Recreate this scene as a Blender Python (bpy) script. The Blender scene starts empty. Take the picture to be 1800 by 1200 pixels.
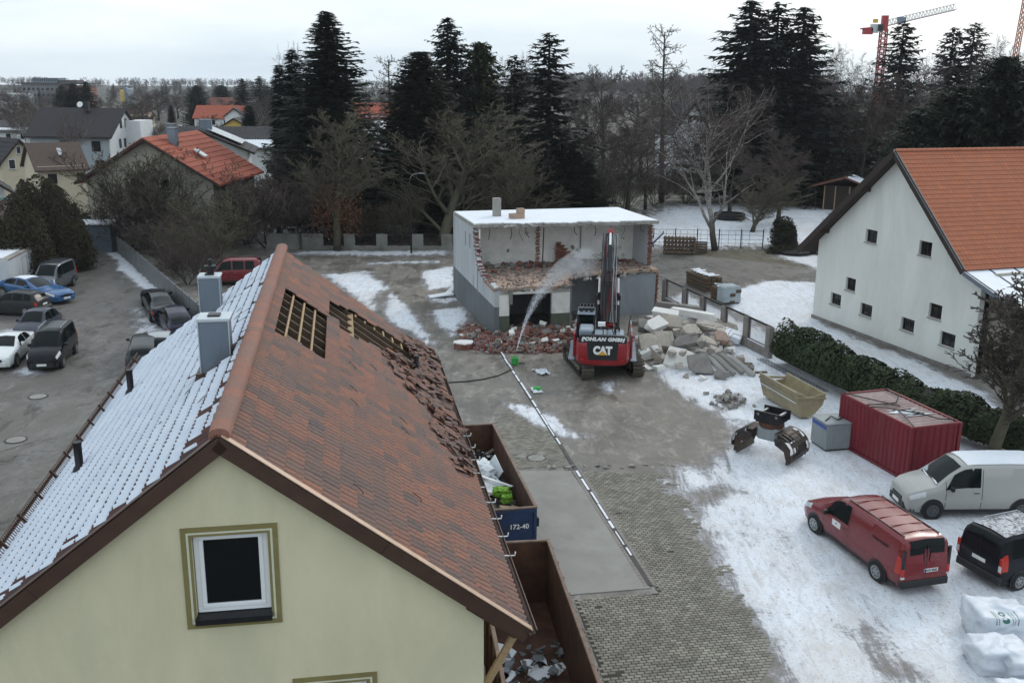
import bpy, bmesh, math, random
from mathutils import Vector, Matrix, noise
R = math.radians
SC = bpy.context.scene
COL = SC.collection
rnd = random.Random(7)

# ---------------------------------------------------------------- camera, sky, sun, exposure
CAM = Vector((0, 0, 16.4)); PITCH = R(14.75); ROLL = R(0.5); FPX = 1740.0
cd = bpy.data.cameras.new('camera'); cam = bpy.data.objects.new('camera', cd); COL.objects.link(cam)
cd.sensor_width = 36; cd.sensor_fit = 'HORIZONTAL'; cd.lens = 36 * FPX / 1800
cd.clip_start = .5; cd.clip_end = 6000
cam.matrix_world = Matrix.Translation(CAM) @ Matrix.Rotation(R(90) - PITCH, 4, 'X') @ Matrix.Rotation(ROLL, 4, 'Z')
SC.camera = cam
SUN_EL, SUN_AZ = R(34), R(35)          # azimuth clockwise from +Y: ahead and to the right
w = bpy.data.worlds.new('World'); SC.world = w; w.use_nodes = True
nt = w.node_tree; nt.nodes.clear()
def wn(t, **k):
    n = nt.nodes.new(t)
    for a, b in k.items(): setattr(n, a, b)
    return n
wo = wn('ShaderNodeOutputWorld'); bg = wn('ShaderNodeBackground'); sky = wn('ShaderNodeTexSky')
sky.sky_type = 'NISHITA'; sky.sun_disc = False; sky.sun_elevation = SUN_EL; sky.sun_rotation = SUN_AZ
sky.air_density = 1.2; sky.dust_density = 4.0; sky.ozone_density = 1.0
tc = wn('ShaderNodeTexCoord'); mp = wn('ShaderNodeMapping'); mp.inputs['Scale'].default_value = (1, 1, 5.5)
nz = wn('ShaderNodeTexNoise'); nz.inputs['Scale'].default_value = 2.2; nz.inputs['Detail'].default_value = 5; nz.inputs['Roughness'].default_value = .55
cr = wn('ShaderNodeValToRGB'); cr.color_ramp.elements[0].position = .32; cr.color_ramp.elements[1].position = .68
cr.color_ramp.elements[0].color = (5.7, 6.9, 7.9, 1); cr.color_ramp.elements[1].color = (8.6, 9.2, 9.5, 1)
mx = wn('ShaderNodeMix', data_type='RGBA'); mx.inputs[0].default_value = .86
nt.links.new(tc.outputs['Generated'], mp.inputs[0]); nt.links.new(mp.outputs[0], nz.inputs[0]); nt.links.new(nz.outputs[0], cr.inputs[0])
nt.links.new(sky.outputs[0], mx.inputs[6]); nt.links.new(cr.outputs[0], mx.inputs[7])
nt.links.new(mx.outputs[2], bg.inputs[0]); bg.inputs[1].default_value = .125
nt.links.new(bg.outputs[0], wo.inputs[0])
sd = bpy.data.lights.new('sun', 'SUN'); sd.energy = .9; sd.angle = R(18); sd.color = (1, .95, .88)
sun = bpy.data.objects.new('sun', sd); COL.objects.link(sun)
sun.rotation_euler = (R(90) - SUN_EL, 0, R(180) - SUN_AZ)
SC.view_settings.view_transform = 'Standard'; SC.view_settings.look = 'None'
SC.view_settings.exposure = 0.14; SC.view_settings.gamma = 1.0; SC.view_settings.use_curve_mapping = False

# ---------------------------------------------------------------- survey helpers: points of the photograph on a level plane
_f = Vector((0, math.cos(PITCH), -math.sin(PITCH))); _u0 = Vector((0, math.sin(PITCH), math.cos(PITCH))); _r0 = Vector((1, 0, 0))
_r = _r0 * math.cos(ROLL) + _u0 * math.sin(ROLL); _u = _u0 * math.cos(ROLL) - _r0 * math.sin(ROLL)
def ray(x, y): return _f + _r * ((x - 900) / FPX) + _u * ((600 - y) / FPX)
def G(x, y, z=0.0):
    d = ray(x, y); return CAM + d * ((z - CAM.z) / d.z)
def AY(x, y, Y):
    d = ray(x, y); return CAM + d * (Y / d.y)

# ---------------------------------------------------------------- mesh helpers
class MB:
    def __init__(s): s.v = []; s.f = []; s.m = []
    def add(s, vs, fs, mi=0, T=None):
        o = len(s.v)
        if T is not None: vs = [T @ Vector(p) for p in vs]
        s.v.extend(tuple(p) for p in vs); s.f.extend(tuple(i + o for i in f) for f in fs); s.m.extend([mi] * len(fs)); return s
    def box(s, c, d, rz=0, T=None, mi=0, rot=None):
        x, y, z = d[0] / 2, d[1] / 2, d[2] / 2
        vs = [(-x, -y, -z), (x, -y, -z), (x, y, -z), (-x, y, -z), (-x, -y, z), (x, -y, z), (x, y, z), (-x, y, z)]
        M = Matrix.Translation(c)
        if rot is not None: M = M @ rot.to_4x4()
        elif rz: M = M @ Matrix.Rotation(rz, 4, 'Z')
        if T is not None: M = T @ M
        return s.add(vs, [(0, 3, 2, 1), (4, 5, 6, 7), (0, 1, 5, 4), (1, 2, 6, 5), (2, 3, 7, 6), (3, 0, 4, 7)], mi, M)
    def bar(s, p, q, wd, ht, mi=0, up=(0, 0, 1)):
        p, q = Vector(p), Vector(q); d = q - p; L = d.length; d.normalize(); up = Vector(up)
        if abs(d.dot(up)) > .98: up = Vector((0, 1, 0))
        x = d.cross(up).normalized(); z = x.cross(d)
        rot = Matrix((x, d, z)).transposed()
        return s.box((p + q) / 2, (wd, L, ht), rot=rot, mi=mi)
    def path(s, pts, rs, n=5, cap=True, mi=0):
        pts = [Vector(p) for p in pts]
        if not hasattr(rs, '__len__'): rs = [rs] * len(pts)
        o = len(s.v); k = len(pts)
        a = None
        for i, p in enumerate(pts):
            d = (pts[min(i + 1, k - 1)] - pts[max(i - 1, 0)])
            if d.length < 1e-9: d = Vector((0, 0, 1))
            d.normalize()
            if a is None: a = d.orthogonal().normalized()
            else:
                a = (a - d * a.dot(d))
                a = a.normalized() if a.length > 1e-6 else d.orthogonal().normalized()
            b = d.cross(a)
            for j in range(n):
                t = 2 * math.pi * j / n
                s.v.append(tuple(p + (a * math.cos(t) + b * math.sin(t)) * rs[i]))
        for i in range(k - 1):
            for j in range(n):
                j2 = (j + 1) % n
                s.f.append((o + i * n + j, o + i * n + j2, o + (i + 1) * n + j2, o + (i + 1) * n + j)); s.m.append(mi)
        if cap:
            s.f.append(tuple(o + j for j in range(n))[::-1]); s.f.append(tuple(o + (k - 1) * n + j for j in range(n))); s.m += [mi, mi]
        return s
    def tube(s, p, q, r0, r1=None, n=8, mi=0): return s.path([p, q], [r0, r0 if r1 is None else r1], n, True, mi)
    def prism(s, poly, a0, a1, axis='y', mi=0, T=None):
        n = len(poly)
        def mk(p, a): return {'y': (p[0], a, p[1]), 'x': (a, p[0], p[1]), 'z': (p[0], p[1], a)}[axis]
        vs = [mk(p, a0) for p in poly] + [mk(p, a1) for p in poly]
        fs = [tuple(range(n)), tuple(range(2 * n - 1, n - 1, -1))] + [(i, i + n, (i + 1) % n + n, (i + 1) % n) for i in range(n)]
        return s.add(vs, fs, mi, T)
    def lathe(s, prof, n=16, T=None, mi=0):
        vs = []; fs = []
        for r, z in prof:
            for j in range(n):
                t = 2 * math.pi * j / n; vs.append((r * math.cos(t), r * math.sin(t), z))
        for i in range(len(prof) - 1):
            for j in range(n):
                j2 = (j + 1) % n; fs.append((i * n + j, i * n + j2, (i + 1) * n + j2, (i + 1) * n + j))
        fs.append(tuple(range(n))[::-1]); fs.append(tuple((len(prof) - 1) * n + j for j in range(n)))
        return s.add(vs, fs, mi, T)
    def hull(s, pts, mi=0, T=None):
        bm = bmesh.new()
        for p in pts: bm.verts.new(p)
        r = bmesh.ops.convex_hull(bm, input=bm.verts)
        for e in r['geom_interior']:
            if isinstance(e, bmesh.types.BMVert): bm.verts.remove(e)
        bm.verts.index_update(); vs = [v.co.copy() for v in bm.verts]; fs = [tuple(v.index for v in f.verts) for f in bm.faces]
        bm.free(); return s.add(vs, fs, mi, T)
    def mesh(s, name, mats, smooth=False, fix=False):
        me = bpy.data.meshes.new(name); me.from_pydata(s.v, [], s.f)
        for m in (mats if isinstance(mats, (list, tuple)) else [mats]): me.materials.append(MAT[m] if isinstance(m, str) else m)
        if any(s.m): me.polygons.foreach_set('material_index', s.m)
        if fix:
            bm = bmesh.new(); bm.from_mesh(me); bmesh.ops.recalc_face_normals(bm, faces=bm.faces); bm.to_mesh(me); bm.free()
        if smooth:
            me.polygons.foreach_set('use_smooth', [True] * len(me.polygons))
            if smooth is not True: me.set_sharp_from_angle(angle=R(smooth))
        me.update(); return me
    def build(s, name, mats, parent=None, smooth=False, bev=0, fix=False):
        return link(name, s.mesh(name, mats, smooth, fix), parent, bev)

def link(name, me, parent=None, bev=0):
    o = bpy.data.objects.new(name, me); COL.objects.link(o)
    if parent is not None: o.parent = parent
    if bev:
        b = o.modifiers.new('bevel', 'BEVEL'); b.width = bev; b.segments = 1; b.limit_method = 'ANGLE'; b.angle_limit = R(40)
    return o
def tag(o, label=None, cat=None, group=None, kind=None):
    if label: o['label'] = label
    if cat: o['category'] = cat
    if group: o['group'] = group
    if kind: o['kind'] = kind
    return o
def thing(name, label, cat, loc=(0, 0, 0), rz=0, group=None):
    o = bpy.data.objects.new(name, None); COL.objects.link(o); o.empty_display_size = .3
    o.location = loc; o.rotation_euler = (0, 0, rz); return tag(o, label, cat, group)
def copy_tree(o, parent=None, kids=None):
    c = o.copy(); COL.objects.link(c); c.parent = parent
    for ch in list(o.children): copy_tree(ch, c)
    return c
def text_mesh(txt, size, shear=0, off=.012, ext=.004, align='CENTER', spacing=1.0):
    cu = bpy.data.curves.new('lettering', 'FONT'); cu.body = txt; cu.size = size; cu.shear = shear; cu.offset = off; cu.extrude = ext
    cu.align_x = align; cu.align_y = 'CENTER'; cu.space_character = spacing; cu.resolution_u = 3
    o = bpy.data.objects.new('lettering', cu); COL.objects.link(o)
    dg = bpy.context.evaluated_depsgraph_get(); me = bpy.data.meshes.new_from_object(o.evaluated_get(dg))
    bpy.data.objects.remove(o); bpy.data.curves.remove(cu); return me

# ---------------------------------------------------------------- materials
MAT = {}
class NT:
    def __init__(s, name):
        m = bpy.data.materials.new(name); m.use_nodes = True; s.m = m; s.t = m.node_tree; s.t.nodes.clear(); MAT[name] = m
        s.out = s.n('ShaderNodeOutputMaterial'); s.b = s.n('ShaderNodeBsdfPrincipled'); s.l(s.b.outputs[0], s.out.inputs[0])
    def n(s, t, **k):
        x = s.t.nodes.new(t)
        for a, b in k.items(): setattr(x, a, b)
        return x
    def l(s, a, b): s.t.links.new(a, b)
    def co(s, which='Object'):
        if not hasattr(s, '_tc'): s._tc = s.n('ShaderNodeTexCoord'); s._g = s.n('ShaderNodeNewGeometry')
        return s._g.outputs['Position'] if which == 'World' else s._tc.outputs[which]
    def noise(s, scale, detail=4, rough=.6, co='Object', dist=0, stretch=None):
        x = s.n('ShaderNodeTexNoise'); x.inputs['Scale'].default_value = scale; x.inputs['Detail'].default_value = detail
        x.inputs['Roughness'].default_value = rough; x.inputs['Distortion'].default_value = dist
        c = s.co(co) if isinstance(co, str) else co
        if stretch:
            mp = s.n('ShaderNodeMapping'); mp.inputs['Scale'].default_value = stretch; s.l(c, mp.inputs[0]); c = mp.outputs[0]
        s.l(c, x.inputs[0]); return x.outputs[0]
    def ramp(s, v, pts):
        x = s.n('ShaderNodeValToRGB'); e = x.color_ramp.elements
        while len(e) < len(pts): e.new(.5)
        for i, (p, c) in enumerate(pts): e[i].position = p; e[i].color = (c, c, c, 1) if not hasattr(c, '__len__') else (*c, 1)
        s.l(v, x.inputs[0]); return x.outputs[0]
    def math(s, op, a, b=None, clamp=False):
        x = s.n('ShaderNodeMath', operation=op); x.use_clamp = clamp
        for i, v in enumerate((a, b)):
            if v is None: continue
            if isinstance(v, (int, float)): x.inputs[i].default_value = v
            else: s.l(v, x.inputs[i])
        return x.outputs[0]
    def mix(s, f, a, b, mode='MIX'):
        x = s.n('ShaderNodeMix', data_type='RGBA', blend_type=mode)
        for i, v in ((0, f), (6, a), (7, b)):
            if isinstance(v, (int, float)): x.inputs[i].default_value = v
            elif isinstance(v, (tuple, list)): x.inputs[i].default_value = (*v, 1)
            else: s.l(v, x.inputs[i])
        return x.outputs[2]
    def attr(s, name, comp=None):
        x = s.n('ShaderNodeAttribute'); x.attribute_name = name
        if comp is None: return x.outputs['Color']
        sp = s.n('ShaderNodeSeparateColor'); s.l(x.outputs['Color'], sp.inputs[0]); return sp.outputs[comp]
    def rand(s):
        a = s.n('ShaderNodeObjectInfo').outputs['Random']; b = s.n('ShaderNodeNewGeometry').outputs['Random Per Island']
        return s.math('FRACT', s.math('ADD', a, b))
    def bump(s, h, st=.3, d=.02):
        x = s.n('ShaderNodeBump'); x.inputs['Strength'].default_value = st; x.inputs['Distance'].default_value = d
        s.l(h, x.inputs['Height']); s.l(x.outputs[0], s.b.inputs['Normal'])
    def set(s, col=None, rough=None, metal=None, coat=None, spec=None):
        for k, v in (('Base Color', col), ('Roughness', rough), ('Metallic', metal), ('Coat Weight', coat), ('Specular IOR Level', spec)):
            if v is None: continue
            i = s.b.inputs[k]
            if isinstance(v, (int, float)): i.default_value = v
            elif isinstance(v, (tuple, list)): i.default_value = (*v, 1)
            else: s.l(v, i)
        return s
def mul(c, k): return tuple(min(1, x * k) for x in c)
def M(name, c, rough=.75, var=.25, scale=3.0, bump=.15, bscale=None, metal=0, coat=0, dirt=None, rand=0, spec=.4, co='Object', stretch=None):
    """plain surface: base colour with two-scale mottling, optional dirt colour, optional per-piece variation"""
    t = NT(name)
    a = t.noise(scale, 5, .65, co, .4, stretch); col = t.mix(t.ramp(a, [(.3, 0), (.7, 1)]), mul(c, 1 - var), mul(c, 1 + var * .7))
    if rand:
        h = t.n('ShaderNodeHueSaturation'); r = t.rand()
        t.l(t.math('ADD', t.math('MULTIPLY', r, rand), 1 - rand * .55), h.inputs['Value']); t.l(col, h.inputs['Color'])
        t.l(t.math('ADD', t.math('MULTIPLY', r, -.3 * rand), 1 + .1 * rand), h.inputs['Saturation']); col = h.outputs[0]
    if dirt:
        d = t.noise(scale * .37, 6, .7, co, 1.0, stretch); col = t.mix(t.ramp(d, [(.48, 0), (.68, dirt[1])]), col, dirt[0])
    rg = t.ramp(t.noise(scale * 2.3, 3, .6, co), [(.2, max(.03, rough - .12)), (.8, min(1, rough + .1))])
    t.set(col, rg, metal, coat, spec)
    if bump: t.bump(t.noise(bscale or scale * 6, 4, .7, co), bump, .015)
    return t
def paint(name, c, rough=.28, dirtc=(.12, .11, .10), dirt=.35, metal=.0):
    t = NT(name); d = t.noise(2.2, 6, .7, 'Object', .6); dirt = dirt * (.35 if max(c) < .1 else 1)
    z = t.n('ShaderNodeSeparateXYZ'); t.l(t.co(), z.inputs[0])
    low = t.ramp(z.outputs[2], [(.2, 1), (.75, .12)])
    f = t.math('MULTIPLY', t.ramp(d, [(.35, .25), (.7, 1)]), t.math('MULTIPLY', low, dirt))
    t.set(t.mix(f, c, dirtc), t.math('ADD', t.math('MULTIPLY', f, .5), rough), metal, .06 if max(c) < .1 else .4, .12 if max(c) < .1 else .4); t.b.inputs['Coat Roughness'].default_value = .15
    return t

t = NT('snow'); n1 = t.noise(1.3, 6, .6, 'World'); n2 = t.noise(11, 4, .7, 'World')
t.set(t.mix(t.ramp(n1, [(.3, 0), (.75, 1)]), (.70, .74, .80), (.80, .82, .86)), .62, spec=.25); t.b.inputs['Subsurface Weight'].default_value = 0
t.bump(t.math('ADD', n1, t.math('MULTIPLY', n2, .35)), .5, .05)

# weathered concrete roof tile: each tile drifts from brick red to grey, dark lichen speckles, painted roll shading
def tile_mat(name, reds, greys, speck=.55, axis=None):
    t = NT(name); r = t.rand()
    a = t.ramp(r, [(0, reds[0]), (.28, reds[1]), (.5, reds[2]), (.72, greys[0]), (1, greys[1])])
    g = t.noise(2.1, 6, .7, 'World', 1.2); g2 = t.noise(26, 5, .75, 'World'); g3 = t.noise(.55, 3, .5, 'World')
    c = t.mix(t.math('MULTIPLY', t.ramp(g, [(.35, 0), (.62, 1)]), .75), a, greys[0])
    c = t.mix(t.math('MULTIPLY', t.ramp(g2, [(.52, 0), (.62, 1)]), speck), c, mul(greys[1], .35))
    c = t.mix(t.math('MULTIPLY', t.ramp(g3, [(.4, 0), (.7, 1)]), .35), c, mul(reds[2], .8))
    if axis:      # shading of the rolls, painted as dark stripes along the valleys
        d = t.n('ShaderNodeVectorMath', operation='DOT_PRODUCT'); t.l(t.co('World'), d.inputs[0]); d.inputs[1].default_value = (axis[0], axis[1], 0)
        s = t.math('COSINE', t.math('MULTIPLY', t.math('SUBTRACT', d.outputs['Value'], axis[2]), axis[3])); shade_n = t.noise(1.4, 4, .6, 'World')
        c = t.mix(t.math('MULTIPLY', t.ramp(s, [(.1, 0), (.85, 1)]), t.ramp(shade_n, [(.3, .45), (.7, .85)])), c, (.062, .05, .046))
    t.set(c, .82, spec=.3); t.bump(g2, .5, .01); return t
_ua = math.atan(-.1716); _UX, _UY = math.sin(_ua), math.cos(_ua)
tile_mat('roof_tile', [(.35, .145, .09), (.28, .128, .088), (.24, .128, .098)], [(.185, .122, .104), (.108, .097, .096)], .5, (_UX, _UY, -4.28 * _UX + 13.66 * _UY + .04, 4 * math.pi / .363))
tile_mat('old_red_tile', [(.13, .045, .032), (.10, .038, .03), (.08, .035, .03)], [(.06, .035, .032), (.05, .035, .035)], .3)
tile_mat('orange_tile', [(.46, .155, .075), (.43, .15, .075), (.40, .14, .075)], [(.37, .14, .082), (.34, .13, .08)], .12)
tile_mat('ridge_clay', [(.34, .15, .10), (.30, .135, .095), (.27, .13, .10)], [(.24, .14, .11), (.21, .13, .11)], .35)
M('render_cream', (.64, .60, .415), .9, .1, .9, .5, 45, dirt=((.50, .49, .37), .5), stretch=(1, 1, .35))
M('render_white', (.68, .69, .655), .9, .08, .7, .3, 40, dirt=((.52, .53, .48), .4), stretch=(1, 1, .3))
M('olive_trim', (.22, .185, .075), .85, .12, 4)
M('cream_trim', (.60, .60, .47), .85, .06, 4)
M('white_plastic', (.78, .80, .82), .35, .04, 2, 0)
M('brown_metal', (.085, .05, .038), .45, .18, 2.5, .05, metal=.3)
M('copper_edge', (.50, .36, .27), .4, .12, 4, .02, metal=.4)
M('grey_clad', (.175, .215, .265), .42, .12, 1.6, .03, metal=.35, dirt=((.26, .29, .32), .3), stretch=(1, 1, .3))
M('grey_flash', (.55, .60, .63), .45, .08, 3, .02, metal=.3)
M('black_plastic', (.016, .017, .019), .5, .2, 5, .02)
M('dark_metal', (.03, .03, .033), .45, .25, 4, .06, metal=.6)
M('wood_new', (.36, .25, .14), .8, .25, 5, .1, stretch=(1, 8, 8))
M('wood_old', (.10, .068, .045), .85, .3, 4, .15)
M('wood_dark', (.035, .024, .02), .8, .3, 4, .1)
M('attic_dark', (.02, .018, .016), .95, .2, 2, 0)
t = NT('window_glass'); t.set((.006, .008, .010), .03, spec=.5)
t = NT('car_glass'); t.set((.006, .009, .010), .06, spec=.14)
M('rust', (.085, .038, .024), .85, .45, 2.2, .4, 25, dirt=((.035, .022, .018), .8))
M('rust_rim', (.20, .14, .11), .8, .35, 3, .3)
t = NT('roof_snow'); n1 = t.noise(1.7, 6, .65, 'World'); n2 = t.noise(9, 4, .7, 'World'); t.set(t.mix(t.ramp(n1, [(.3, 0), (.75, 1)]), (.50, .56, .65), (.62, .67, .74)), .65, spec=.2); t.bump(n2, .4, .03)  # thin snow; the left slope's shade is put into its darker, bluer colour
M('skip_blue', (.018, .04, .11), .55, .3, 2, .1, dirt=((.04, .035, .035), .6))
M('concrete', (.30, .29, .27), .9, .2, 1.2, .35, 14, dirt=((.19, .18, .165), .7), rand=.35)
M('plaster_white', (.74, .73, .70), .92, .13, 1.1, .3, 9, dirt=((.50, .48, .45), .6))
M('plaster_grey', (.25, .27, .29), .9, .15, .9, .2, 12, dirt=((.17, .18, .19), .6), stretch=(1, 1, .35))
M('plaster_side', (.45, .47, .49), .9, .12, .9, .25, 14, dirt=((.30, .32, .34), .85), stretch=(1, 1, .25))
M('green_base', (.085, .10, .07), .85, .2, 1.2, .15, dirt=((.13, .135, .12), .5), stretch=(1, 1, .4))
M('grey_base', (.13, .145, .155), .85, .16, 1.0, .15, dirt=((.18, .19, .19), .5), stretch=(1, 1, .3))
M('brick_red', (.185, .066, .046), .9, .3, 3, .3, rand=.8, dirt=((.30, .245, .215), .7))
M('dust_clay', (.36, .255, .195), .95, .2, 1.5, .3)
M('rubble_beige', (.40, .36, .31), .95, .25, 1.6, .5, 9, rand=.45, dirt=((.20, .17, .145), .85)); M('rubble_pink', (.38, .27, .215), .95, .25, 1.6, .5, 9, rand=.4, dirt=((.24, .2, .17), .8))
M('asphalt_dark', (.07, .068, .066), .85, .25, 2, .3)
M('mortar_grey', (.23, .215, .20), .95, .3, 1.6, .4, dirt=((.12, .10, .09), .6))
M('tyre', (.018, .018, .019), .85, .2, 6, .1)
M('rim', (.34, .35, .36), .35, .15, 5, 0, metal=.8)
M('rim_dark', (.10, .105, .11), .45, .2, 5, 0, metal=.6)
M('lamp_clear', (.55, .58, .60), .12, .1, 6, 0)
M('lamp_red', (.42, .03, .02), .2, .15, 6, 0)
M('plate', (.72, .74, .74), .4, .05, 6, 0)
M('plate_blue', (.02, .06, .30), .4, .05, 6, 0)
M('ink', (.012, .012, .014), .6, .1, 5, 0)
M('white_paint', (.76, .78, .78), .5, .05, 3, .02)
M('yellow_paint', (.62, .36, .03), .5, .06, 3, .02)
M('silver', (.40, .42, .44), .3, .15, 3, 0, metal=.7)
paint('paint_red', (.165, .007, .012), .25, dirt=.5); paint('paint_white', (.66, .69, .70), .25); paint('paint_beige', (.36, .36, .345), .33, dirt=.45)
paint('paint_black', (.012, .013, .017), .2); paint('paint_blue', (.008, .085, .24), .2); paint('paint_grey', (.075, .085, .10), .25)
paint('paint_darkgrey', (.035, .037, .04), .25); paint('paint_navy', (.016, .016, .035), .22); paint('paint_silver', (.30, .32, .33), .28); paint('paint_mid', (.06, .066, .085), .25)
paint('machine_red', (.27, .010, .016), .35, dirt=.3); paint('machine_grey', (.20, .245, .30), .4, dirt=.3)
M('track_steel', (.115, .10, .082), .8, .35, 3, .35, metal=.25, dirt=((.19, .165, .13), .8))
M('container_red', (.17, .013, .022), .55, .18, 1.4, .06, dirt=((.16, .07, .07), .5), stretch=(1, 1, .25))
M('container_roof', (.33, .25, .24), .75, .25, 1.2, .2, dirt=((.16, .085, .07), .7))
M('box_grey', (.24, .27, .28), .6, .15, 1.5, .06, dirt=((.15, .16, .155), .5), stretch=(1, 1, .4))
M('bucket_yellow', (.30, .25, .15), .6, .2, 1.6, .1, dirt=((.19, .16, .11), .8))
M('grapple_steel', (.055, .048, .045), .6, .4, 4, .25, metal=.5, dirt=((.11, .06, .04), .6))
M('bark', (.055, .047, .038), .95, .35, 3, .4, stretch=(1, 1, .3))
M('bark_green', (.082, .076, .05), .95, .3, 3, .3)
M('twig', (.075, .062, .052), .95, .3, 1.5, 0, rand=.5)
M('twig_olive', (.10, .087, .058), .95, .3, 1.5, 0, rand=.5)
M('twig_red', (.085, .062, .056), .95, .3, 1.5, 0, rand=.5)
t = NT('birch_bark'); n = t.noise(5, 5, .7, 'Object', .5, (1, 1, 4)); zz = t.noise(.8, 3)
zs = t.n('ShaderNodeSeparateXYZ'); t.l(t.co(), zs.inputs[0]); old = t.ramp(t.math('ADD', t.math('MULTIPLY', zs.outputs[2], .16), t.math('MULTIPLY', zz, .5)), [(.45, 1), (.75, 0)])
t.set(t.mix(old, t.mix(t.ramp(n, [(.5, 0), (.6, 1)]), (.36, .345, .32), (.05, .045, .04)), (.07, .06, .05)), .85)
def foliage(name, c, c2):
    t = NT(name); r = t.rand(); n = t.noise(.9, 3, .6)
    col = t.mix(r, c, c2); col = t.mix(t.math('MULTIPLY', t.ramp(n, [(.35, 0), (.7, 1)]), .6), col, mul(c, .55))
    t.set(col, .75, spec=.25); return t
foliage('needle_dark', (.020, .034, .024), (.034, .048, .030)); foliage('needle_black', (.014, .022, .018), (.026, .036, .026))
foliage('needle_olive', (.036, .052, .024), (.06, .075, .03)); foliage('thuja_brown', (.026, .026, .013), (.055, .042, .019))
foliage('cypress_brown', (.022, .027, .017), (.045, .042, .024)); foliage('hedge_green', (.022, .036, .016), (.05, .066, .026))
foliage('russet_leaf', (.12, .055, .032), (.20, .09, .05)); foliage('dry_grass', (.16, .125, .07), (.24, .19, .11))
t = NT('snow_dusting'); t.set(t.mix(t.ramp(t.noise(3.5, 6, .75, 'Object', 2.0), [(.42, 0), (.55, 1)]), (.02, .02, .022), (.48, .50, .54)), .6)
M('tarp_blue', (.02, .05, .16), .5, .2, 2, .1); M('tarp_clear', (.36, .41, .44), .4, .15, 2, .1)
M('bag_white', (.60, .645, .71), .5, .1, 2, .6, 5, dirt=((.45, .46, .48), .5)); M('bag_green', (.03, .14, .10), .6, .1, 4, 0)
M('lime', (.17, .37, .03), .6, .15, 3, .1); M('green_plastic', (.03, .35, .06), .4, .15, 5, .05)
M('cardboard', (.30, .22, .14), .9, .15, 3, .05); M('styro', (.62, .66, .70), .8, .08, 3, .1)
M('slate', (.16, .18, .20), .75, .3, 3, .15, rand=.9)
M('dark_roof', (.032, .028, .032), .8, .25, 3, .25); M('brown_roof', (.085, .058, .048), .85, .25, 3, .25)
M('grey_roof', (.07, .066, .07), .8, .25, 2, .25); M('far_red_roof', (.32, .085, .05), .85, .25, 2, .2); M('dull_red_roof', (.17, .068, .052), .85, .25, 2, .2)
M('cream_wall', (.60, .53, .40), .9, .08, 1, .1); M('white_wall', (.66, .68, .69), .9, .08, 1, .1); M('grey_wall', (.33, .37, .40), .9, .1, 1, .1)
M('yellow_wall', (.58, .40, .10), .9, .1, 1, .1); M('beige_wall', (.36, .34, .28), .9, .1, 1, .15); M('brick_far', (.27, .12, .09), .9, .15, .5, .1)
M('solar', (.045, .065, .09), .12, .1, 2, 0); M('crane_red', (.38, .03, .04), .5, .15, 2, .0); M('crane_white', (.55, .58, .60), .5, .1, 2, 0)
M('crane_orange', (.45, .13, .05), .5, .15, 2, 0)
M('galv', (.23, .245, .255), .5, .2, 3, .05, metal=.5); M('fence_panel', (.17, .175, .18), .7, .2, 2, .1); M('wire_green', (.03, .055, .05), .6, .2, 3, 0)
M('stone_pillar', (.24, .215, .20), .9, .2, 2, .3, dirt=((.15, .13, .12), .7)); M('wall_panel', (.19, .19, .175), .92, .2, 1.3, .3, dirt=((.10, .105, .085), .8))
M('glass_teal', (.18, .34, .33), .1, .1, 2, 0); M('slab_grey', (.27, .265, .245), .9, .12, .8, .25, 12, dirt=((.18, .17, .15), .6), co='World')
M('trailer_white', (.52, .55, .58), .55, .1, 1.2, .05, dirt=((.36, .37, .38), .6), stretch=(1, 1, .4))
M('hose_black', (.012, .013, .014), .45, .1, 4, 0); M('log_bark', (.11, .08, .055), .9, .35, 4, .3)
# ---------------------------------------------------------------- ground
import numpy as np
def pxpoly(pts, z=0): return [tuple(G(x, y, z)[:2]) for x, y in pts]
def sdist(X, Y, poly):
    """signed distance (positive inside) of points to a polygon"""
    P = np.array(poly); n = len(P); d2 = np.full(X.shape, 1e12); ins = np.zeros(X.shape, bool)
    for i in range(n):
        ax, ay = P[i]; bx, by = P[(i + 1) % n]; ex, ey = bx - ax, by - ay
        t = np.clip(((X - ax) * ex + (Y - ay) * ey) / (ex * ex + ey * ey + 1e-12), 0, 1)
        d2 = np.minimum(d2, (X - ax - t * ex) ** 2 + (Y - ay - t * ey) ** 2)
        c = ((ay > Y) != (by > Y)) & (X < (bx - ax) * (Y - ay) / (by - ay + 1e-12) + ax); ins ^= c
    return np.where(ins, 1, -1) * np.sqrt(d2)
def cover(X, Y, polys):
    v = np.zeros(X.shape)
    for poly, soft, top in polys: v = np.maximum(v, top * np.clip(.5 + sdist(X, Y, poly) / (2 * soft), 0, 1))
    return v
P = pxpoly
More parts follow.
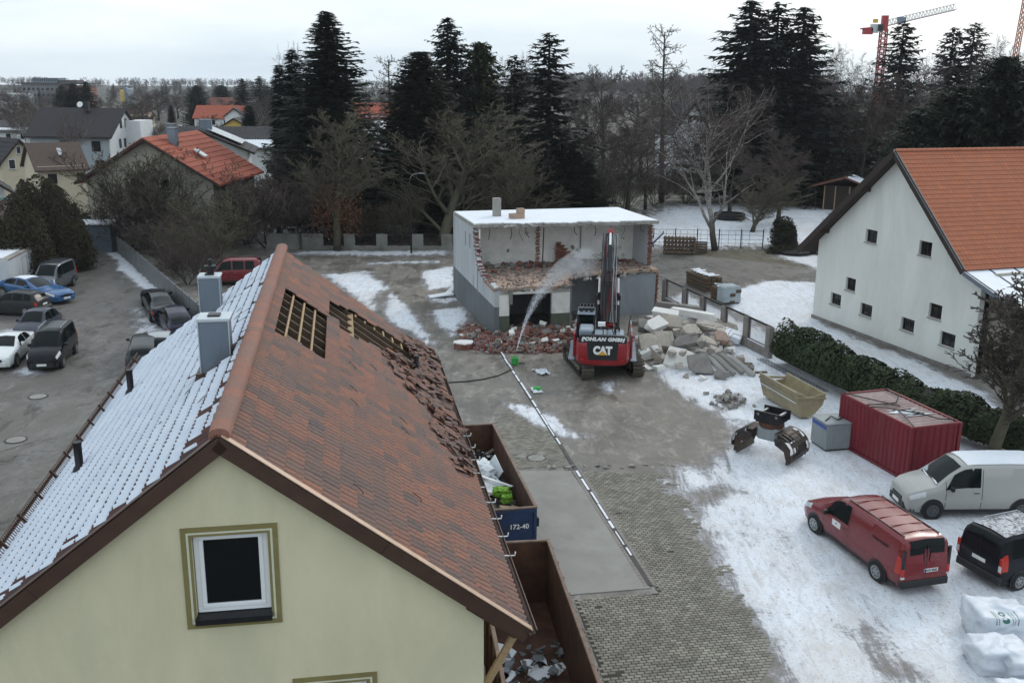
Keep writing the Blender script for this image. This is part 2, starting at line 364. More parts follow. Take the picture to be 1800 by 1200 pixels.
SNOW = [(P([(1150, 640), (1172, 672), (1235, 712), (1300, 742), (1278, 795), (1268, 830), (1290, 862), (1215, 885), (1240, 950), (1290, 1010), (1330, 1080), (1370, 1150), (1385, 1200), (1400, 1260), (2100, 1260), (2300, 900), (1700, 700), (1400, 610), (1200, 515), (1168, 535), (1210, 590), (1320, 640)]), .9, .9),
        (P([(880, 707), (925, 712), (960, 722), (1005, 758), (1035, 768), (990, 770), (930, 738)]), .5, .82),
        (P([(1180, 830), (1270, 800), (1290, 860), (1215, 885), (1170, 865)]), 1.0, .62),
        (P([(573, 482), (640, 481), (667, 495), (680, 507), (667, 515), (653, 527), (663, 547), (640, 535), (615, 513)]), .8, .9),
        (P([(685, 513), (710, 533), (735, 567), (758, 603), (752, 607), (723, 582), (698, 573), (680, 553), (683, 527)]), .5, .9),
        (P([(742, 478), (797, 467), (797, 503), (752, 510), (745, 490)]), .6, .9), (P([(760, 545), (813, 540), (820, 557), (793, 590), (772, 567)]), .6, .95),
        (P([(745, 520), (800, 517), (812, 530), (770, 536)]), .5, .6), (P([(640, 474), (652, 479), (600, 483)]), .5, .7),
        (P([(480, 446), (560, 440), (790, 440), (792, 447), (700, 450), (560, 448)]), 1.2, .68), (P([(640, 461), (780, 457), (775, 462), (650, 465)]), .6, .55),
        (P([(585, 372), (690, 368), (705, 412), (590, 416)]), 3, .95), (P([(400, 400), (560, 380), (560, 430), (420, 430)]), 4, .42),
        (P([(1105, 392), (1180, 362), (1290, 357), (1470, 366), (1470, 432), (1330, 432), (1140, 434), (1100, 415)]), 4, .86),
        (P([(1290, 452), (1440, 440), (1460, 470), (1430, 478), (1340, 468)]), 1.5, .85),
        (P([(1160, 400), (1330, 440), (1310, 445), (1160, 438)]), 2, .5),
        (P([(1284, 512), (1345, 493), (1440, 497), (1440, 570), (1640, 648), (1720, 690), (1800, 760), (1700, 720), (1420, 602), (1290, 545)]), .9, 1),
        (P([(182, 441), (212, 444), (243, 478), (293, 521), (285, 524), (250, 505), (225, 482), (206, 474), (212, 460)]), .45, 1),
        (P([(233, 540), (250, 548), (300, 585), (302, 605), (275, 598), (245, 582), (240, 560)]), .7, .66),
        (P([(245, 604), (300, 600), (290, 622), (240, 625)]), .6, .55), (P([(0, 580), (32, 578), (20, 592), (0, 596)]), .6, .8),
        (P([(35, 650), (55, 642), (85, 656), (60, 660), (25, 658)]), .5, .7), (P([(0, 410), (20, 400), (20, 440), (0, 450)]), 2, .8),
        (P([(130, 372), (165, 370), (160, 385), (140, 388)]), 2, .9),
        (P([(820, 1100), (930, 1090), (1000, 1210), (800, 1230)]), .6, .75), (P([(1060, 672), (1085, 668), (1092, 690), (1070, 690)]), .4, .7),
        (P([(930, 648), (975, 645), (972, 662), (938, 664)]), .3, .0)]
CLEAR = [(P([(1150, 452), (1250, 438), (1330, 440), (1432, 470), (1430, 492), (1345, 490), (1290, 508), (1210, 500), (1160, 480)]), .9, 1),
         (P([(1255, 690), (1300, 690), (1310, 720), (1270, 722)]), .5, .8)]
PATH = [(P([(1480, 1080), (1540, 1090), (1620, 1200), (1560, 1210)]), .8, .75), (P([(1300, 900), (1345, 900), (1420, 1010), (1380, 1020)]), 1.2, .42), (P([(1260, 870), (1330, 870), (1330, 960), (1280, 960)]), 1.4, .4), (P([(1430, 1030), (1470, 1030), (1700, 1230), (1640, 1230)]), .9, .35), (P([(1600, 1050), (1660, 1040), (1720, 1100), (1680, 1120)]), .8, .3)]
ASPH = [(P([(-300, 470), (120, 425), (190, 432), (212, 446), (360, 575), (420, 660), (300, 900), (0, 1250), (-600, 1250)]), .5, 1),
        (P([(1150, 450), (1250, 436), (1335, 438), (1500, 475), (1440, 560), (1290, 545), (1180, 520), (1140, 480)]), 1.0, 1)]
MUD = [(P([(1000, 640), (1140, 650), (1240, 720), (1290, 770), (1260, 840), (1130, 850), (1060, 810), (960, 700)]), 3.0, .55),
       (P([(780, 590), (860, 590), (1010, 560), (1150, 560), (1130, 640), (980, 660), (800, 640)]), 2.0, .8),
       (P([(560, 440), (800, 440), (800, 475), (560, 475), (470, 455)]), 2.0, .85), (P([(655, 500), (760, 470), (790, 530), (790, 620), (755, 610), (700, 540)]), 1.5, .75),
       (P([(560, 420), (800, 415), (800, 440), (480, 446)]), 2, .9)]
GRASS = [(P([(250, 445), (480, 432), (800, 436), (1150, 440), (1420, 470), (1500, 380), (1700, 300), (-100, 300), (0, 440), (200, 436)]), 2.0, 1)]
# deep snow where the drift is thin reads as wheel-worn paving
x0, x1, y0, y1, st = -52.0, 52.0, 12.0, 150.0, .5
nx = int((x1 - x0) / st) + 1; ny = int((y1 - y0) / st) + 1
gx, gy = np.meshgrid(np.linspace(x0, x1, nx), np.linspace(y0, y1, ny)); X = gx.ravel(); Y = gy.ravel()
sn = cover(X, Y, SNOW); sn = sn * (1 - cover(X, Y, CLEAR)) - cover(X, Y, PATH)
asph = cover(X, Y, ASPH); mud = cover(X, Y, MUD); gr = cover(X, Y, GRASS)
idx = np.arange(nx * ny).reshape(ny, nx)
faces = np.stack([idx[:-1, :-1], idx[:-1, 1:], idx[1:, 1:], idx[1:, :-1]], -1).reshape(-1, 4)
Z = np.zeros_like(X)
me = bpy.data.meshes.new('yard'); me.from_pydata(np.stack([X, Y, Z], -1).tolist(), [], faces.tolist())
ca = me.color_attributes.new('cover', 'FLOAT_COLOR', 'POINT'); ca.data.foreach_set('color', np.stack([np.clip(sn, 0, 1), asph, mud, gr], -1).ravel().astype(np.float32))
t = NT('yard_ground')
at = t.n('ShaderNodeAttribute'); at.attribute_name = 'cover'; sp = t.n('ShaderNodeSeparateColor'); t.l(at.outputs['Color'], sp.inputs[0])
A_s, A_a, A_m, A_g = sp.outputs[0], sp.outputs[1], sp.outputs[2], at.outputs['Alpha']
rot = t.n('ShaderNodeMapping'); rot.inputs['Rotation'].default_value = (0, 0, R(-10.4)); t.l(t.co('World'), rot.inputs[0])
br = t.n('ShaderNodeTexBrick'); t.l(rot.outputs[0], br.inputs[0]); br.inputs['Scale'].default_value = 1.0; br.inputs['Brick Width'].default_value = .2; br.inputs['Row Height'].default_value = .1
br.inputs['Mortar Size'].default_value = .007; br.inputs['Color1'].default_value = (.205, .198, .182, 1); br.inputs['Color2'].default_value = (.158, .152, .14, 1); br.inputs['Mortar'].default_value = (.07, .065, .058, 1)
big = t.noise(.13, 6, .65, 'World', .8); mid = t.noise(.9, 6, .7, 'World', .6); fine = t.noise(7, 5, .75, 'World'); gran = t.noise(45, 3, .8, 'World')
pave = t.mix(t.math('MULTIPLY', t.ramp(mid, [(.35, 0), (.7, 1)]), .55), br.outputs[0], (.26, .235, .205))
pave = t.mix(t.math('MULTIPLY', t.ramp(big, [(.45, 0), (.65, 1)]), .5), pave, (.165, .15, .13))
ac = t.mix(t.ramp(big, [(.35, 0), (.65, 1)]), (.098, .091, .083), (.145, .135, .122)); ac = t.mix(t.math('MULTIPLY', t.ramp(gran, [(.4, 0), (.75, 1)]), .35), ac, (.19, .18, .165))
wet = t.noise(.35, 7, .72, 'World', 1.6, (1, .45, 1)); ac = t.mix(t.math('MULTIPLY', t.ramp(wet, [(.56, 0), (.61, 1)]), .62), ac, (.043, .04, .038))
vo = t.n('ShaderNodeTexVoronoi', feature='DISTANCE_TO_EDGE'); vo.inputs['Scale'].default_value = .16
wv = t.n('ShaderNodeMapping'); t.l(t.co('World'), wv.inputs[0]); wv.inputs['Scale'].default_value = (1, .6, 1)
va = t.n('ShaderNodeVectorMath', operation='ADD'); nn = t.n('ShaderNodeTexNoise'); nn.inputs['Scale'].default_value = .8; nn.inputs['Detail'].default_value = 5; t.l(t.co('World'), nn.inputs[0])
vs = t.n('ShaderNodeVectorMath', operation='SCALE'); vs.inputs['Scale'].default_value = 2.2; t.l(nn.outputs['Color'], vs.inputs[0]); t.l(wv.outputs[0], va.inputs[0]); t.l(vs.outputs[0], va.inputs[1]); t.l(va.outputs[0], vo.inputs[0])
ac = t.mix(t.math('MULTIPLY', t.ramp(vo.outputs[0], [(.004, 1), (.014, 0)]), t.ramp(big, [(.4, .25), (.6, .9)])), ac, (.035, .033, .03))
mc = t.mix(t.ramp(mid, [(.3, 0), (.7, 1)]), (.13, .112, .092), (.235, .212, .182)); mc = t.mix(t.math('MULTIPLY', t.ramp(fine, [(.5, 0), (.7, 1)]), .5), mc, (.29, .26, .225))
gc = t.mix(t.ramp(mid, [(.35, 0), (.68, 1)]), (.045, .038, .026), (.10, .09, .052)); gc = t.mix(t.math('MULTIPLY', t.ramp(fine, [(.45, 0), (.7, 1)]), .5), gc, (.075, .085, .035))
mfac = t.ramp(t.math('ADD', t.math('MULTIPLY', A_m, .9), t.math('MULTIPLY', mid, .35)), [(.35, 0), (.75, 1)])
wetp = t.noise(.55, 8, .78, 'World', .5, (1, .5, 1)); dust = t.noise(.8, 8, .8, 'World', .4, (1.3, .6, 1))
col = t.mix(t.math('MULTIPLY', mfac, .85), pave, mc); col = t.mix(t.math('MULTIPLY', t.ramp(wetp, [(.46, 0), (.58, 1)]), .75), col, (.085, .075, .064)); col = t.mix(t.math('MULTIPLY', t.ramp(dust, [(.52, 0), (.64, 1)]), .6), col, (.36, .335, .30)); col = t.mix(t.math('MULTIPLY', t.ramp(fine, [(.54, 0), (.64, 1)]), .5), col, (.11, .10, .088)); col = t.mix(t.ramp(t.math('ADD', A_a, t.math('MULTIPLY', fine, .2)), [(.5, 0), (.62, 1)]), col, ac)
col = t.mix(t.ramp(t.math('ADD', A_g, t.math('MULTIPLY', mid, .4)), [(.6, 0), (.75, 1)]), col, gc)
rs_ = t.n('ShaderNodeMapping'); rs_.inputs['Rotation'].default_value = (0, 0, R(5)); rs_.inputs['Scale'].default_value = (1.7, .3, 1); t.l(t.co('World'), rs_.inputs[0]); streak = t.noise(1.0, 5, .7, rs_.outputs[0], .5)
sv = t.math('ADD', t.math('ADD', A_s, t.math('MULTIPLY', t.math('SUBTRACT', mid, .5), .95)), t.math('ADD', t.math('MULTIPLY', t.math('SUBTRACT', fine, .5), .6), t.math('MULTIPLY', t.math('SUBTRACT', streak, .5), 1.25)))
sf = t.ramp(sv, [(.36, 0), (.55, .85), (.8, 1)])
trk = t.noise(1.6, 6, .75, 'World', 1.0, (1.6, .55, 1)); clod = t.noise(9, 4, .8, 'World', .4)
sc_ = t.mix(t.ramp(trk, [(.46, 0), (.66, 1)]), (.72, .76, .82), (.55, .565, .60)); clod2 = t.noise(4.5, 5, .8, 'World', .9, (1, .45, 1)); sc_ = t.mix(t.ramp(clod, [(.575, 0), (.64, .75)]), sc_, (.22, .21, .21)); sc_ = t.mix(t.ramp(clod2, [(.60, 0), (.66, .8)]), sc_, (.26, .24, .23)); sc_ = t.mix(t.math('MULTIPLY', t.ramp(mid, [(.5, 0), (.7, 1)]), .4), sc_, (.50, .45, .41)); sc_ = t.mix(t.ramp(streak, [(.54, 0), (.75, .6)]), sc_, (.46, .43, .40))
sc_ = t.mix(t.math('MULTIPLY', t.ramp(big, [(.5, 0), (.68, 1)]), .45), sc_, (.50, .46, .42))
col = t.mix(t.ramp(sv, [(.18, 0), (.36, .7), (.5, .75)]), col, (.27, .265, .285)); col = t.mix(sf, col, sc_)
rg = t.mix(sf, t.ramp(wetp, [(.42, .85), (.58, .38)]), (.7, .7, .7)); t.set(col, rg, spec=.3)
hb = t.math('ADD', t.math('MULTIPLY', sf, .8), t.math('ADD', t.math('MULTIPLY', fine, .5), t.math('MULTIPLY', trk, .5))); t.bump(hb, .55, .05)
me.materials.append(MAT['yard_ground']); yard = link('yard_ground', me); tag(yard, 'worn yard of paving, asphalt, mud and patchy snow', kind='structure')
# far ground out to the horizon
t = NT('far_ground'); b_ = t.noise(.03, 6, .65, 'World', .5); m_ = t.noise(.35, 6, .7, 'World', .5)
c = t.mix(t.ramp(m_, [(.35, 0), (.7, 1)]), (.034, .032, .024), (.07, .064, .044)); c = t.mix(t.ramp(t.math('ADD', b_, t.math('MULTIPLY', m_, .5)), [(.86, 0), (.96, .6)]), c, (.5, .52, .56)); t.set(c, .9)
mb = MB(); mb.add([(-1750, -60, -.02), (1750, -60, -.02), (1750, 2040, -.02), (-1750, 2040, -.02)], [(0, 1, 2, 3)]); o = mb.build('ground', 'far_ground'); tag(o, 'winter grass and snow stretching to the horizon', kind='structure')
# concrete slab beside the skips
sl = P([(800, 828), (1003, 828), (1143, 1034), (880, 1056)]); mb = MB(); mb.prism(sl, -.05, .030, 'z'); o = mb.build('concrete_slab', 'slab_grey', fix=True); tag(o, 'smooth grey concrete slab between the skips and the drain', kind='structure')
DTH = math.atan(-.184)          # site axis along the drain
def site(a, b, o=(0, 0)): return (o[0] + a * math.sin(DTH) + b * math.cos(DTH), o[1] + a * math.cos(DTH) - b * math.sin(DTH))
# drain channel with a snow-filled slot and its row of edging stones
dr = thing('drain_channel', 'narrow drainage channel half filled with snow across the yard', 'drain', (*G(1143, 1030)[:2], 0), -DTH)
mb = MB(); mb.box((0, 15.2, .005), (.16, 30.4, .07)); mb.build('channel', 'asphalt_dark', dr)
mb = MB(); r2 = random.Random(3); y = 2.2
while y < 29.5:
    L = r2.uniform(.3, 1.6)
    if not (10.0 < y < 12.2): mb.box((r2.uniform(-.02, .02), y + L / 2, .045), (r2.uniform(.05, .11), L, .03))
    y += L + r2.uniform(.04, .35)
tag(mb.build('snow_fill', 'snow', dr), kind='stuff')
for sx in (-1, 1):
    mb = MB(); y = 0
    while y < 10.2:
        mb.box((sx * .155, y + .12, .012), (.13, .225, .05), rz=r2.uniform(-.05, .05)); y += .24
    tag(mb.build('edging_stone_row', 'stone_pillar', dr), kind='stuff')
# paving stones: nearest ones single, the rest joined
pav = P([(1012, 828), (1158, 1042), (1010, 1054), (1068, 1215), (1100, 1290), (1500, 1290), (1420, 1160), (1350, 1060), (1270, 965), (1230, 880), (1170, 832)])
M('joint_sand', (.05, .045, .038), .95, .3, 2, .2, co='World'); pav_in = P([(1012, 828), (1158, 1042), (1010, 1054), (1068, 1215), (1100, 1290), (1380, 1290), (1310, 1160), (1255, 1060), (1185, 965), (1150, 880), (1125, 832)]); o_ = MB().prism(pav_in, -.04, .0035, 'z').build('joint_sand', 'joint_sand', yard, fix=True)
pav2 = P([(868, 745), (905, 700), (985, 760), (1000, 822), (905, 824)])
o0 = G(1143, 1030); cand = []
for i in range(-80, 420):
    for j in range(-60, 75):
        c = site(i * .134, j * .232 + (i % 2) * .116, o0)
        cand.append(c)
cx = np.array([c[0] for c in cand]); cy = np.array([c[1] for c in cand])
ok = np.maximum(sdist(cx, cy, pav), sdist(cx, cy, pav2)) > .05
svx = cover(cx, cy, SNOW)
pm = MB(); pm.v = [(-.112, -.063, -.03), (.112, -.063, -.03), (.112, .063, -.03), (-.112, .063, -.03), (-.1, -.051, .024), (.1, -.051, .024), (.1, .051, .024), (-.1, .051, .024)]
pm.f = [(4, 5, 6, 7), (0, 1, 5, 4), (1, 2, 6, 5), (2, 3, 7, 6), (3, 0, 4, 7)]; pm.m = [0] * 5
M('paver', (.235, .22, .185), .85, .22, 1.2, .35, 30, rand=.5, dirt=((.14, .13, .11), .6), co='World', spec=.3)
pme = pm.mesh('paving_stone', 'paver'); rest = MB(); lst = []
for k in range(len(cand)):
    if not ok[k]: continue
    c = cand[k]; h = noise.noise(Vector((c[0] * .9, c[1] * .9, 3)))
    if svx[k] + h * .55 + .18 * noise.noise(Vector((c[0] * 4, c[1] * 4, 7))) > .30: continue
    lst.append((math.hypot(c[0], c[1]), c))
lst.sort()
for k, (d_, c) in enumerate(lst):
    T = Matrix.Translation((c[0], c[1], rnd.uniform(-.003, .003))) @ Matrix.Rotation(-DTH + rnd.uniform(-.03, .03), 4, 'Z') @ Matrix.Rotation(rnd.uniform(-.012, .012), 4, 'X')
    if k < 300:
        o = link('paving_stone', pme, yard); o.matrix_local = T
    else: rest.add(pm.v, pm.f, 0, T)
tag(rest.build('paving_stones', 'paver', yard), kind='stuff')
def manhole(px, py, label, r=.38):
    p = G(px, py); h = thing('manhole_cover', label, 'manhole cover', (p.x, p.y, .002))
    mb = MB(); mb.lathe([(r + .09, -.02), (r + .09, .02), (r + .01, .024), (r + .01, .01)], 24); mb.build('frame_ring', 'dark_metal', h)
    mb = MB(); mb.lathe([(r, -.02), (r, .022), (r - .03, .027), (0.02, .028)], 24)
    for k in range(5): mb.box((-.2 + k * .1, 0, .03), (.03, .5 - abs(k - 2) * .1, .008))
    mb.build('lid', 'slab_grey', h)
manhole(943, 805, 'round manhole cover in the paving beside the far skip'); manhole(67, 697, 'round manhole cover in the parking lot asphalt', .42); manhole(28, 773, 'round manhole cover at the left edge of the parking lot', .42)
# broken kerb line across the yard end of the slab
r2 = random.Random(11); a = G(962, 824); b = G(1190, 818)
for k in range(26):
    f = r2.random(); p = a.lerp(b, f ** 1.2); s = r2.uniform(.05, .16); mb = MB()
    mb.hull([(r2.uniform(-s, s) * 1.4, r2.uniform(-s, s), r2.uniform(-s, s) * .5) for _ in range(9)]); o = mb.build('rubble_stone', 'concrete')
    o.location = (p.x, p.y + r2.uniform(-.25, .3), s * .25); tag(o, 'broken kerb stone fragment on the rubble line across the paving', 'stone', 'kerb fragments across the paving')
# ---------------------------------------------------------------- the house in front: half stripped roof
HB = Vector((-4.28, 13.66, 0)); HR = -math.atan(-.1716); HZ, HE, HX, HL = 11.3, 7.77, 4.59, 16.7
SL = math.atan2(HZ - HE, HX); CS, SN = math.cos(SL), math.sin(SL)
house = thing('house', 'cream gabled house whose red tiled roof is being stripped, snow on its left slope', 'house', HB, HR)
HM = Matrix.Translation(HB) @ Matrix.Rotation(HR, 4, 'Z')
TW, TC = .363, .3405
def slope_T(a, s, side, n=0.0):
    """frame on a roof slope: X along the ridge, Y down the slope, Z out of the roof"""
    ex = Vector((0, 1, 0)); ey = Vector((side * CS, 0, -SN)); ez = Vector((side * SN, 0, CS))
    M_ = Matrix((ex, ey, ez)).transposed().to_4x4()
    M_.translation = Vector((0, a, HZ)) + ey * s + ez * n; return M_
def wave(u, W=TW, h=.042): return h * (.5 - .5 * math.cos(4 * math.pi * u / W)) ** .8
def tile_geo(W=TW, L=.375, nu=8, h=.042, th=.03, u0=0, u1=1, v0=0, v1=1, jag=None):
    vs = []; us = [u0 + (u1 - u0) * i / nu for i in range(nu + 1)]
    for i, u in enumerate(us):
        vv = v1 if jag is None else v1 - jag[i]
        for v, dz in ((v0, 0), (vv, .03), (vv, .03 - th)): vs.append((u * W, v * L, wave(u * W, W, h) + dz * (1 if v != v0 else 1)))
    fs = []
    for i in range(nu):
        a = i * 3; fs += [(a, a + 3, a + 4, a + 1), (a + 1, a + 4, a + 5, a + 2)]
    return vs, fs
def in_poly(x, y, poly):
    r = False; n = len(poly)
    for i in range(n):
        ax, ay = poly[i]; bx, by = poly[(i + 1) % n]
        if (ay > y) != (by > y) and x < (bx - ax) * (y - ay) / (by - ay) + ax: r = not r
    return r
HOLE1 = [(7.3, .5), (7.9, 1.72), (11.9, 1.74), (11.85, .5)]
HOLE2 = [(14.5, 1.9), (15.8, 5.2), (13.7, 5.25), (12.8, 4.1), (11.6, 2.2), (12.6, 1.85)]
NC, NA = 17, int(HL / TW)
vs, fs = tile_geo(); tm = MB().add(vs, fs); tme = tm.mesh('roof_tile', 'roof_tile', 60)
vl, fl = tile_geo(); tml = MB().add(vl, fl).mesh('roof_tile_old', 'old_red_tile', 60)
tiles = []
for i in range(NA):
    for k in range(NC):
        a, s = .04 + i * TW, .02 + k * TC
        ca, cs_ = a + TW / 2, s + TC / 2
        if in_poly(ca, cs_, HOLE1) or in_poly(ca, cs_, HOLE2): continue
        if 6.4 < a and k >= 15 and rnd.random() < .45: continue
        p = HM @ (slope_T(ca, cs_, 1) @ Vector((0, 0, 0))); tiles.append(((p - CAM).length, a, s))
tiles.sort(); rest = MB()
for n_, (d_, a, s) in enumerate(tiles):
    T = slope_T(a, s, 1, .01) @ Matrix.Rotation(rnd.uniform(-.012, .012), 4, 'Z') @ Matrix.Rotation(rnd.uniform(-.006, .006), 4, 'X')
    if n_ < 300: o = link('roof_tile', tme, house); o.matrix_local = T
    else: rest.add(vs, fs, 0, T)
tag(rest.build('roof_tiles', 'roof_tile', house, 60), kind='stuff')
# left slope: dark red tiles under snow; the nearest single, the rest joined
left = []
for i in range(NA):
    for k in range(NC):
        a, s = .04 + i * TW, .02 + k * TC; p = HM @ (slope_T(a, s, -1) @ Vector((0, 0, 0)))
        left.append(((p - CAM).length, a, s, k))
left.sort(); rest = MB(); snow = MB(); flipT = Matrix.Identity(4)
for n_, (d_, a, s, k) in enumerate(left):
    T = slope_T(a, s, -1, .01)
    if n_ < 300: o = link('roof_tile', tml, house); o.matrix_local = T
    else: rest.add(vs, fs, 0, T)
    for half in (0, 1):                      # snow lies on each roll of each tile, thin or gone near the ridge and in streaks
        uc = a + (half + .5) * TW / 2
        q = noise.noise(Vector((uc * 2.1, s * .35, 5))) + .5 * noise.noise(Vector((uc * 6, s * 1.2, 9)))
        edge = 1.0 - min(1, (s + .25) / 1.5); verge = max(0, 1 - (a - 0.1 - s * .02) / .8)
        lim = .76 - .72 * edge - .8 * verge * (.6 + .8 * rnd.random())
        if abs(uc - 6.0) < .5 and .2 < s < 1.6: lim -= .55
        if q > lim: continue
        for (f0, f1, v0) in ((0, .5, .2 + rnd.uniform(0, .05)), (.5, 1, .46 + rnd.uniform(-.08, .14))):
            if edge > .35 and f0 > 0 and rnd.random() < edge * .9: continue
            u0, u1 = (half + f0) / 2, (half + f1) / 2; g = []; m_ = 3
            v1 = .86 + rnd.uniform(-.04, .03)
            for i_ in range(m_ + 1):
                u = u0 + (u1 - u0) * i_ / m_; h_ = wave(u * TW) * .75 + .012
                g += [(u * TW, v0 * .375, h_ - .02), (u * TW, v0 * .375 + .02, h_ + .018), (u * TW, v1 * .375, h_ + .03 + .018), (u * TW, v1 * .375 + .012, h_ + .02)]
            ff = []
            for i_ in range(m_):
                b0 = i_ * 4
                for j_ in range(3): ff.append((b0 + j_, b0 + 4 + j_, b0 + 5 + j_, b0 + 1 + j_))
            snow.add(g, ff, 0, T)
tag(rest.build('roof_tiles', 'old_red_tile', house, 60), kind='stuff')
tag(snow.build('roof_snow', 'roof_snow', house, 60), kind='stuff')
# ridge tiles
rv = []; rf = []; n = 8
for v, dr_, in ((0, 0), (.40, .018)):
    for j in range(n + 1):
        t_ = math.pi * (j / n); rv.append(((.155 + dr_) * -math.cos(t_), v, .10 * math.sin(t_) + dr_ - (.05 if j in (0, n) else 0)))
rf = [(j, j + 1, n + 2 + j, n + 1 + j) for j in range(n)] + [tuple(range(n + 1))[::-1], tuple(range(n + 1, 2 * n + 2))]
rme = MB().add(rv, rf).mesh('ridge_tile', 'ridge_clay', 40)
k = 0
while k * .385 < HL - .1:
    o = link('ridge_tile', rme, house); o.location = (rnd.uniform(-.006, .006), .02 + k * .385, HZ + .045); o.rotation_euler = (R(1.2), 0, rnd.uniform(-.012, .012)); k += 1
# timber under the roof
for k in range(int(HL / .76)):
    a = .45 + k * .76
    for sd in (1, -1):
        mb = MB(); T = slope_T(a, 0, sd, -.14); mb.box((0, 2.87, 0), (.09, 5.7, .16), T=T); mb.build('rafter', 'wood_old', house)
for k in range(1, 17):
    s = .02 + k * TC
    a0, a1 = (6.4, 12.6) if k < 5 else (14.7, 16.4)
    mb = MB(); T = slope_T(0, s, 1, -.032); mb.box(((a0 + a1) / 2, 0, 0), (a1 - a0, .05, .04), T=T); mb.build('roof_batten', 'wood_new', house)
mb = MB(); mb.box((2.0, 14.3, 9.55), (.16, 4.4, .2)); mb.build('purlin', 'wood_new', house)
mb = MB(); mb.bar((1.9, 15.5, 9.7), (4.4, 15.75, 7.75), .12, .18); mb.build('purlin', 'wood_new', house)
mb = MB(); mb.box((0, HL / 2, HE - .35), (7.7, HL - .5, .12)); mb.build('attic_floor', 'wood_old', house)
mb = MB(); mb.box((2.3, 13.2, HE - .1), (.9, .6, .45)); mb.build('insulation_roll', 'styro', house)
# walls: gable with a window opening, side walls, back wall
OW, OZ0, OZ1, OC = .565, 8.35, 9.74, .03
def gable_z(x): return HZ - .2 - abs(x) * (HZ - HE) / HX
def gable(y0, y1, holes):
    mb = MB(); XW = 3.94
    xs = sorted([-XW, XW, 0] + [h[0] for h in holes] + [h[1] for h in holes])
    for i in range(len(xs) - 1):
        xa, xb = xs[i], xs[i + 1]; xm = (xa + xb) / 2; h = [q for q in holes if q[0] < xm < q[1]]; h.sort(key=lambda q: q[2]); z = 0
        for q in h: mb.prism([(xa, z), (xb, z), (xb, q[2]), (xa, q[2])], y0, y1); z = q[3]
        mb.prism([(xa, z), (xb, z), (xb, gable_z(xb)), (xa, gable_z(xa))], y0, y1)
    return mb
LW = (1.0, 2.04, 5.72, 7.02)
gable(.14, .42, [(OC - OW, OC + OW, OZ0, OZ1), LW]).build('gable_wall', 'render_cream', house, fix=True)
gable(HL - .4, HL - .12, []).build('gable_wall', 'render_cream', house, fix=True)
for sx in (-1, 1):
    mb = MB(); mb.box((sx * 3.8, HL / 2, gable_z(3.94) / 2), (.28, HL - .84, gable_z(3.94) - .02)); mb.build('side_wall', 'render_cream', house)
def ring(mb, xc, zc, hw, hh, wd, y0, y1):
    mb.box((xc, (y0 + y1) / 2, zc + hh - wd / 2), (2 * hw, y1 - y0, wd)); mb.box((xc, (y0 + y1) / 2, zc - hh + wd / 2), (2 * hw, y1 - y0, wd))
    for s in (-1, 1): mb.box((xc + s * (hw - wd / 2), (y0 + y1) / 2, zc), (wd, y1 - y0, 2 * hh - 2 * wd))
    return mb
def attic_window(xc, zc, ow, oh):
    wdw = ring(MB(), xc, zc, ow - .01, oh - .01, .085, .24, .30).build('window', 'white_plastic', house, bev=.008)
    ring(MB(), xc, zc, ow - .085, oh - .085, .07, .225, .285).build('sash', 'white_plastic', wdw, bev=.008)
    mb = MB(); mb.box((xc, .262, zc), (2 * ow - .28, .012, 2 * oh - .28)); mb.build('pane', 'window_glass', wdw)
    mb = MB(); mb.box((xc, .14, zc - oh - .015), (2 * ow + .02, .26, .035), T=Matrix.Translation((0, .0, 0))); mb.box((xc, .02, zc - oh - .05), (2 * ow + .02, .03, .07)); mb.build('sill', 'dark_metal', wdw)
    zt = zc - .045
    ring(MB(), xc, zt, ow + .15, oh + .15 + .0, .078, .118, .1395).build('outer_trim', 'olive_trim', wdw)
    ring(MB(), xc, zt, ow + .072, oh + .072, .034, .122, .1395).build('middle_trim', 'cream_trim', wdw)
    ring(MB(), xc, zt, ow + .038, oh + .038, .038, .120, .1395).build('inner_trim', 'olive_trim', wdw)
    return wdw
attic_window(OC, (OZ0 + OZ1) / 2, OW, (OZ1 - OZ0) / 2); attic_window((LW[0] + LW[1]) / 2 , (LW[2] + LW[3]) / 2, (LW[1] - LW[0]) / 2, (LW[3] - LW[2]) / 2)
mb = MB(); mb.box((0, 8, 4), (7, .1, 8)); mb.build('inner_wall', 'attic_dark', house)
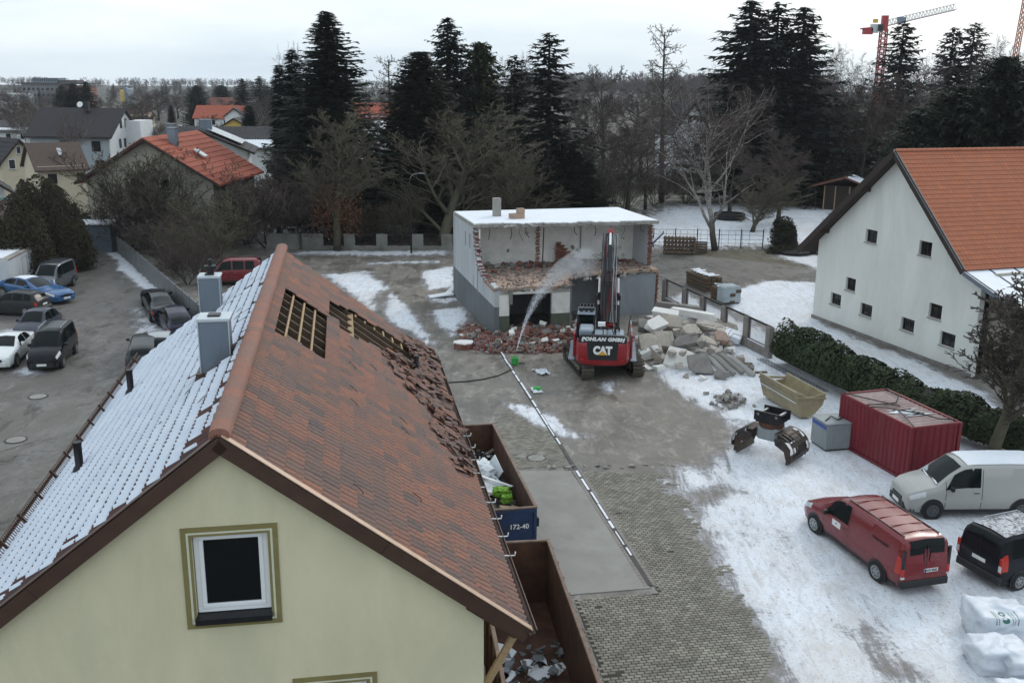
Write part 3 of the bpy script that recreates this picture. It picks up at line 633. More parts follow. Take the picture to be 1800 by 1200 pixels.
# verge boards, cap strips, gutters
for sd in (1, -1):
    for y_, nm in ((-.035, 'verge_board'), (HL + .02, 'verge_board')):
        L = 5.9; cuts = [0, 3.05, L] if sd == 1 else [0, 3.6, L]
        for c0, c1 in zip(cuts, cuts[1:]):
            mb = MB(); T = slope_T(y_, (c0 + c1) / 2, sd, -.08); mb.box((0, 0, 0), (.05, c1 - c0 - .006, .235), T=T); mb.build(nm, 'brown_metal', house)
    mb = MB(); T = slope_T(.03, 2.95, sd, .062); mb.box((-.03, 0, 0), (.14, 5.9, .014), T=T); mb.build('verge_cap', 'copper_edge' if sd == 1 else 'brown_metal', house)
    mb = MB(); T = slope_T(HL / 2, 5.3, sd, -.25); mb.box((0, .0, 0), (HL - .1, 1.0, .03), T=T); mb.build('soffit', 'brown_metal', house)
    gx_ = sd * (HX + .11); prof = [(-.085, 0), (-.07, -.055), (0, -.085), (.07, -.055), (.085, .005)]; mb = MB(); nn_ = len(prof)
    gv = [(gx_ + p[0], y, HE - .02 + p[1]) for y in (-.08, HL + .1) for p in prof]; mb.add(gv, [(i, i + 1, nn_ + i + 1, nn_ + i) for i in range(nn_ - 1)])
    mb.add([(gx_ + p[0] * .92, y, HE - .016 + p[1] * .92) for y in (-.08, HL + .1) for p in prof], [(i, nn_ + i, nn_ + i + 1, i + 1) for i in range(nn_ - 1)])
    mb.path([(gx_ + sd * .085, -.08, HE - .012), (gx_ + sd * .085, HL + .1, HE - .012)], .014, 6); g_ = mb.build('gutter', 'brown_metal', house)
for k in range(9):
    y = 2.6 + k * .82; mb = MB(); mb.path([(HX + .03, y, HE - .01), (HX + .2, y - .03, HE - .015), (HX + .28, y - .05, HE + .0), (HX + .29, y - .05, HE + .07)], .014, 5); mb.build('gutter_hook', 'white_paint', house)
mb = MB(); mb.path([(HX - .04, .1 + k * .09, HE + .055 + .012 * (k % 2)) for k in range(176)], .018, 4); mb.build('eave_comb', 'galv', house)
mb = MB(); mb.bar((3.9, .35, 6.35), (4.5, .28, 7.55), .11, .11); mb.build('eave_brace', 'wood_new', house)
# snow guard along the left eave
grd = MB(); T = slope_T(0, 5.45, -1, .02)
for k in range(int(HL / .09)): grd.box((.05 + k * .09, 0, .16), (.012, .012, .22), T=T)
for z in (.05, .16, .27): grd.box((HL / 2, 0, z), (HL, .014, .014), T=T)
for k in range(15): grd.box((.3 + k * 1.12, -.02, .14), (.03, .05, .3), T=T)
tag(grd.build('snow_guard', 'brown_metal', house), kind='stuff')
# bent wire hooks on the tiles
r3 = random.Random(5)
for k in range(16):
    a, s = r3.uniform(1, 15), r3.choice([1.75, 2.45, 3.1, 3.8]); side = 1 if k < 10 else -1
    if side == 1 and (a > 11 and s > 2): a -= 7
    if side == -1: s = r3.uniform(.6, 2.2)
    T = slope_T(a, s, side, .04); mb = MB(); mb.path([T @ Vector((.09 * math.sin(q * .55), .12 * math.cos(q * .55), .02 + .008 * q)) for q in range(6)], .007, 4); mb.build('wire_hook', 'dark_metal', house)
# chimneys clad in grey sheet metal
def chimney(x0, x1, y0, dy, top, flue):
    xc, wx = (x0 + x1) / 2, x1 - x0
    zb = HZ - abs(x0) * (HZ - HE) / HX - .1
    mb = MB(); mb.box((xc, y0 + dy / 2, (zb + top) / 2 - .03), (wx - .06, dy - .06, top - zb - .06)); c = mb.build('chimney', 'grey_clad', house, bev=.01)
    mb = MB(); mb.box((xc, y0 + dy / 2, top - .045), (wx, dy, .07)); mb.build('cap', 'grey_flash', c, bev=.012)
    for sx in (-1, 1): mb = MB(); mb.box((xc + sx * (wx / 2 - .025), y0 + .012, (zb + top) / 2), (.018, .02, top - zb - .12)); mb.build('corner_seam', 'grey_flash', c)
    mb = MB(); mb.box((xc, y0 + dy / 2, top + .004), (.24, .26, .035)); mb.build('flue_opening', 'dark_metal', c)
    mb = MB(); mb.box((xc - .0, y0 + dy / 2 - .0, zb + .25), (wx + .14, dy + .14, .05), T=None); mb.build('flashing', 'brown_metal', c)
    if flue:
        mb = MB(); mb.lathe([(.1, 0), (.1, .12), (.17, .13), (.17, .24), (.06, .27), (.06, .42)], 12, Matrix.Translation((xc + .03, y0 + dy / 2, top))); mb.build('flue_cowl', 'black_plastic', c, 50)
chimney(-1.04, -.40, 5.6, .62, 11.80, False); chimney(-2.18, -1.56, 14.0, .62, 11.06, True)
for y, lean in ((6.2, 0), (11.5, 0)):
    zb = HZ - 3.66 * (HZ - HE) / HX
    mb = MB(); mb.lathe([(.2, -.12), (.12, .1), (.085, .14), (.085, .62), (.095, .62), (.095, .66)], 12, Matrix.Translation((-3.66, y, zb))); mb.build('vent_pipe', 'dark_metal', house, 50)
zb = HZ - 3.8 * (HZ - HE) / HX; mb = MB(); mb.lathe([(.1, -.1), (.09, .1), (.075, .14), (.075, .5)], 10, Matrix.Translation((3.8, 12.8, zb))); mb.build('vent_pipe', 'black_plastic', house, 50)
# loose broken tiles heaped along the right eave
lt = []
for q in range(7):
    jag = [rnd.uniform(0, .28) for _ in range(9)] if q > 1 else None
    u0, u1 = (0, 1) if q < 2 else ((0, rnd.uniform(.45, .95)) if q % 2 else (rnd.uniform(.05, .4), 1))
    v_, f_ = tile_geo(u0=u0, u1=u1, jag=jag, th=.02); nv = len(v_)
    v_ = v_ + [(p[0], p[1], p[2] - .018) for p in v_[0::3]] ; lt.append(MB().add(v_, f_ + [(i * 3, nv + i, nv + i + 1, i * 3 + 3) for i in range(8)]).mesh('loose_roof_tile', 'roof_tile', 50))
r4 = random.Random(21); n_ = 0
while n_ < 230:
    a = r4.uniform(6.0, 16.4); wd_ = .3 + 2.0 * max(0, 1 - abs(a - 12.6) / 6.5) ** 1.1
    s = 5.8 - wd_ * r4.random() ** 1.35
    if in_poly(a, s, HOLE2) and s < 4.9: continue
    dep = max(0, (s - (5.8 - wd_)) / wd_); dens = min(1, .35 + wd_ * .6)
    if r4.random() > dens: continue
    hgt = .05 + r4.random() * .15 * (.3 + dep) * min(1, wd_)
    T = HM @ slope_T(a, s - .2, 1, hgt) @ Matrix.Rotation(r4.gauss(0, .6), 4, 'Z') @ Matrix.Rotation(r4.gauss(0, .2), 4, 'X') @ Matrix.Rotation(r4.gauss(0, .2), 4, 'Y') @ Matrix.Translation((-.18, -.18, 0))
    o = link('broken_tile', lt[r4.randrange(7)]); o.matrix_world = T; n_ += 1
    tag(o, 'loose broken roof tile heaped along the right eave of the cream house', 'tile', 'loose tiles heaped on the roof')
# ---------------------------------------------------------------- the building being demolished
DB = Vector((-1.17, 63.43, 0)); DR = -math.atan(-.2702); DM = Matrix.Translation(DB) @ Matrix.Rotation(DR, 4, 'Z')
def DP(x, y, z=0): return DM @ Vector((x, y, z))
r5 = random.Random(31)
ruin = thing('ruined_building', 'half demolished flat roofed building with snow on its roof and open rooms', 'building', DB, DR)
def jag(pts, step=.35, amp=.12, rr=r5):
    out = []
    for (a, b), (c, d) in zip(pts, pts[1:]):
        n = max(1, int(math.hypot(c - a, d - b) / step))
        for i in range(n): f = i / n; out.append((a + (c - a) * f + rr.uniform(-amp, amp), b + (d - b) * f + rr.uniform(-amp, amp)))
    return out + [pts[-1]]
# outer left wall with slit windows and a torn front edge
brk = jag([(0, 3.3), (3.4, 3.65), (5.15, 4.15), (5.45, 4.9), (5.9, 5.7), (6.05, 6.35)], .3, .06)
lw = MB(); lw.prism([(0, 2.0)] + brk + [(7.15, 6.4), (7.15, 2.2)], 0, .3, 'x')
for y0_, y1_ in ((7.5, 8.68), (9.02, 13.2)): lw.prism([(y0_, 2.2), (y0_, 6.4), (y1_, 6.4), (y1_, 2.4 if y1_ > 12 else 2.2)], 0, .3, 'x')
for y0_, y1_ in ((7.15, 7.5), (8.68, 9.02)): lw.prism([(y0_, 2.2), (y0_, 4.7), (y1_, 4.7), (y1_, 2.2)], 0, .3, 'x'); lw.prism([(y0_, 5.75), (y0_, 6.4), (y1_, 6.4), (y1_, 5.75)], 0, .3, 'x')
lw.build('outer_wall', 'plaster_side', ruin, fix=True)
for y0_ in (7.15, 8.68):
    mb = MB(); mb.box((.16, y0_ + .175, 5.22), (.04, .34, 1.04)); mb.build('slit_window', 'window_glass', ruin)
mb = MB(); mb.prism([(-.02, 0), (13.22, 0), (13.22, 2.4), (7, 2.2), (-.02, 2.0)], -.012, .31, 'x'); mb.build('wall_base', 'grey_base', ruin, fix=True)
mb = MB(); mb.box((.2, 4.9, 2.75), (.0 + .46, .09, 2.3)); mb.build('wall_crack', 'plaster_grey', ruin)
# front: two piers, garage opening, lintel
for x0_, x1_, nm in ((.31, 1.0, 'pier'), (3.95, 5.2, 'pier')):
    mb = MB(); mb.box(((x0_ + x1_) / 2, .15, (1.38 + 3.05) / 2), (x1_ - x0_, .3, 3.05 - 1.38)); mb.build(nm, 'plaster_white', ruin)
    mb = MB(); mb.box(((x0_ + x1_) / 2, .15, .69), (x1_ - x0_ + .02, .32, 1.38)); mb.build('pier_base', 'green_base', ruin)
mb = MB(); lint = jag([(.31, 3.06), (2, 3.0), (3.9, 3.08), (5.2, 3.02)], .3, .07); mb.prism([(5.2, 2.8), (.31, 2.8)] + lint, 0, .28); mb.build('lintel', 'plaster_white', ruin, fix=True)
mb = MB(); mb.box((1.08, -.05, 2.6), (.22, .2, .85)); mb.build('door_track', 'mortar_grey', ruin)
# floor slab of the upper storey, torn edge
fe = jag([(0, .0), (1.2, -.15), (2.6, .1), (4.2, -.12), (5.3, .05), (5.5, 1.8), (6.4, 3.0), (8.2, 3.7), (10.4, 4.0), (13.3, 4.1)], .3, .14)
mb = MB(); mb.prism(fe + [(13.3, 12.9), (0.3, 12.9)], 3.07, 3.27, 'z'); mb.build('floor_slab', 'dust_clay', ruin, fix=True)
for k in range(34):   # hanging crusts and reinforcement along the torn slab edge
    f = r5.random() * 5.2; mb = MB(); s = r5.uniform(.08, .26)
    mb.hull([(r5.uniform(-s, s), r5.uniform(-s, s) * .6, r5.uniform(-s, s) * .7) for _ in range(8)]); o = mb.build('slab_crust', 'mortar_grey', ruin); o.location = (f, r5.uniform(-.18, .05), 3.14 + r5.uniform(-.1, .12))
for k in range(70):   # crumbling edge over the dark lower room
    i = r5.randrange(len(fe) - 1); (xa, ya) = fe[i]
    if xa < 5.2: continue
    mb = MB(); s = r5.uniform(.08, .3); mb.hull([(r5.uniform(-s, s), r5.uniform(-s, s) * .7, r5.uniform(-s, s) * .7) for _ in range(8)]); o = mb.build('slab_crust', r5.choice(['mortar_grey', 'rubble_beige', 'brick_red']), ruin); o.location = (xa + r5.uniform(-.2, .2), ya + r5.uniform(-.25, .1), 3.16 + r5.uniform(-.22, .16))
# inner walls
mb = MB(); mb.box((6.7, 8.65, 4.8), (13.0, .3, 3.05)); mb.build('inner_wall', 'plaster_white', ruin)
mb = MB(); mb.box((.36, 7.2, 4.8), (.1, 2.8, 3.0)); mb.build('inner_wall', 'plaster_white', ruin)
mb = MB(); mb.box((6.7, 12.9, 3.2), (13.0, .3, 6.4)); mb.build('back_wall', 'plaster_white', ruin)
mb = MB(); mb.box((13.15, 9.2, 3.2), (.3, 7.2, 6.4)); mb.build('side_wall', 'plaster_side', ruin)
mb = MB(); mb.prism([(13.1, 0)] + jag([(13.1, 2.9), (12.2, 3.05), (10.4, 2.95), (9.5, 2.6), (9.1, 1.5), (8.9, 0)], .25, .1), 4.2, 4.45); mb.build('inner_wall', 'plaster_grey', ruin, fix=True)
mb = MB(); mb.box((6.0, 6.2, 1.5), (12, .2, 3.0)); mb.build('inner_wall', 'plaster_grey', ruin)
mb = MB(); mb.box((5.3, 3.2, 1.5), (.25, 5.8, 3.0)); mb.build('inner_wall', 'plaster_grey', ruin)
# roof slab with torn front edge, snow on top
re = jag([(0, 6.0), (.6, 5.9), (2.2, 6.1), (3.5, 5.6), (4.7, 5.7), (6.5, 5.2), (8.2, 5.5), (10, 5.0), (12, 5.2), (13.6, 5.1)], .22, .2)
mb = MB(); mb.prism(re + [(13.6, 13.2), (0, 13.2)], 6.4, 6.62, 'z'); mb.build('roof_slab', 'concrete', ruin, fix=True)
sn_e = [(x + (.08 if x < .2 else -.05 if x > 13.4 else 0), y + r5.uniform(.05, .4)) for x, y in re]
mb = MB(); mb.prism(sn_e + [(13.45, 13.1), (.08, 13.1)], 6.62, 6.665, 'z'); mb.build('roof_snow', 'snow', ruin, fix=True)
for k in range(95):
    f = r5.random() * 13.2; mb = MB(); s = r5.uniform(.06, .22)
    mb.hull([(r5.uniform(-s, s) * 1.5, r5.uniform(-s, s) * .6, r5.uniform(-s, s) * .5) for _ in range(8)]); o = mb.build('roof_crust', 'concrete', ruin); o.location = (f, 5.55 + r5.uniform(-.3, .2), 6.48 + r5.uniform(-.1, .12))
mb = MB(); mb.box((2.6, 9.8, 7.3), (.55, .55, 1.4)); mb.build('chimney_stub', 'concrete', ruin, bev=.03)
for p_, d_ in (((3.7, 8.2, 6.85), (1.1, .5, .36)), ((4.0, 8.25, 7.21), (.55, .45, .36))):
    mb = MB(); mb.box(p_, d_); mb.build('clay_block_stack', 'dust_clay', ruin, bev=.02)
for k in range(11):      # scars where plaster has come off the inner wall
    s = r5.uniform(.06, .24); x, z = r5.uniform(.6, 12.6), r5.uniform(3.6, 6.2); mb = MB(); mb.prism([(x + math.cos(q * 1.05) * s * r5.uniform(.5, 1), z + math.sin(q * 1.05) * s * r5.uniform(.4, 1.1)) for q in range(6)], 8.475, 8.497); mb.build('plaster_scar', r5.choice(['mortar_grey', 'plaster_side']), ruin, fix=True)
for k in range(9):       # wires and strips hanging from the torn roof edge
    x = r5.uniform(.8, 13); mb = MB(); mb.path([(x, 5.5, 6.4), (x + r5.uniform(-.1, .1), 5.35, 6.0), (x + r5.uniform(-.25, .25), 5.4, 5.5 + r5.uniform(-.2, .3))], r5.uniform(.015, .035), 4); mb.build('hanging_strip', 'dark_metal', ruin)
# torn brick edges: each brick its own piece
bme = MB().box((0, 0, 0), (.25, .12, .075)).mesh('brick', 'brick_red')
def brick(x, y, z, j=.05, sc=1.0):
    o = link('brick', bme, ruin); o.location = (x + r5.uniform(-j, j), y + r5.uniform(-j, j), z); o.rotation_euler = (r5.uniform(-j, j) * 2, r5.uniform(-j, j) * 2, r5.uniform(-.2, .2)); o.scale = (sc, sc * r5.uniform(.9, 1.3), sc)
for (a, b) in brk[4:]:
    for q in range(3): brick(.12 + .1 * (q % 2), a - .04 + q * .05, b - q * .13, .03, 1.3)
for z in range(24): brick(4.75, 6.2 + (z % 2) * .1, 3.35 + z * .125, .05, 1.1)
for z in range(14):
    for q in range(int(7 - z * .5)): brick(7.0 + q * .26 - (z % 2) * .1, 8.2, 3.32 + z * .12, .03, 1.35)
for z in range(24): brick(13.12 + (z % 2) * .04, 5.58 - (z % 3) * .07, 3.35 + z * .125, .025, 1.2)
for z in range(27): brick(13.2 + (z % 2) * .05, 4.3 + (z % 3) * .06, .1 + z * .112, .03, 1.25)
for p_, q_, nm in (((5.0, 5.6, 6.35), (4.95, 5.65, 3.4), 'door_post'), ((8.75, 8.4, 6.3), (8.75, 8.42, 3.9), 'conduit')):
    mb = MB(); mb.bar(p_, q_, .07, .07); mb.build(nm, 'wood_dark' if nm == 'door_post' else 'galv', ruin)
for k in range(7):
    a = (7.6 + r5.uniform(0, 2.4), 7.3 + r5.uniform(-.6, .6), 3.6 + r5.uniform(0, .5)); b = (a[0] + r5.uniform(.6, 1.6), a[1] + r5.uniform(-.5, .5), 3.35 + r5.uniform(0, .2))
    mb = MB(); mb.bar(a, b, .14, .05); o = mb.build('board', 'wood_old'); o.matrix_world = DM; tag(o, 'broken board lying in the rubble on the upper floor of the ruin', 'board', 'boards on the upper floor')
def chunk(name, mat, loc, sx, sy, sz, rr, label, cat, group, npt=14, rot=None):
    mb = MB(); mb.hull([(cx * sx / 2 * rr.uniform(.45, 1), cy * sy / 2 * rr.uniform(.45, 1), cz * sz / 2 * rr.uniform(.5, 1)) for cx in (-1, 1) for cy in (-1, 1) for cz in (-1, 1)] + [(rr.uniform(-.5, .5) * sx, rr.uniform(-.5, .5) * sy, 0) for _ in range(3)])
    o = mb.build(name, mat); o.location = loc; o.rotation_euler = rot if rot else (rr.gauss(0, .25), rr.gauss(0, .25), rr.uniform(0, 6.3)); tag(o, label, cat, group); return o
# rubble lying on the upper floor, and the small stuff joined
for k in range(70):
    x = r5.uniform(.5, 12.6); y = 8.3 - abs(r5.gauss(0, 1.5)) if x > 1.5 else r5.uniform(4.5, 8.2)
    if y < (3.6 if x < 6 else 4.6): continue
    s = r5.uniform(.15, .5); chunk('rubble_chunk', r5.choice(['brick_red', 'brick_red', 'mortar_grey', 'concrete']), DP(x, y, 3.3 + s * .25), s * 1.2, s, s * .8, r5, 'rubble chunk lying on the open upper floor of the ruined building', 'rubble', 'rubble on the upper floor')
mb = MB()
for k in range(1700):
    x = r5.uniform(.4, 12.9); y = r5.uniform(.2, 8.3)
    if x > 5.2 and y < 4.2: continue
    if r5.random() < .55 and y < 4: continue
    s = r5.uniform(.04, .13); T = Matrix.Translation((x, y, 3.29 + s * .3)) @ Matrix.Rotation(r5.uniform(0, 6), 4, 'Z') @ Matrix.Rotation(r5.uniform(-.4, .4), 4, 'X'); mb.box((0, 0, 0), (s * 1.6, s, s * .6), T=T, mi=0 if r5.random() < .22 else 1)
tag(mb.build('rubble_gravel', ['brick_red', 'mortar_grey'], ruin), kind='stuff')
# brick heap on the ground before the building
HEAP = [(P([(800, 603), (812, 580), (834, 572), (868, 592), (905, 574), (985, 578), (1010, 560), (1020, 590), (995, 618), (930, 622), (860, 622), (830, 612)]), 1)]
heap = HEAP[0][0]; hx = [p[0] for p in heap]; hy = [p[1] for p in heap]
def in_heap(x, y): return float(sdist(np.array([x]), np.array([y]), heap)[0])
mb = MB(); n_ = 0
while n_ < 3000:
    x, y = r5.uniform(min(hx), max(hx)), r5.uniform(min(hy), max(hy)); d_ = in_heap(x, y)
    if d_ < -.25 or r5.random() > .35 + d_: continue
    h = min(.75, max(0, d_) * .5) * (.55 + .45 * noise.noise(Vector((x * .8, y * .8, 0)))); s = r5.uniform(.08, .24)
    T = Matrix.Translation((x, y, max(.03, h) + r5.uniform(-.05, .1))) @ Matrix.Rotation(r5.uniform(0, 6.3), 4, 'Z') @ Matrix.Rotation(r5.gauss(0, .5), 4, 'X') @ Matrix.Rotation(r5.gauss(0, .5), 4, 'Y')
    mb.box((0, 0, 0), (s * 1.3, s * .75, s * .5), T=T, mi=0 if r5.random() < .62 else 1); n_ += 1
o = mb.build('brick_rubble', ['brick_red', 'mortar_grey']); tag(o, 'heap of small broken red bricks before the ruined building', 'rubble', kind='stuff')
n_ = 0
while n_ < 110:
    x, y = r5.uniform(min(hx), max(hx)), r5.uniform(min(hy), max(hy)); d_ = in_heap(x, y)
    if d_ < -.3: continue
    s = r5.uniform(.25, .55) * (1 if d_ > .3 else .7); h = min(.75, max(0, d_) * .5) * .8
    chunk('brick_chunk', r5.choice(['brick_red'] * 4 + ['mortar_grey', 'plaster_white']), (x, y, h + .05), s * 1.2, s, s * .75, r5, 'broken brick chunk in the red heap before the ruined building', 'brick', 'brick chunks in the heap'); n_ += 1
for px, py, sx, sy, lab, mt in ((816, 612, 1.05, .9, 'white topped brick wall piece at the left edge of the brick heap', 'plaster_white'), (922, 610, 1.35, 1.0, 'pale rounded plaster slab lying on the brick heap', 'plaster_white')):
    p = G(px, py); t_ = thing('wall_fragment', lab, 'wall fragment', (p.x, p.y, 0), r5.uniform(-.3, .3))
    pts = [(math.cos(a) * sx * .6 * r5.uniform(.9, 1.1), math.sin(a) * sy * .6 * r5.uniform(.85, 1.1)) for a in [i * 6.283 / 9 for i in range(9)]]
    MB().prism(pts, .36, .44, 'z').build('plaster_face', mt, t_, fix=True); MB().prism([(a * .97, b * .97) for a, b in pts], .0, .36, 'z').build('brick_core', 'brick_red', t_, fix=True)
for k in range(5):
    p = G(838 + k * 6, 622 - (k % 2) * 6); mb = MB(); mb.bar((p.x, p.y, .05), (p.x + r5.uniform(-.1, .1), p.y + 1.2, .75 + r5.uniform(-.2, .2)), .05, .05); o = mb.build('red_pipe', 'container_red'); tag(o, 'thin red pipe leaning out of the brick heap', 'pipe', 'red pipes leaning in the brick heap')
# insulation boards leaning beside the left wall
for k, (px, py, tilt, lab) in enumerate(((775, 522, .1, 'pale insulation board lying flat on snow beside the ruin'), (797, 516, .75, 'pale insulation board leaning on the grey wall base of the ruin'))):
    p = G(px, py); mb = MB(); mb.box((0, 0, .06), (1.9, .95, .07)); o = mb.build('insulation_board', 'styro'); o.location = (p.x, p.y, .05 + tilt * .5); o.rotation_euler = (0, -tilt, .3); tag(o, lab, 'board')
# ---------------------------------------------------------------- concrete rubble pile beside the digger
r6 = random.Random(77)
def RG(px, py, h): p = G(px, py); return (p.x, p.y, h)
def slabrock(px, py, sx, sy, sz, h, rot, mat, lab, name='concrete_chunk', npt=18):
    mb = MB(); pts = []
    cut = r6.randrange(4)
    for i, (cx, cy) in enumerate(((-1, -1), (1, -1), (1, 1), (-1, 1))):
        for zz in (-1, 1):
            e = r6.uniform(.0, .16)
            if i == cut: pts += [((cx * .5 - cx * r6.uniform(.2, .45)) * sx, cy * (.5 - e) * sy, zz * sz / 2), (cx * (.5 - e) * sx, (cy * .5 - cy * r6.uniform(.2, .45)) * sy, zz * sz / 2)]
            else: pts.append((cx * (.5 - e) * sx, cy * (.5 - r6.uniform(0, .16)) * sy, zz * sz / 2 * r6.uniform(.7, 1.1)))
    mat = {'concrete': 'rubble_beige', 'dust_clay': 'rubble_pink'}.get(mat, mat)
    mb.hull(pts); o = mb.build(name, mat, bev=.03); o.location = RG(px, py, h); o.rotation_euler = rot; tag(o, lab, 'concrete', 'concrete rubble beside the digger'); return o
slabrock(1195, 645, 1.9, 1.5, .22, .55, (.75, .05, -.35), 'plaster_white', 'ribbed white faced concrete slab leaning at the front of the rubble pile')
slabrock(1228, 655, 1.7, 1.5, .35, .5, (.8, 0, .15), 'mortar_grey', 'square brown grey concrete block leaning at the front of the rubble pile')
slabrock(1265, 622, 1.0, .9, .6, 1.0, (.6, .1, .2), 'dust_clay', 'rounded rusty brown block on the rubble pile')
slabrock(1140, 625, 1.7, 1.5, .5, .7, (.7, .3, .2), 'concrete', 'big crumbling concrete block at the digger side of the rubble pile')
slabrock(1152, 605, 1.6, 1.0, .45, 1.3, (.5, -.2, .6), 'plaster_white', 'white plastered chunk high on the digger side of the rubble pile')
slabrock(1185, 600, 2.3, 1.4, .5, 1.2, (.45, .1, -.2), 'concrete', 'large cracked concrete slab on top of the rubble pile')
slabrock(1215, 585, 3.6, .55, .45, 1.35, (.1, .12, -.22), 'plaster_white', 'long pale beam lying across the back of the rubble pile')
slabrock(1190, 575, 3.6, .5, .5, 1.4, (.1, .1, -.12), 'mortar_grey', 'long grey brown beam at the back of the rubble pile')
slabrock(1285, 605, 1.6, 1.0, .5, .6, (.3, .2, -.5), 'snow', 'snow covered block at the fence side of the rubble pile')
slabrock(1240, 628, 1.1, .8, .6, .9, (.4, .4, .3), 'concrete', 'jagged grey block in the middle of the rubble pile')
slabrock(1212, 612, 1.5, 1.1, .5, 1.1, (.5, .1, .4), 'concrete', 'broken slab under the top beam of the rubble pile')
for q, (px, py, sx, sy, sz, hh, rot, mt, lab) in enumerate(((1165, 618, 1.9, 1.3, .4, .75, (.9, .1, .5), 'concrete', 'dark cracked slab in the left middle of the rubble pile'), (1205, 622, 1.8, 1.0, .3, .85, (.6, -.2, -.1), 'mortar_grey', 'flat grey slab below the top of the rubble pile'), (1250, 600, 2.2, .9, .35, 1.0, (.35, .15, -.4), 'concrete', 'sloping slab at the fence side of the rubble pile'), (1275, 590, 1.8, .8, .3, .7, (.2, .2, -.5), 'concrete', 'flat slab nearest the pillar fence in the rubble pile'), (1135, 600, 1.3, 1.0, .5, 1.0, (.6, .2, .1), 'mortar_grey', 'rough block behind the digger hood in the rubble pile'), (1170, 590, 2.0, .8, .4, 1.5, (.3, .1, -.3), 'plaster_white', 'snowy white slab near the top of the rubble pile'), (1160, 640, 1.2, .9, .5, .4, (.5, .3, 1.0), 'concrete', 'low block at the foot of the rubble pile by the track'))): slabrock(px, py, sx, sy, sz, hh, rot, mt, lab)
for k in range(9):
    p = G(1235 + r6.uniform(-30, 50), 620 + r6.uniform(-15, 15)); mb = MB(); q0 = Vector((p.x, p.y, .9)); mb.path([q0, q0 + Vector((r6.uniform(-.5, .5), r6.uniform(-.4, .4), .5)), q0 + Vector((r6.uniform(-1.2, 1.2), r6.uniform(-.7, .7), r6.uniform(.1, .8)))], .018, 5); o = mb.build('bent_rebar', 'rust'); tag(o, 'bent rusty reinforcement bar sticking out of the rubble pile', 'rebar', 'bent bars in the rubble pile')
for k, (px, py, L, h) in enumerate(((1258, 655, 1.7, .45), (1270, 655, 2.0, .5), (1283, 652, 2.1, .5), (1300, 655, 2.2, .45))):
    mb = MB(); mb.path([(-L / 2, 0, 0), (-L / 4, .04, .02), (L / 4, -.03, .02), (L / 2, 0, 0)], [.16, .2, .19, .15], 7); o = mb.build('concrete_post', 'concrete'); o.location = RG(px, py, h); o.rotation_euler = (0, .35, -1.05 + k * .06)
    tag(o, ['shortest', 'second', 'third', 'longest'][k] + ' of four broken concrete posts fanned at the front of the rubble pile', 'post', 'fanned concrete posts')
PILE = P([(1112, 640), (1118, 570), (1160, 556), (1250, 582), (1300, 610), (1322, 660), (1270, 672), (1180, 660)])
qx = [p[0] for p in PILE]; qy = [p[1] for p in PILE]; n_ = 0
while n_ < 95:
    x, y = r6.uniform(min(qx), max(qx)), r6.uniform(min(qy), max(qy)); d_ = float(sdist(np.array([x]), np.array([y]), PILE)[0])
    if d_ < -.2: continue
    s = r6.uniform(.25, .75); chunk('rubble_chunk', r6.choice(['rubble_beige', 'rubble_beige', 'concrete', 'mortar_grey', 'plaster_white', 'rubble_pink']), (x, y, min(1.0, max(0, d_) * .75) * r6.uniform(.5, 1)), s * 1.3, s, s * .8, r6, 'grey broken concrete chunk within the rubble pile beside the digger', 'rubble', 'chunks in the concrete pile'); n_ += 1
for cxp, cyp, n_, sp, lab in ((1312, 650, 26, .55, 'cobble stone in the small heap at the end of the rubble pile'), (1283, 705, 60, .9, 'small stone in the low gravelly heap on the snow'), (1180, 552, 30, 1.6, 'brick or stone fragment behind the rubble pile')):
    c = G(cxp, cyp)
    for k in range(n_):
        s = r6.uniform(.12, .28); x, y = r6.gauss(0, sp * .5), r6.gauss(0, sp * .7); chunk('stone', r6.choice(['concrete', 'mortar_grey'] + (['brick_red'] if cyp < 600 else [])), (c.x + x, c.y + y, max(.05, .35 - math.hypot(x, y) * .4) * r6.uniform(.4, 1)), s * 1.2, s, s, r6, lab, 'stone', lab)
for px, py, L, rz in ((1288, 602 + 30, 1.0, .3), (1303, 617 + 22, 1.3, -.2), (1296, 640, .6, .1), (1338, 655, .7, .2)):
    mb = MB(); mb.box((0, 0, .04), (L, .22, .06)); o = mb.build('plank', 'wood_old'); p = G(px, py); o.location = (p.x, p.y, 0); o.rotation_euler = (0, 0, rz); tag(o, 'short weathered plank lying on the snow by the concrete fence', 'plank', 'planks on the snow')
# rusty reinforcement mesh lying on the snow before the hedge
a, b = G(1330, 632), G(1440, 690); t_ = thing('reinforcement_mesh', 'welded steel reinforcement mesh lying on snow before the hedge', 'steel mesh', (a.x, a.y, .06)); d = b - a
mb = MB(); nrm = Vector((-d.y, d.x, 0)).normalized() * .55
for k in range(4): mb.bar(nrm * (k / 3), d + nrm * (k / 3), .03, .03)
mb.build('long_bars', 'galv', t_); mb = MB()
for k in range(22): mb.bar(d * (k / 21), d * (k / 21) + nrm, .025, .025)
tag(mb.build('cross_bars', 'galv', t_), kind='stuff')
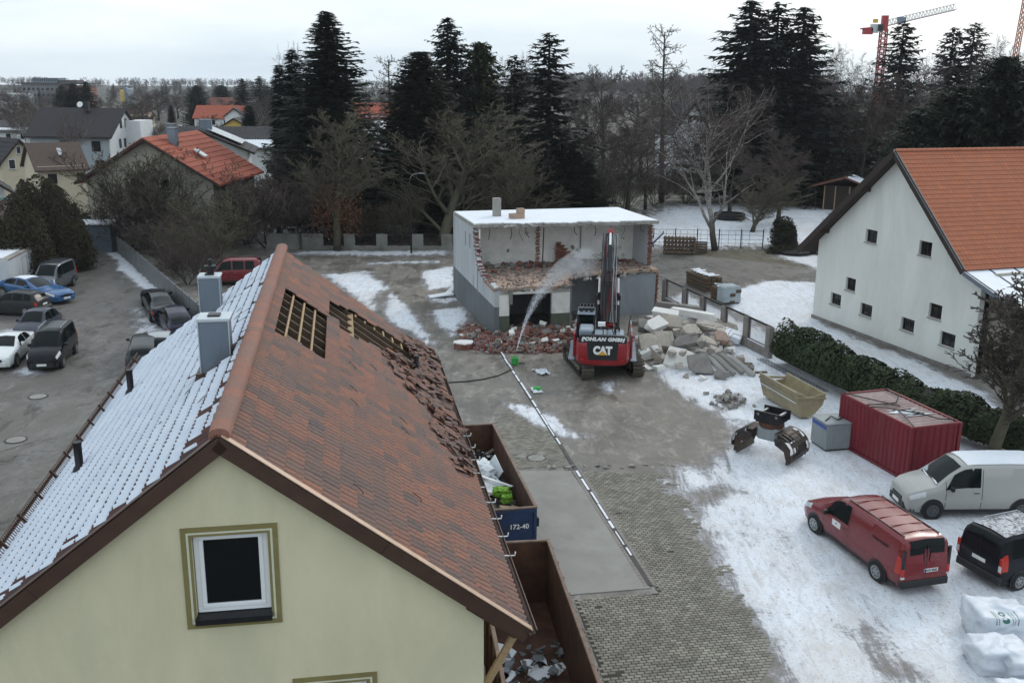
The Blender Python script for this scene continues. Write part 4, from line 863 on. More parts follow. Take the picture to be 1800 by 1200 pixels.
# ---------------------------------------------------------------- red tracked excavator
EB = Vector((5.35, 56.35, 0)); exc = thing('excavator', 'red and black tracked excavator seen from behind, boom raised into the ruin', 'excavator', EB, 0)
shoe = MB().box((0, 0, 0), (.68, .17, .05)).box((0, .05, .04), (.68, .02, .05)).box((0, -.03, .035), (.68, .02, .04)).mesh('track_shoe', 'track_steel')
TT = R(10.5)          # undercarriage turned against the upper body
for sx in (-1, 1):
    T0 = Matrix.Rotation(TT, 4, 'Z') @ Matrix.Translation((sx * 1.5, 0, 0)); L, r = 1.95, .47
    mb = MB(); prof = [(L * math.copysign(1, c) + r * .86 * c, .5 + r * .86 * s) for c, s in [(math.cos(a), math.sin(a)) for a in [R(-90 + 22.5 * i) for i in range(9)]]]
    prof += [(-L + r * .86 * math.cos(a), .5 + r * .86 * math.sin(a)) for a in [R(90 + 22.5 * i) for i in range(9)]]
    mb.prism(prof, -.24, .24, 'x', T=T0); tr = mb.build('track', 'dark_metal', exc, fix=True)
    mb = MB(); mb.prism([(-1.6, .3), (1.6, .3), (1.7, .62), (-1.7, .62)], -.3, .3, 'x', T=T0); mb.build('track_frame', 'track_steel', tr, fix=True)
    for k in range(6):
        mb = MB(); mb.tube(T0 @ Vector((-.32, -1.5 + k * .6, .28)), T0 @ Vector((.32, -1.5 + k * .6, .28)), .15, n=10); mb.build('roller', 'dark_metal', tr)
    per = 4 * L + 2 * math.pi * r; n = 50
    for k in range(n):
        d = k * per / n
        if d < 2 * L: y, z, a = -L + d, .5 - r, 0
        elif d < 2 * L + math.pi * r: q = (d - 2 * L) / r; y, z, a = L + r * math.sin(q), .5 - r * math.cos(q), q
        elif d < 4 * L + math.pi * r: y, z, a = L - (d - 2 * L - math.pi * r), .5 + r, math.pi
        else: q = (d - 4 * L - math.pi * r) / r; y, z, a = -L - r * math.sin(q), .5 + r * math.cos(q), math.pi + q
        o = link('track_shoe', shoe, tr); o.matrix_local = T0 @ Matrix.Translation((0, y, z)) @ Matrix.Rotation(a, 4, 'X') @ Matrix.Rotation(math.pi, 4, 'Y')
mb = MB(); mb.box((0, 0, .72), (2.3, 1.5, .4), rz=TT); mb.lathe([(.85, .85), (.85, 1.15)], 20); mb.build('undercarriage', 'dark_metal', exc)
# upper body: local +y is forward (away from the photographer)
UR = Matrix.Rotation(R(-5.5), 4, 'Z')
up = bpy.data.objects.new('upper_body', MB().box((0, .1, 1.24), (2.75, 4.6, .2)).mesh('upper_body', 'dark_metal')); COL.objects.link(up); up.parent = exc; up.matrix_local = UR
cw = [(-1.52, -2.35), (-1.36, -2.72), (-.9, -2.95), (0, -3.02), (.9, -2.95), (1.36, -2.72), (1.52, -2.35), (1.52, -1.85), (-1.52, -1.85)]
mb = MB(); n = len(cw); lev = [(.98, .93), (1.12, 1.0), (2.1, 1.0), (2.28, .96)]; vs = []
for z, k in lev: vs += [(x * k, -1.85 + (y + 1.85) * k, z) for x, y in cw]
fs = [tuple(range(n))[::-1], tuple(range(3 * n, 4 * n))] + [(l * n + i, l * n + (i + 1) % n, (l + 1) * n + (i + 1) % n, (l + 1) * n + i) for l in range(3) for i in range(n)]
mb.add(vs, fs); mb.build('counterweight', 'machine_red', up, 35, fix=True)
mb = MB(); mb.prism([(-.78, 1.32), (.8, 1.32), (.88, 2.2), (.86, 2.29), (-.86, 2.29), (-.88, 2.2)], -3.035, -2.9); mb.build('rear_panel', 'black_plastic', up, fix=True)
mb = MB(); mb.prism([(-1.36, 2.27), (1.36, 2.27), (1.33, 2.62), (1.2, 2.68), (-1.2, 2.68), (-1.33, 2.62)], -2.86, -2.62); mb.build('name_band', 'black_plastic', up, fix=True)
def lettering(txt, size, loc, mat, parent, rot=(R(90), 0, 0), shear=0, off=.012, sx=1, name='lettering', spacing=1.0):
    o = link(name, text_mesh(txt, size, shear, off, .004, spacing=spacing), parent); o.data.materials.clear(); o.data.materials.append(MAT[mat]); o.location = loc; o.rotation_euler = rot; o.scale = (sx, 1, 1); return o
lettering('POHLAN GMBH', .27, (0, -2.875, 2.47), 'white_paint', up, shear=.22, off=.018, sx=1.18, spacing=1.08)
lettering('CAT', .62, (0, -3.05, 1.86), 'white_paint', up, off=.04, sx=.86, spacing=.96)
mb = MB(); mb.prism([(-.27, 1.62), (.27, 1.62), (0, 1.86)], -3.066, -3.058); mb.build('yellow_triangle', 'yellow_paint', up, fix=True)
for sx in (-1, 1):
    mb = MB(); mb.box((sx * 1.12, -2.87, 2.36), (.12, .03, .06)); mb.build('tail_lamp', 'lamp_clear', up)
    mb = MB(); mb.box((sx * 1.1, -2.92, 1.3), (.22, .05, .08), rz=sx * .28); mb.build('reflector', 'lamp_red', up)
# hoods
mb = MB(); mb.box((-.95, -1.75, 2.72), (.8, 1.5, .36)); mb.build('engine_hood', 'machine_grey', up, bev=.08)
for x, wd in ((-.15, .7), (.45, .42), (.95, .5)):
    mb = MB(); mb.box((x, -1.85, 2.52), (wd - .03, 1.3, .3)); mb.build('engine_hood', 'machine_grey', up, bev=.04)
mb = MB(); mb.tube((.68, -1.75, 2.6), (.68, -1.75, 3.0), .07); mb.tube((.9, -1.6, 2.6), (.9, -1.6, 2.9), .05); mb.build('exhaust', 'black_plastic', up)
mb = MB(); mb.path([(-.62, -2.55, 2.68), (-.5, -2.35, 2.95), (.0, -2.3, 3.08), (.5, -2.35, 2.95), (.62, -2.55, 2.68)], .03, 6); mb.path([(0, -2.6, 2.7), (0, -2.3, 3.08)], .03, 6); mb.path([(-.5, -2.35, 2.95), (.5, -2.35, 2.95)], .025, 6); mb.build('guard_rail', 'black_plastic', up)
for sx in (-1, 1):
    for k in range(4):
        mb = MB(); mb.box((sx * 1.62, -1.7 + k * .95, 1.9 - k * .0), (.12, .9, 1.35), rz=0); mb.build('side_panel', 'machine_red' if k % 2 == 0 else 'machine_grey', up, bev=.03)
    mb = MB(); mb.box((sx * 1.75, -.4, 1.18), (.35, 4.2, .05)); mb.build('catwalk', 'machine_grey', up)
mb = MB(); mb.box((-.1, -1.0, 2.9), (.42, .25, .22)); mb.build('tool_box', 'white_paint', up)
# cab
cx_, cy_ = -1.02, .85
mb = MB(); mb.box((cx_, cy_, 1.75), (1.0, 1.7, .8)); cab = mb.build('cab', 'black_plastic', up, bev=.04)
for sx in (-1, 1):
    for sy in (-1, 1): mb = MB(); mb.box((cx_ + sx * .46, cy_ + sy * .8, 2.65), (.09, .1, 1.1)); mb.build('cab_post', 'black_plastic', cab)
    mb = MB(); mb.box((cx_ + sx * .47, cy_, 2.62), (.015, 1.5, .95)); mb.build('side_window', 'car_glass', cab)
mb = MB(); mb.box((cx_, cy_ - .8, 2.65), (.84, .015, .9)); mb.build('rear_window', 'car_glass', cab)
mb = MB(); mb.box((cx_, cy_ + .8, 2.5), (.84, .015, 1.2)); mb.build('windscreen', 'car_glass', cab)
mb = MB(); mb.box((cx_, cy_, 3.23), (1.06, 1.8, .1)); mb.build('cab_roof', 'machine_grey', cab, bev=.04)
mb = MB()
for k in range(5): mb.box((cx_ - .4 + k * .2, cy_ + .25, 3.46), (.05, 1.2, .05))
for y in (-.3, .8): mb.box((cx_, cy_ + y, 3.4), (.95, .06, .14))
mb.build('roof_guard', 'black_plastic', cab)
for k in range(3): mb = MB(); mb.box((cx_ - .3 + k * .3, cy_ - .45, 3.36), (.16, .1, .12)); mb.build('work_lamp', 'dark_metal', cab)
mb = MB(); mb.box((cx_ - .72, cy_ - .1, 2.9), (.2, .06, .36)); mb.build('mirror', 'black_plastic', cab)
mb = MB(); mb.path([(1.45, .3, 1.9), (1.5, .35, 2.7), (1.6, .4, 3.1), (1.62, .55, 3.1)], .03, 6); mb.build('mirror_post', 'black_plastic', up)
# boom, cylinders, stick, grapple
def boxbeam(pts, wds, hts, name, mat, parent):
    mb = MB(); k = len(pts)
    for i, (p, wd, ht) in enumerate(zip(pts, wds, hts)):
        p = Vector(p); d = (Vector(pts[min(i + 1, k - 1)]) - Vector(pts[max(i - 1, 0)])).normalized(); x = Vector((1, 0, 0)); z = x.cross(d)
        for sx, sz in ((-1, -1), (1, -1), (1, 1), (-1, 1)): mb.v.append(tuple(p + x * sx * wd / 2 + z * sz * ht / 2))
    for i in range(k - 1):
        for j in range(4): mb.f.append((i * 4 + j, i * 4 + (j + 1) % 4, i * 4 + 4 + (j + 1) % 4, i * 4 + 4 + j)); mb.m.append(0)
    mb.f += [(3, 2, 1, 0), tuple(range(4 * k - 4, 4 * k))]; mb.m += [0, 0]
    return mb.build(name, mat, parent, fix=True, bev=.02)
boom = boxbeam([(.25, .9, 2.2), (.25, 2.4, 3.8), (.25, 3.9, 5.3), (.25, 5.2, 6.5), (.25, 5.9, 6.75)], [.7, .68, .62, .5, .42], [.6, .95, 1.05, .8, .55], 'boom', 'machine_red', up)
for sx in (-1, 1):
    mb = MB(); mb.tube((.25 + sx * .56, 1.6, 1.7), (.25 + sx * .58, 2.5, 3.25), .14, n=10); mb.build('lift_cylinder', 'dark_metal', boom)
    mb = MB(); mb.tube((.25 + sx * .58, 2.4, 3.1), (.25 + sx * .56, 3.35, 4.75), .075, n=8); mb.build('piston_rod', 'white_paint', boom)
    mb = MB(); mb.box((.25 + sx * .56, 2.45, 3.75), (.34, .34, .3)); mb.box((.25 + sx * .54, 2.45, 3.96), (.24, .28, .14)); mb.build('boom_lamp', 'dark_metal', boom)
mb = MB(); mb.tube((.25, 2.9, 5.2), (.25, 4.3, 6.6), .13, n=10); mb.build('stick_cylinder', 'dark_metal', boom); mb = MB(); mb.tube((.25, 4.25, 6.55), (.25, 5.4, 7.35), .075, n=10); mb.build('piston_rod', 'white_paint', boom)
mb = MB(); mb.box((.25, 2.6, 4.6), (.5, .6, .3)); mb.build('valve_block', 'dark_metal', boom)
rh = random.Random(9)
for k in range(34):
    x = .25 + rh.uniform(-.46, .46); col = rh.choice(['hose_black'] * 6 + ['galv', 'paint_red'])
    pts = [(x + rh.uniform(-.05, .05), y, z + .32) for y, z in ((.6, 2.3), (1.3, 3.0 + rh.uniform(-.2, .2)), (2.2, 4.3 + rh.uniform(-.1, .2)), (3.2, 5.2), (4.3, 6.2), (5.3, 6.9))]
    mb = MB(); mb.path(pts, rh.uniform(.02, .035), 5); mb.build('hydraulic_hose', col, boom)
stick = boxbeam([(.25, 5.3, 7.4), (.25, 5.9, 6.7), (.25, 6.9, 5.2), (.25, 7.5, 4.0)], [.3, .42, .38, .32], [.35, .7, .5, .35], 'stick', 'machine_red', up)
mb = MB(); mb.tube((.25, 7.3, 4.1), (.25, 8.0, 3.0), .3, n=10); mb.build('rotator', 'dark_metal', stick)
for sx in (-1, 1): mb = MB(); mb.prism([(.25 + sx * .1, 3.1), (.25 + sx * .75, 2.6), (.25 + sx * .8, 1.9), (.25 + sx * .3, 1.7), (.25 + sx * .55, 2.1)], 7.5, 8.5); mb.build('grapple_jaw', 'grapple_steel', stick, fix=True)
# ---------------------------------------------------------------- water spray, hose and litter in the yard
p0 = G(905, 640); noz = thing('sprinkler', 'bright green plastic water sprinkler on the yard drain', 'sprinkler', (p0.x, p0.y, 0)); noz.scale = (.75, .75, .75)
mb = MB()
for sx in (-1, 1):
    for z in (.08, .3, .52): mb.box((sx * .25, 0, z), (.06, .5, .06))
    for sy in (-1, 1): mb.box((sx * .25, sy * .22, .3), (.07, .07, .6))
for z in (.08, .52): mb.box((0, .22, z), (.5, .06, .06)); mb.box((0, -.22, z), (.5, .06, .06))
mb.build('frame', 'green_plastic', noz); mb = MB(); mb.lathe([(.22, .1), (.2, .5), (.08, .55), (.06, .72)], 10); mb.build('tank', 'green_plastic', noz, 50); mb = MB(); mb.box((.35, .1, .06), (1.0, .05, .05)); mb.build('foot_bar', 'dark_metal', noz)
pe = Vector((5.2, 66.2, 4.6)); ctl = [Vector((p0.x + .1, p0.y + .3, .8)), Vector((1.2, 61.5, 3.5)), Vector((3.0, 64.0, 4.9)), pe]
def bez(t): a, b, c, d = ctl; return a * (1 - t) ** 3 + b * 3 * t * (1 - t) ** 2 + c * 3 * t * t * (1 - t) + d * t ** 3
mb = MB(); NB = 22
mb.path([bez(i / NB) for i in range(NB + 1)], [.03 + 1.05 * (i / NB) ** 1.2 + .03 * math.sin(i * 2.1) for i in range(NB + 1)], 14)
spray = mb.build('water_spray', 'snow', None, True); tag(spray, 'pale water mist jet arching from the green sprinkler into the ruin', 'water spray', kind='stuff')
m = bpy.data.materials.new('mist'); m.use_nodes = True; t_ = m.node_tree; t_.nodes.clear(); MAT['mist'] = m
ou = t_.nodes.new('ShaderNodeOutputMaterial'); vo_ = t_.nodes.new('ShaderNodeVolumePrincipled'); t_.links.new(vo_.outputs[0], ou.inputs['Volume']); vo_.inputs['Color'].default_value = (.9, .93, .97, 1)
nz_ = t_.nodes.new('ShaderNodeTexNoise'); nz_.inputs['Scale'].default_value = 1.5; nz_.inputs['Detail'].default_value = 4; rp = t_.nodes.new('ShaderNodeValToRGB'); rp.color_ramp.elements[0].position = .38; rp.color_ramp.elements[0].color = (.12, .12, .12, 1); rp.color_ramp.elements[1].position = .66; rp.color_ramp.elements[1].color = (.6, .6, .6, 1)
tcg = t_.nodes.new('ShaderNodeTexCoord'); t_.links.new(tcg.outputs['Object'], nz_.inputs[0]); t_.links.new(nz_.outputs[0], rp.inputs[0]); t_.links.new(rp.outputs[0], vo_.inputs['Density'])
spray.data.materials.clear(); spray.data.materials.append(m)
rd = random.Random(4); mb = MB()
for k in range(2600):
    t = rd.random() ** .8; c = bez(t); rr = .02 + .95 * t ** 1.2; q = Vector((rd.gauss(0, .42), rd.gauss(0, .42), rd.gauss(0, .42) - .25 * t)) * rr; s = rd.uniform(.008, .016) + .01 * (1 - t)
    mb.add([c + q + Vector(v) * s for v in ((1, 0, -.6), (-.5, .87, -.6), (-.5, -.87, -.6), (0, 0, 1.6))], [(0, 2, 1), (0, 1, 3), (1, 2, 3), (2, 0, 3)])
t = NT('water_drop'); t.set((.8, .85, .9), .15); o = mb.build('water_drops', 'water_drop', spray); tag(o, kind='stuff')
hp = [G(903, 644, .04), G(893, 652, .04), G(875, 660, .04), G(850, 666, .04), G(820, 670, .04), G(770, 673, .04), G(700, 668, .04)]
mb = MB(); mb.path(hp, .035, 6); o = mb.build('water_hose', 'hose_black'); tag(o, 'black water hose running from the sprinkler across the yard', 'hose')
def crumple(px, py, w_, d_, mat, lab, cat, seed, h=.16, n=9):
    rr = random.Random(seed); p = G(px, py); mb = MB(); vs = []
    for i in range(n):
        for j in range(n):
            u, v = i / (n - 1) - .5, j / (n - 1) - .5; e = rr.uniform(.8, 1.15); vs.append((u * w_ * e, v * d_ * e, .02 + h * max(0, rr.gauss(.35, .4)) * (1 - 1.3 * max(abs(u), abs(v)))))
    mb.add(vs, [(i * n + j, (i + 1) * n + j, (i + 1) * n + j + 1, i * n + j + 1) for i in range(n - 1) for j in range(n - 1)]); o = mb.build('plastic_sheet', mat); o.location = (p.x, p.y, .02); o.rotation_euler = (0, 0, rr.uniform(0, 3)); tag(o, lab, cat); return o
crumple(953, 655, 1.15, .8, 'styro', 'crumpled white plastic sheet on the paving left of the digger', 'plastic sheet', 1, .35)
crumple(943, 687, .9, .55, 'styro', 'crumpled white plastic sheet under a green bottle crate', 'plastic sheet', 2, .15)
p = G(944, 687); mb = MB(); mb.box((0, 0, .16), (.42, .26, .14)); o = mb.build('green_crate', 'green_plastic', bev=.02); o.location = p; tag(o, 'small dark green crate lying on white plastic near the drain', 'crate')
# ---------------------------------------------------------------- roll-off skips beside the house
def skip(name, label, nf, ff, wd, body, ht=2.4, number=None):
    """nf / ff: near and far right top corners on the ground plan"""
    a, b = Vector(nf), Vector(ff); d = (b - a); L = d.length; rz = math.atan2(-d.x, d.y)
    s = thing(name, label, 'skip', (a.x, a.y, 0), rz); th = .07; z0 = .25
    mb = MB(); mb.box((-wd / 2, L / 2, z0), (wd, L, .1)); mb.build('floor', 'rust', s)
    for x in (-th / 2, -wd + th / 2): mb = MB(); mb.box((x, L / 2, (z0 + ht) / 2), (th, L, ht - z0)); mb.build('side_wall', 'rust', s)
    mb = MB(); mb.box((-wd / 2, L - th / 2, (z0 + ht) / 2), (wd - 2 * th, th, ht - z0)); mb.build('end_wall', 'rust', s)
    mb = MB(); mb.box((-wd / 2, th / 2, (z0 + ht) / 2), (wd - 2 * th, th, ht - z0)); dr = mb.build('end_door', body, s)
    ring(MB(), -wd / 2, (z0 + ht) / 2, wd / 2 - .01, (ht - z0) / 2 - .01, .1, -.05, -.002).build('door_frame', body, dr)
    mb = MB(); mb.box((.045, .12, ht - .55), (.09, .16, .3)); mb.build('door_latch', 'dark_metal', dr)
    for x in (-th / 2, -wd + th / 2): mb = MB(); mb.box((x, L / 2, ht + .03), (.11, L + .04, .065)); mb.build('rim', 'rust_rim', s, bev=.015)
    for y in (th / 2, L - th / 2): mb = MB(); mb.box((-wd / 2, y, ht + .028), (wd - .1, .1, .06)); mb.build('rim', 'rust_rim', s, bev=.015)
    for k in range(9): mb = MB(); mb.box((.04, .4 + k * (L - .8) / 8, 1.3), (.07, .1, 2.1)); mb.build('rib', body, s); 
    for k in range(9): mb = MB(); mb.box((-wd - .04, .4 + k * (L - .8) / 8, 1.3), (.07, .1, 2.1)); mb.build('rib', body, s)
    for x in (-.6, -wd + .6): mb = MB(); mb.box((x, L / 2, .12), (.14, L - .2, .2)); mb.build('skid_rail', 'dark_metal', s)
    if number: lettering(number, .24, (-.62, -.055, ht - .62), 'white_paint', s, off=.004)
    return s, L
sk1, L1 = skip('skip_container', 'rusty roll-off skip with a blue end door holding bulky waste', G(944, 891, 2.43)[:2], G(868, 744, 2.43)[:2], 2.35, 'skip_blue', number='172-40')
n2f = G(965, 948, 2.43); dd = Vector((.16, -1)); dd.normalize(); n2n = Vector((n2f.x, n2f.y)) + Vector((.128, -1)).normalized() * 8.4
sk2, L2 = skip('skip_container', 'rusty roll-off skip under the eave holding slate shards', n2n, n2f[:2], 2.35, 'rust')
rs = random.Random(8)
def in_skip(s, x, y, z): return s.matrix_basis @ Vector((x, y, z))
bpy.context.view_layer.update()
# waste in the far skip
wl = [('white plastic panel sticking up in the far skip', 'styro', (-.55, 5.0, 1.9), (.05, .9, .55), (.5, .3, .4)), ('bent white sheet lying in the far skip', 'styro', (-.9, 4.4, 1.75), (.8, 1.1, .03), (.3, .25, .5)), ('pale foam board lying across the far skip', 'styro', (-1.2, 3.5, 1.6), (.9, .5, .06), (.2, -.3, .9)),
      ('long white plank lying in the far skip', 'white_paint', (-.8, 3.9, 1.85), (.18, 1.6, .04), (.1, .2, .9)), ('upright grey brown panel at the far end of the far skip', 'cardboard', (-1.4, 5.4, 1.7), (.06, .5, .8), (.1, .2, .2)),
      ('open cardboard box by the blue door in the far skip', 'cardboard', (-.75, 1.3, 1.5), (.6, .7, .6), (.1, .25, .2)), ('second cardboard box by the blue door in the far skip', 'cardboard', (-.4, 1.6, 1.45), (.5, .4, .5), (.0, .3, -.2)),
      ('black plastic tray lying in the far skip', 'black_plastic', (-1.05, 2.0, 1.55), (.5, 1.3, .12), (.3, .4, .5)), ('wooden board leaning in the far skip', 'wood_new', (-1.5, 1.9, 1.6), (.3, 1.5, .04), (.3, .5, -.2)),
      ('grey foam strip lying in the far skip', 'styro', (-1.6, 2.9, 1.6), (.25, 1.0, .08), (.2, .2, .6)), ('white plastic pipe lying in the far skip', 'white_paint', (-1.0, 2.9, 1.75), (.1, 1.3, .1), (.2, 0, 1.1))]
for lab, mt, loc, dim, rot in wl:
    mb = MB(); mb.box((0, 0, 0), dim); o = mb.build('waste_piece', mt, bev=.01); o.location = in_skip(sk1, *loc); o.rotation_euler = (rot[0], rot[1], rot[2] + sk1.rotation_euler.z); tag(o, lab, 'waste')
def bagblob(name, loc, sx, sy, sz, mat, lab, seed, amp=.16, cat='bag', freq=2.6):
    bm = bmesh.new(); bmesh.ops.create_icosphere(bm, subdivisions=5, radius=1)
    for v in bm.verts:
        p = v.co.copy(); q = .9 * noise.noise(p * freq + Vector((seed, 0, 0))) - 1.1 * abs(noise.noise(p * freq * 1.3 + Vector((0, 0, seed)))) - .3 * abs(noise.noise(p * freq * 3.1 + Vector((0, seed, 0)))) + .4
        e = p.normalized(); f = max(abs(e.x), abs(e.y), abs(e.z)) ** -.75
        v.co = Vector((e.x * sx * f, e.y * sy * f, e.z * sz * f)) * (1 + amp * q)
        if v.co.z < -sz * .8: v.co.z = -sz * .8
    me = bpy.data.meshes.new(name); bm.to_mesh(me); bm.free(); me.materials.append(MAT[mat]); me.polygons.foreach_set('use_smooth', [True] * len(me.polygons)); o = link(name, me); o.location = loc; tag(o, lab, cat); return o
bagblob('plastic_bag', in_skip(sk1, -.72, 2.75, 1.85), .26, .2, .15, 'lime', 'bright lime green plastic bag in the far skip', 3, .5); bagblob('plastic_bag', in_skip(sk1, -.6, 2.35, 1.75), .17, .15, .14, 'lime', 'smaller lime green plastic bag in the far skip', 5, .5)
bagblob('plastic_bag', in_skip(sk1, -1.2, 4.9, 1.75), .5, .45, .35, 'styro', 'torn white plastic bag at the far end of the far skip', 9, .5)
mb = MB()
for k in range(500):
    s = rs.uniform(.05, .22); mb.box((0, 0, 0), (s, s * rs.uniform(.4, 1.6), s * .3), T=Matrix.Translation((rs.uniform(-2.2, -.15), rs.uniform(.2, L1 - .3), rs.uniform(1.15, 1.45))) @ Matrix.Rotation(rs.uniform(0, 6), 4, 'Z') @ Matrix.Rotation(rs.gauss(0, .5), 4, 'X'), mi=rs.randrange(4))
o = mb.build('loose_waste', ['styro', 'wood_old', 'dark_metal', 'mortar_grey']); o.matrix_world = sk1.matrix_basis; tag(o, 'loose mixed building waste filling the far skip', 'waste', kind='stuff')
mb = MB(); mb.box((-1.17, L1 / 2, .8), (2.1, L1 - .2, .9)); o = mb.build('waste_fill', 'wood_dark'); o.matrix_world = sk1.matrix_basis; tag(o, 'dark packed waste under the loose pieces of the far skip', 'waste', kind='stuff')
# slate shards in the near skip
for k in range(170):
    mb = MB(); s = rs.uniform(.1, .32); pts = sorted([(rs.uniform(0, 6.28)) for _ in range(6)]); mb.prism([(math.cos(a) * s * .6, math.sin(a) * s * .5) for a in pts], -.012, .012, 'z')
    y = rs.uniform(.3, 5.6); o = mb.build('slate_shard', rs.choice(['slate', 'slate', 'slate', 'dark_metal']), fix=True); o.location = in_skip(sk2, rs.uniform(-2.2, -.15), y, .36 + rs.uniform(0, .22)); o.rotation_euler = (rs.gauss(0, .3), rs.gauss(0, .3), rs.uniform(0, 6)); tag(o, 'grey slate shard lying on the floor of the near skip', 'shard', 'slate shards in the near skip')
for k in range(16):
    s = rs.uniform(.15, .5); x, y = rs.uniform(-2.0, -.3), rs.uniform(.4, 7.6); mb = MB(); mb.prism([(x + math.cos(q * .9) * s * rs.uniform(.5, 1), y + math.sin(q * .9) * s * rs.uniform(.6, 1.3)) for q in range(7)], .3, .335, 'z'); mb.build('snow_patch', 'snow', sk2, fix=True)
mb = MB(); mb.path([in_skip(sk2, -1.6, 3.5, .7), in_skip(sk2, -1.2, 2.4, .8), in_skip(sk2, -1.0, 2.2, .75)], .018, 5); o = mb.build('bent_wire', 'white_paint'); tag(o, 'bent white wire lying on the slate shards', 'wire')
# ---------------------------------------------------------------- vehicles
# stations along the length (x from the nose): x, sill z, belt z, top z, half width at belt, half width of top
CARS = {
 'van': dict(L=5.1, st=[(0, .36, .62, .74, .66, .5), (.08, .28, .7, .86, .82, .66), (.35, .24, .84, 1.0, .93, .76), (.75, .22, .94, 1.12, .955, .8), (1.05, .22, 1.0, 1.19, .96, .8), (1.5, .22, 1.05, 1.56, .96, .74), (1.92, .22, 1.06, 1.85, .96, .74), (2.25, .22, 1.06, 1.92, .96, .77), (3.5, .22, 1.06, 1.94, .96, .79), (4.75, .23, 1.06, 1.92, .95, .79), (4.98, .28, 1.05, 1.88, .94, .78), (5.06, .34, 1.02, 1.80, .92, .75), (5.1, .42, .95, 1.2, .9, .78)],
      ws=(1.08, 1.9), rear=(4.985, 5.075), side=[(1.3, 1.62, 2.55)], wb=(.9, 4.1), wr=.335, mirror=1.5),
 'boxvan': dict(L=4.3, st=[(0, .36, .6, .72, .62, .48), (.08, .28, .68, .84, .8, .64), (.4, .24, .84, 1.0, .9, .74), (.95, .22, .98, 1.13, .92, .77), (1.35, .22, 1.04, 1.5, .92, .72), (1.72, .22, 1.05, 1.77, .92, .7), (2.1, .22, 1.05, 1.84, .92, .72), (3.9, .22, 1.05, 1.82, .915, .72), (4.16, .28, 1.04, 1.76, .9, .7), (4.26, .34, 1.0, 1.62, .88, .7), (4.3, .42, .92, 1.1, .86, .74)],
      ws=(.99, 1.7), rear=(4.1, 4.27), side=[(1.22, 1.55, 2.25), (2.35, 2.35, 3.1), (3.2, 3.2, 3.85)], wb=(.82, 3.5), wr=.31, mirror=1.35),
 'hatch': dict(L=4.3, st=[(0, .34, .56, .66, .6, .48), (.1, .24, .62, .76, .8, .66), (.5, .2, .78, .88, .88, .74), (1.15, .18, .88, 1.0, .9, .76), (1.6, .18, .93, 1.24, .9, .68), (2.0, .18, .94, 1.42, .9, .62), (2.5, .18, .94, 1.47, .9, .63), (3.3, .18, .95, 1.43, .89, .62), (3.75, .2, .96, 1.3, .88, .62), (4.1, .26, .96, 1.06, .86, .66), (4.25, .34, .88, .98, .82, .68), (4.3, .42, .75, .85, .76, .62)],
      ws=(1.18, 1.97), rear=(3.5, 4.08), side=[(1.45, 1.85, 2.5), (2.6, 2.6, 3.35), (3.42, 3.42, 3.7)], wb=(.85, 3.47), wr=.31, mirror=1.6),
 'estate': dict(L=4.7, st=[(0, .34, .56, .66, .6, .48), (.1, .24, .62, .76, .8, .66), (.55, .2, .78, .88, .89, .74), (1.25, .18, .88, .99, .91, .76), (1.75, .18, .93, 1.25, .91, .68), (2.15, .18, .94, 1.42, .91, .62), (2.7, .18, .94, 1.47, .91, .64), (3.8, .18, .95, 1.44, .9, .64), (4.25, .2, .96, 1.34, .89, .64), (4.52, .26, .96, 1.08, .87, .68), (4.65, .34, .88, .98, .83, .68), (4.7, .42, .75, .85, .78, .64)],
      ws=(1.28, 2.12), rear=(4.1, 4.5), side=[(1.6, 1.98, 2.65), (2.75, 2.75, 3.5), (3.58, 3.58, 4.15)], wb=(.9, 3.72), wr=.33, mirror=1.75),
 'coupe': dict(L=4.6, st=[(0, .34, .54, .64, .6, .48), (.1, .22, .6, .74, .8, .66), (.6, .18, .76, .86, .9, .76), (1.35, .17, .86, .96, .92, .78), (1.85, .17, .91, 1.18, .92, .68), (2.25, .17, .92, 1.34, .92, .6), (2.7, .17, .92, 1.38, .92, .6), (3.3, .17, .93, 1.31, .92, .6), (3.75, .19, .95, 1.13, .91, .64), (4.1, .22, .96, 1.02, .89, .72), (4.45, .28, .92, 1.0, .84, .72), (4.6, .4, .75, .86, .74, .6)],
      ws=(1.38, 2.2), rear=(3.3, 4.02), side=[(1.7, 2.08, 2.75), (2.83, 2.83, 3.55)], wb=(.9, 3.7), wr=.33, mirror=1.85)}
def catmull(st, x):
    n = len(st)
    for i in range(n - 1):
        if st[i][0] <= x <= st[i + 1][0] + 1e-9:
            f = (x - st[i][0]) / (st[i + 1][0] - st[i][0]); return [a + (b - a) * f for a, b in zip(st[i][1:], st[i + 1][1:])]
    return list(st[-1][1:])
def sect(st, x, k):
    """point of the body section: k 0 sill .. 1 flank .. 2 belt .. 3 cant rail .. 4 roof edge .. 5 centre line"""
    z0, zb, zt, wb, wt = catmull(st, x); cr = .035
    pts = [(wb * .93, z0), (wb + .01, z0 + (zb - z0) * .55), (wb - .015, zb), (wt + .04, zb + (zt - zb) * .88), (wt - .06, zt - .01), (0, zt + cr)]
    i = min(4, int(k)); f = k - i; a, b = pts[i], pts[i + 1]; return (a[0] + (b[0] - a[0]) * f, a[1] + (b[1] - a[1]) * f)
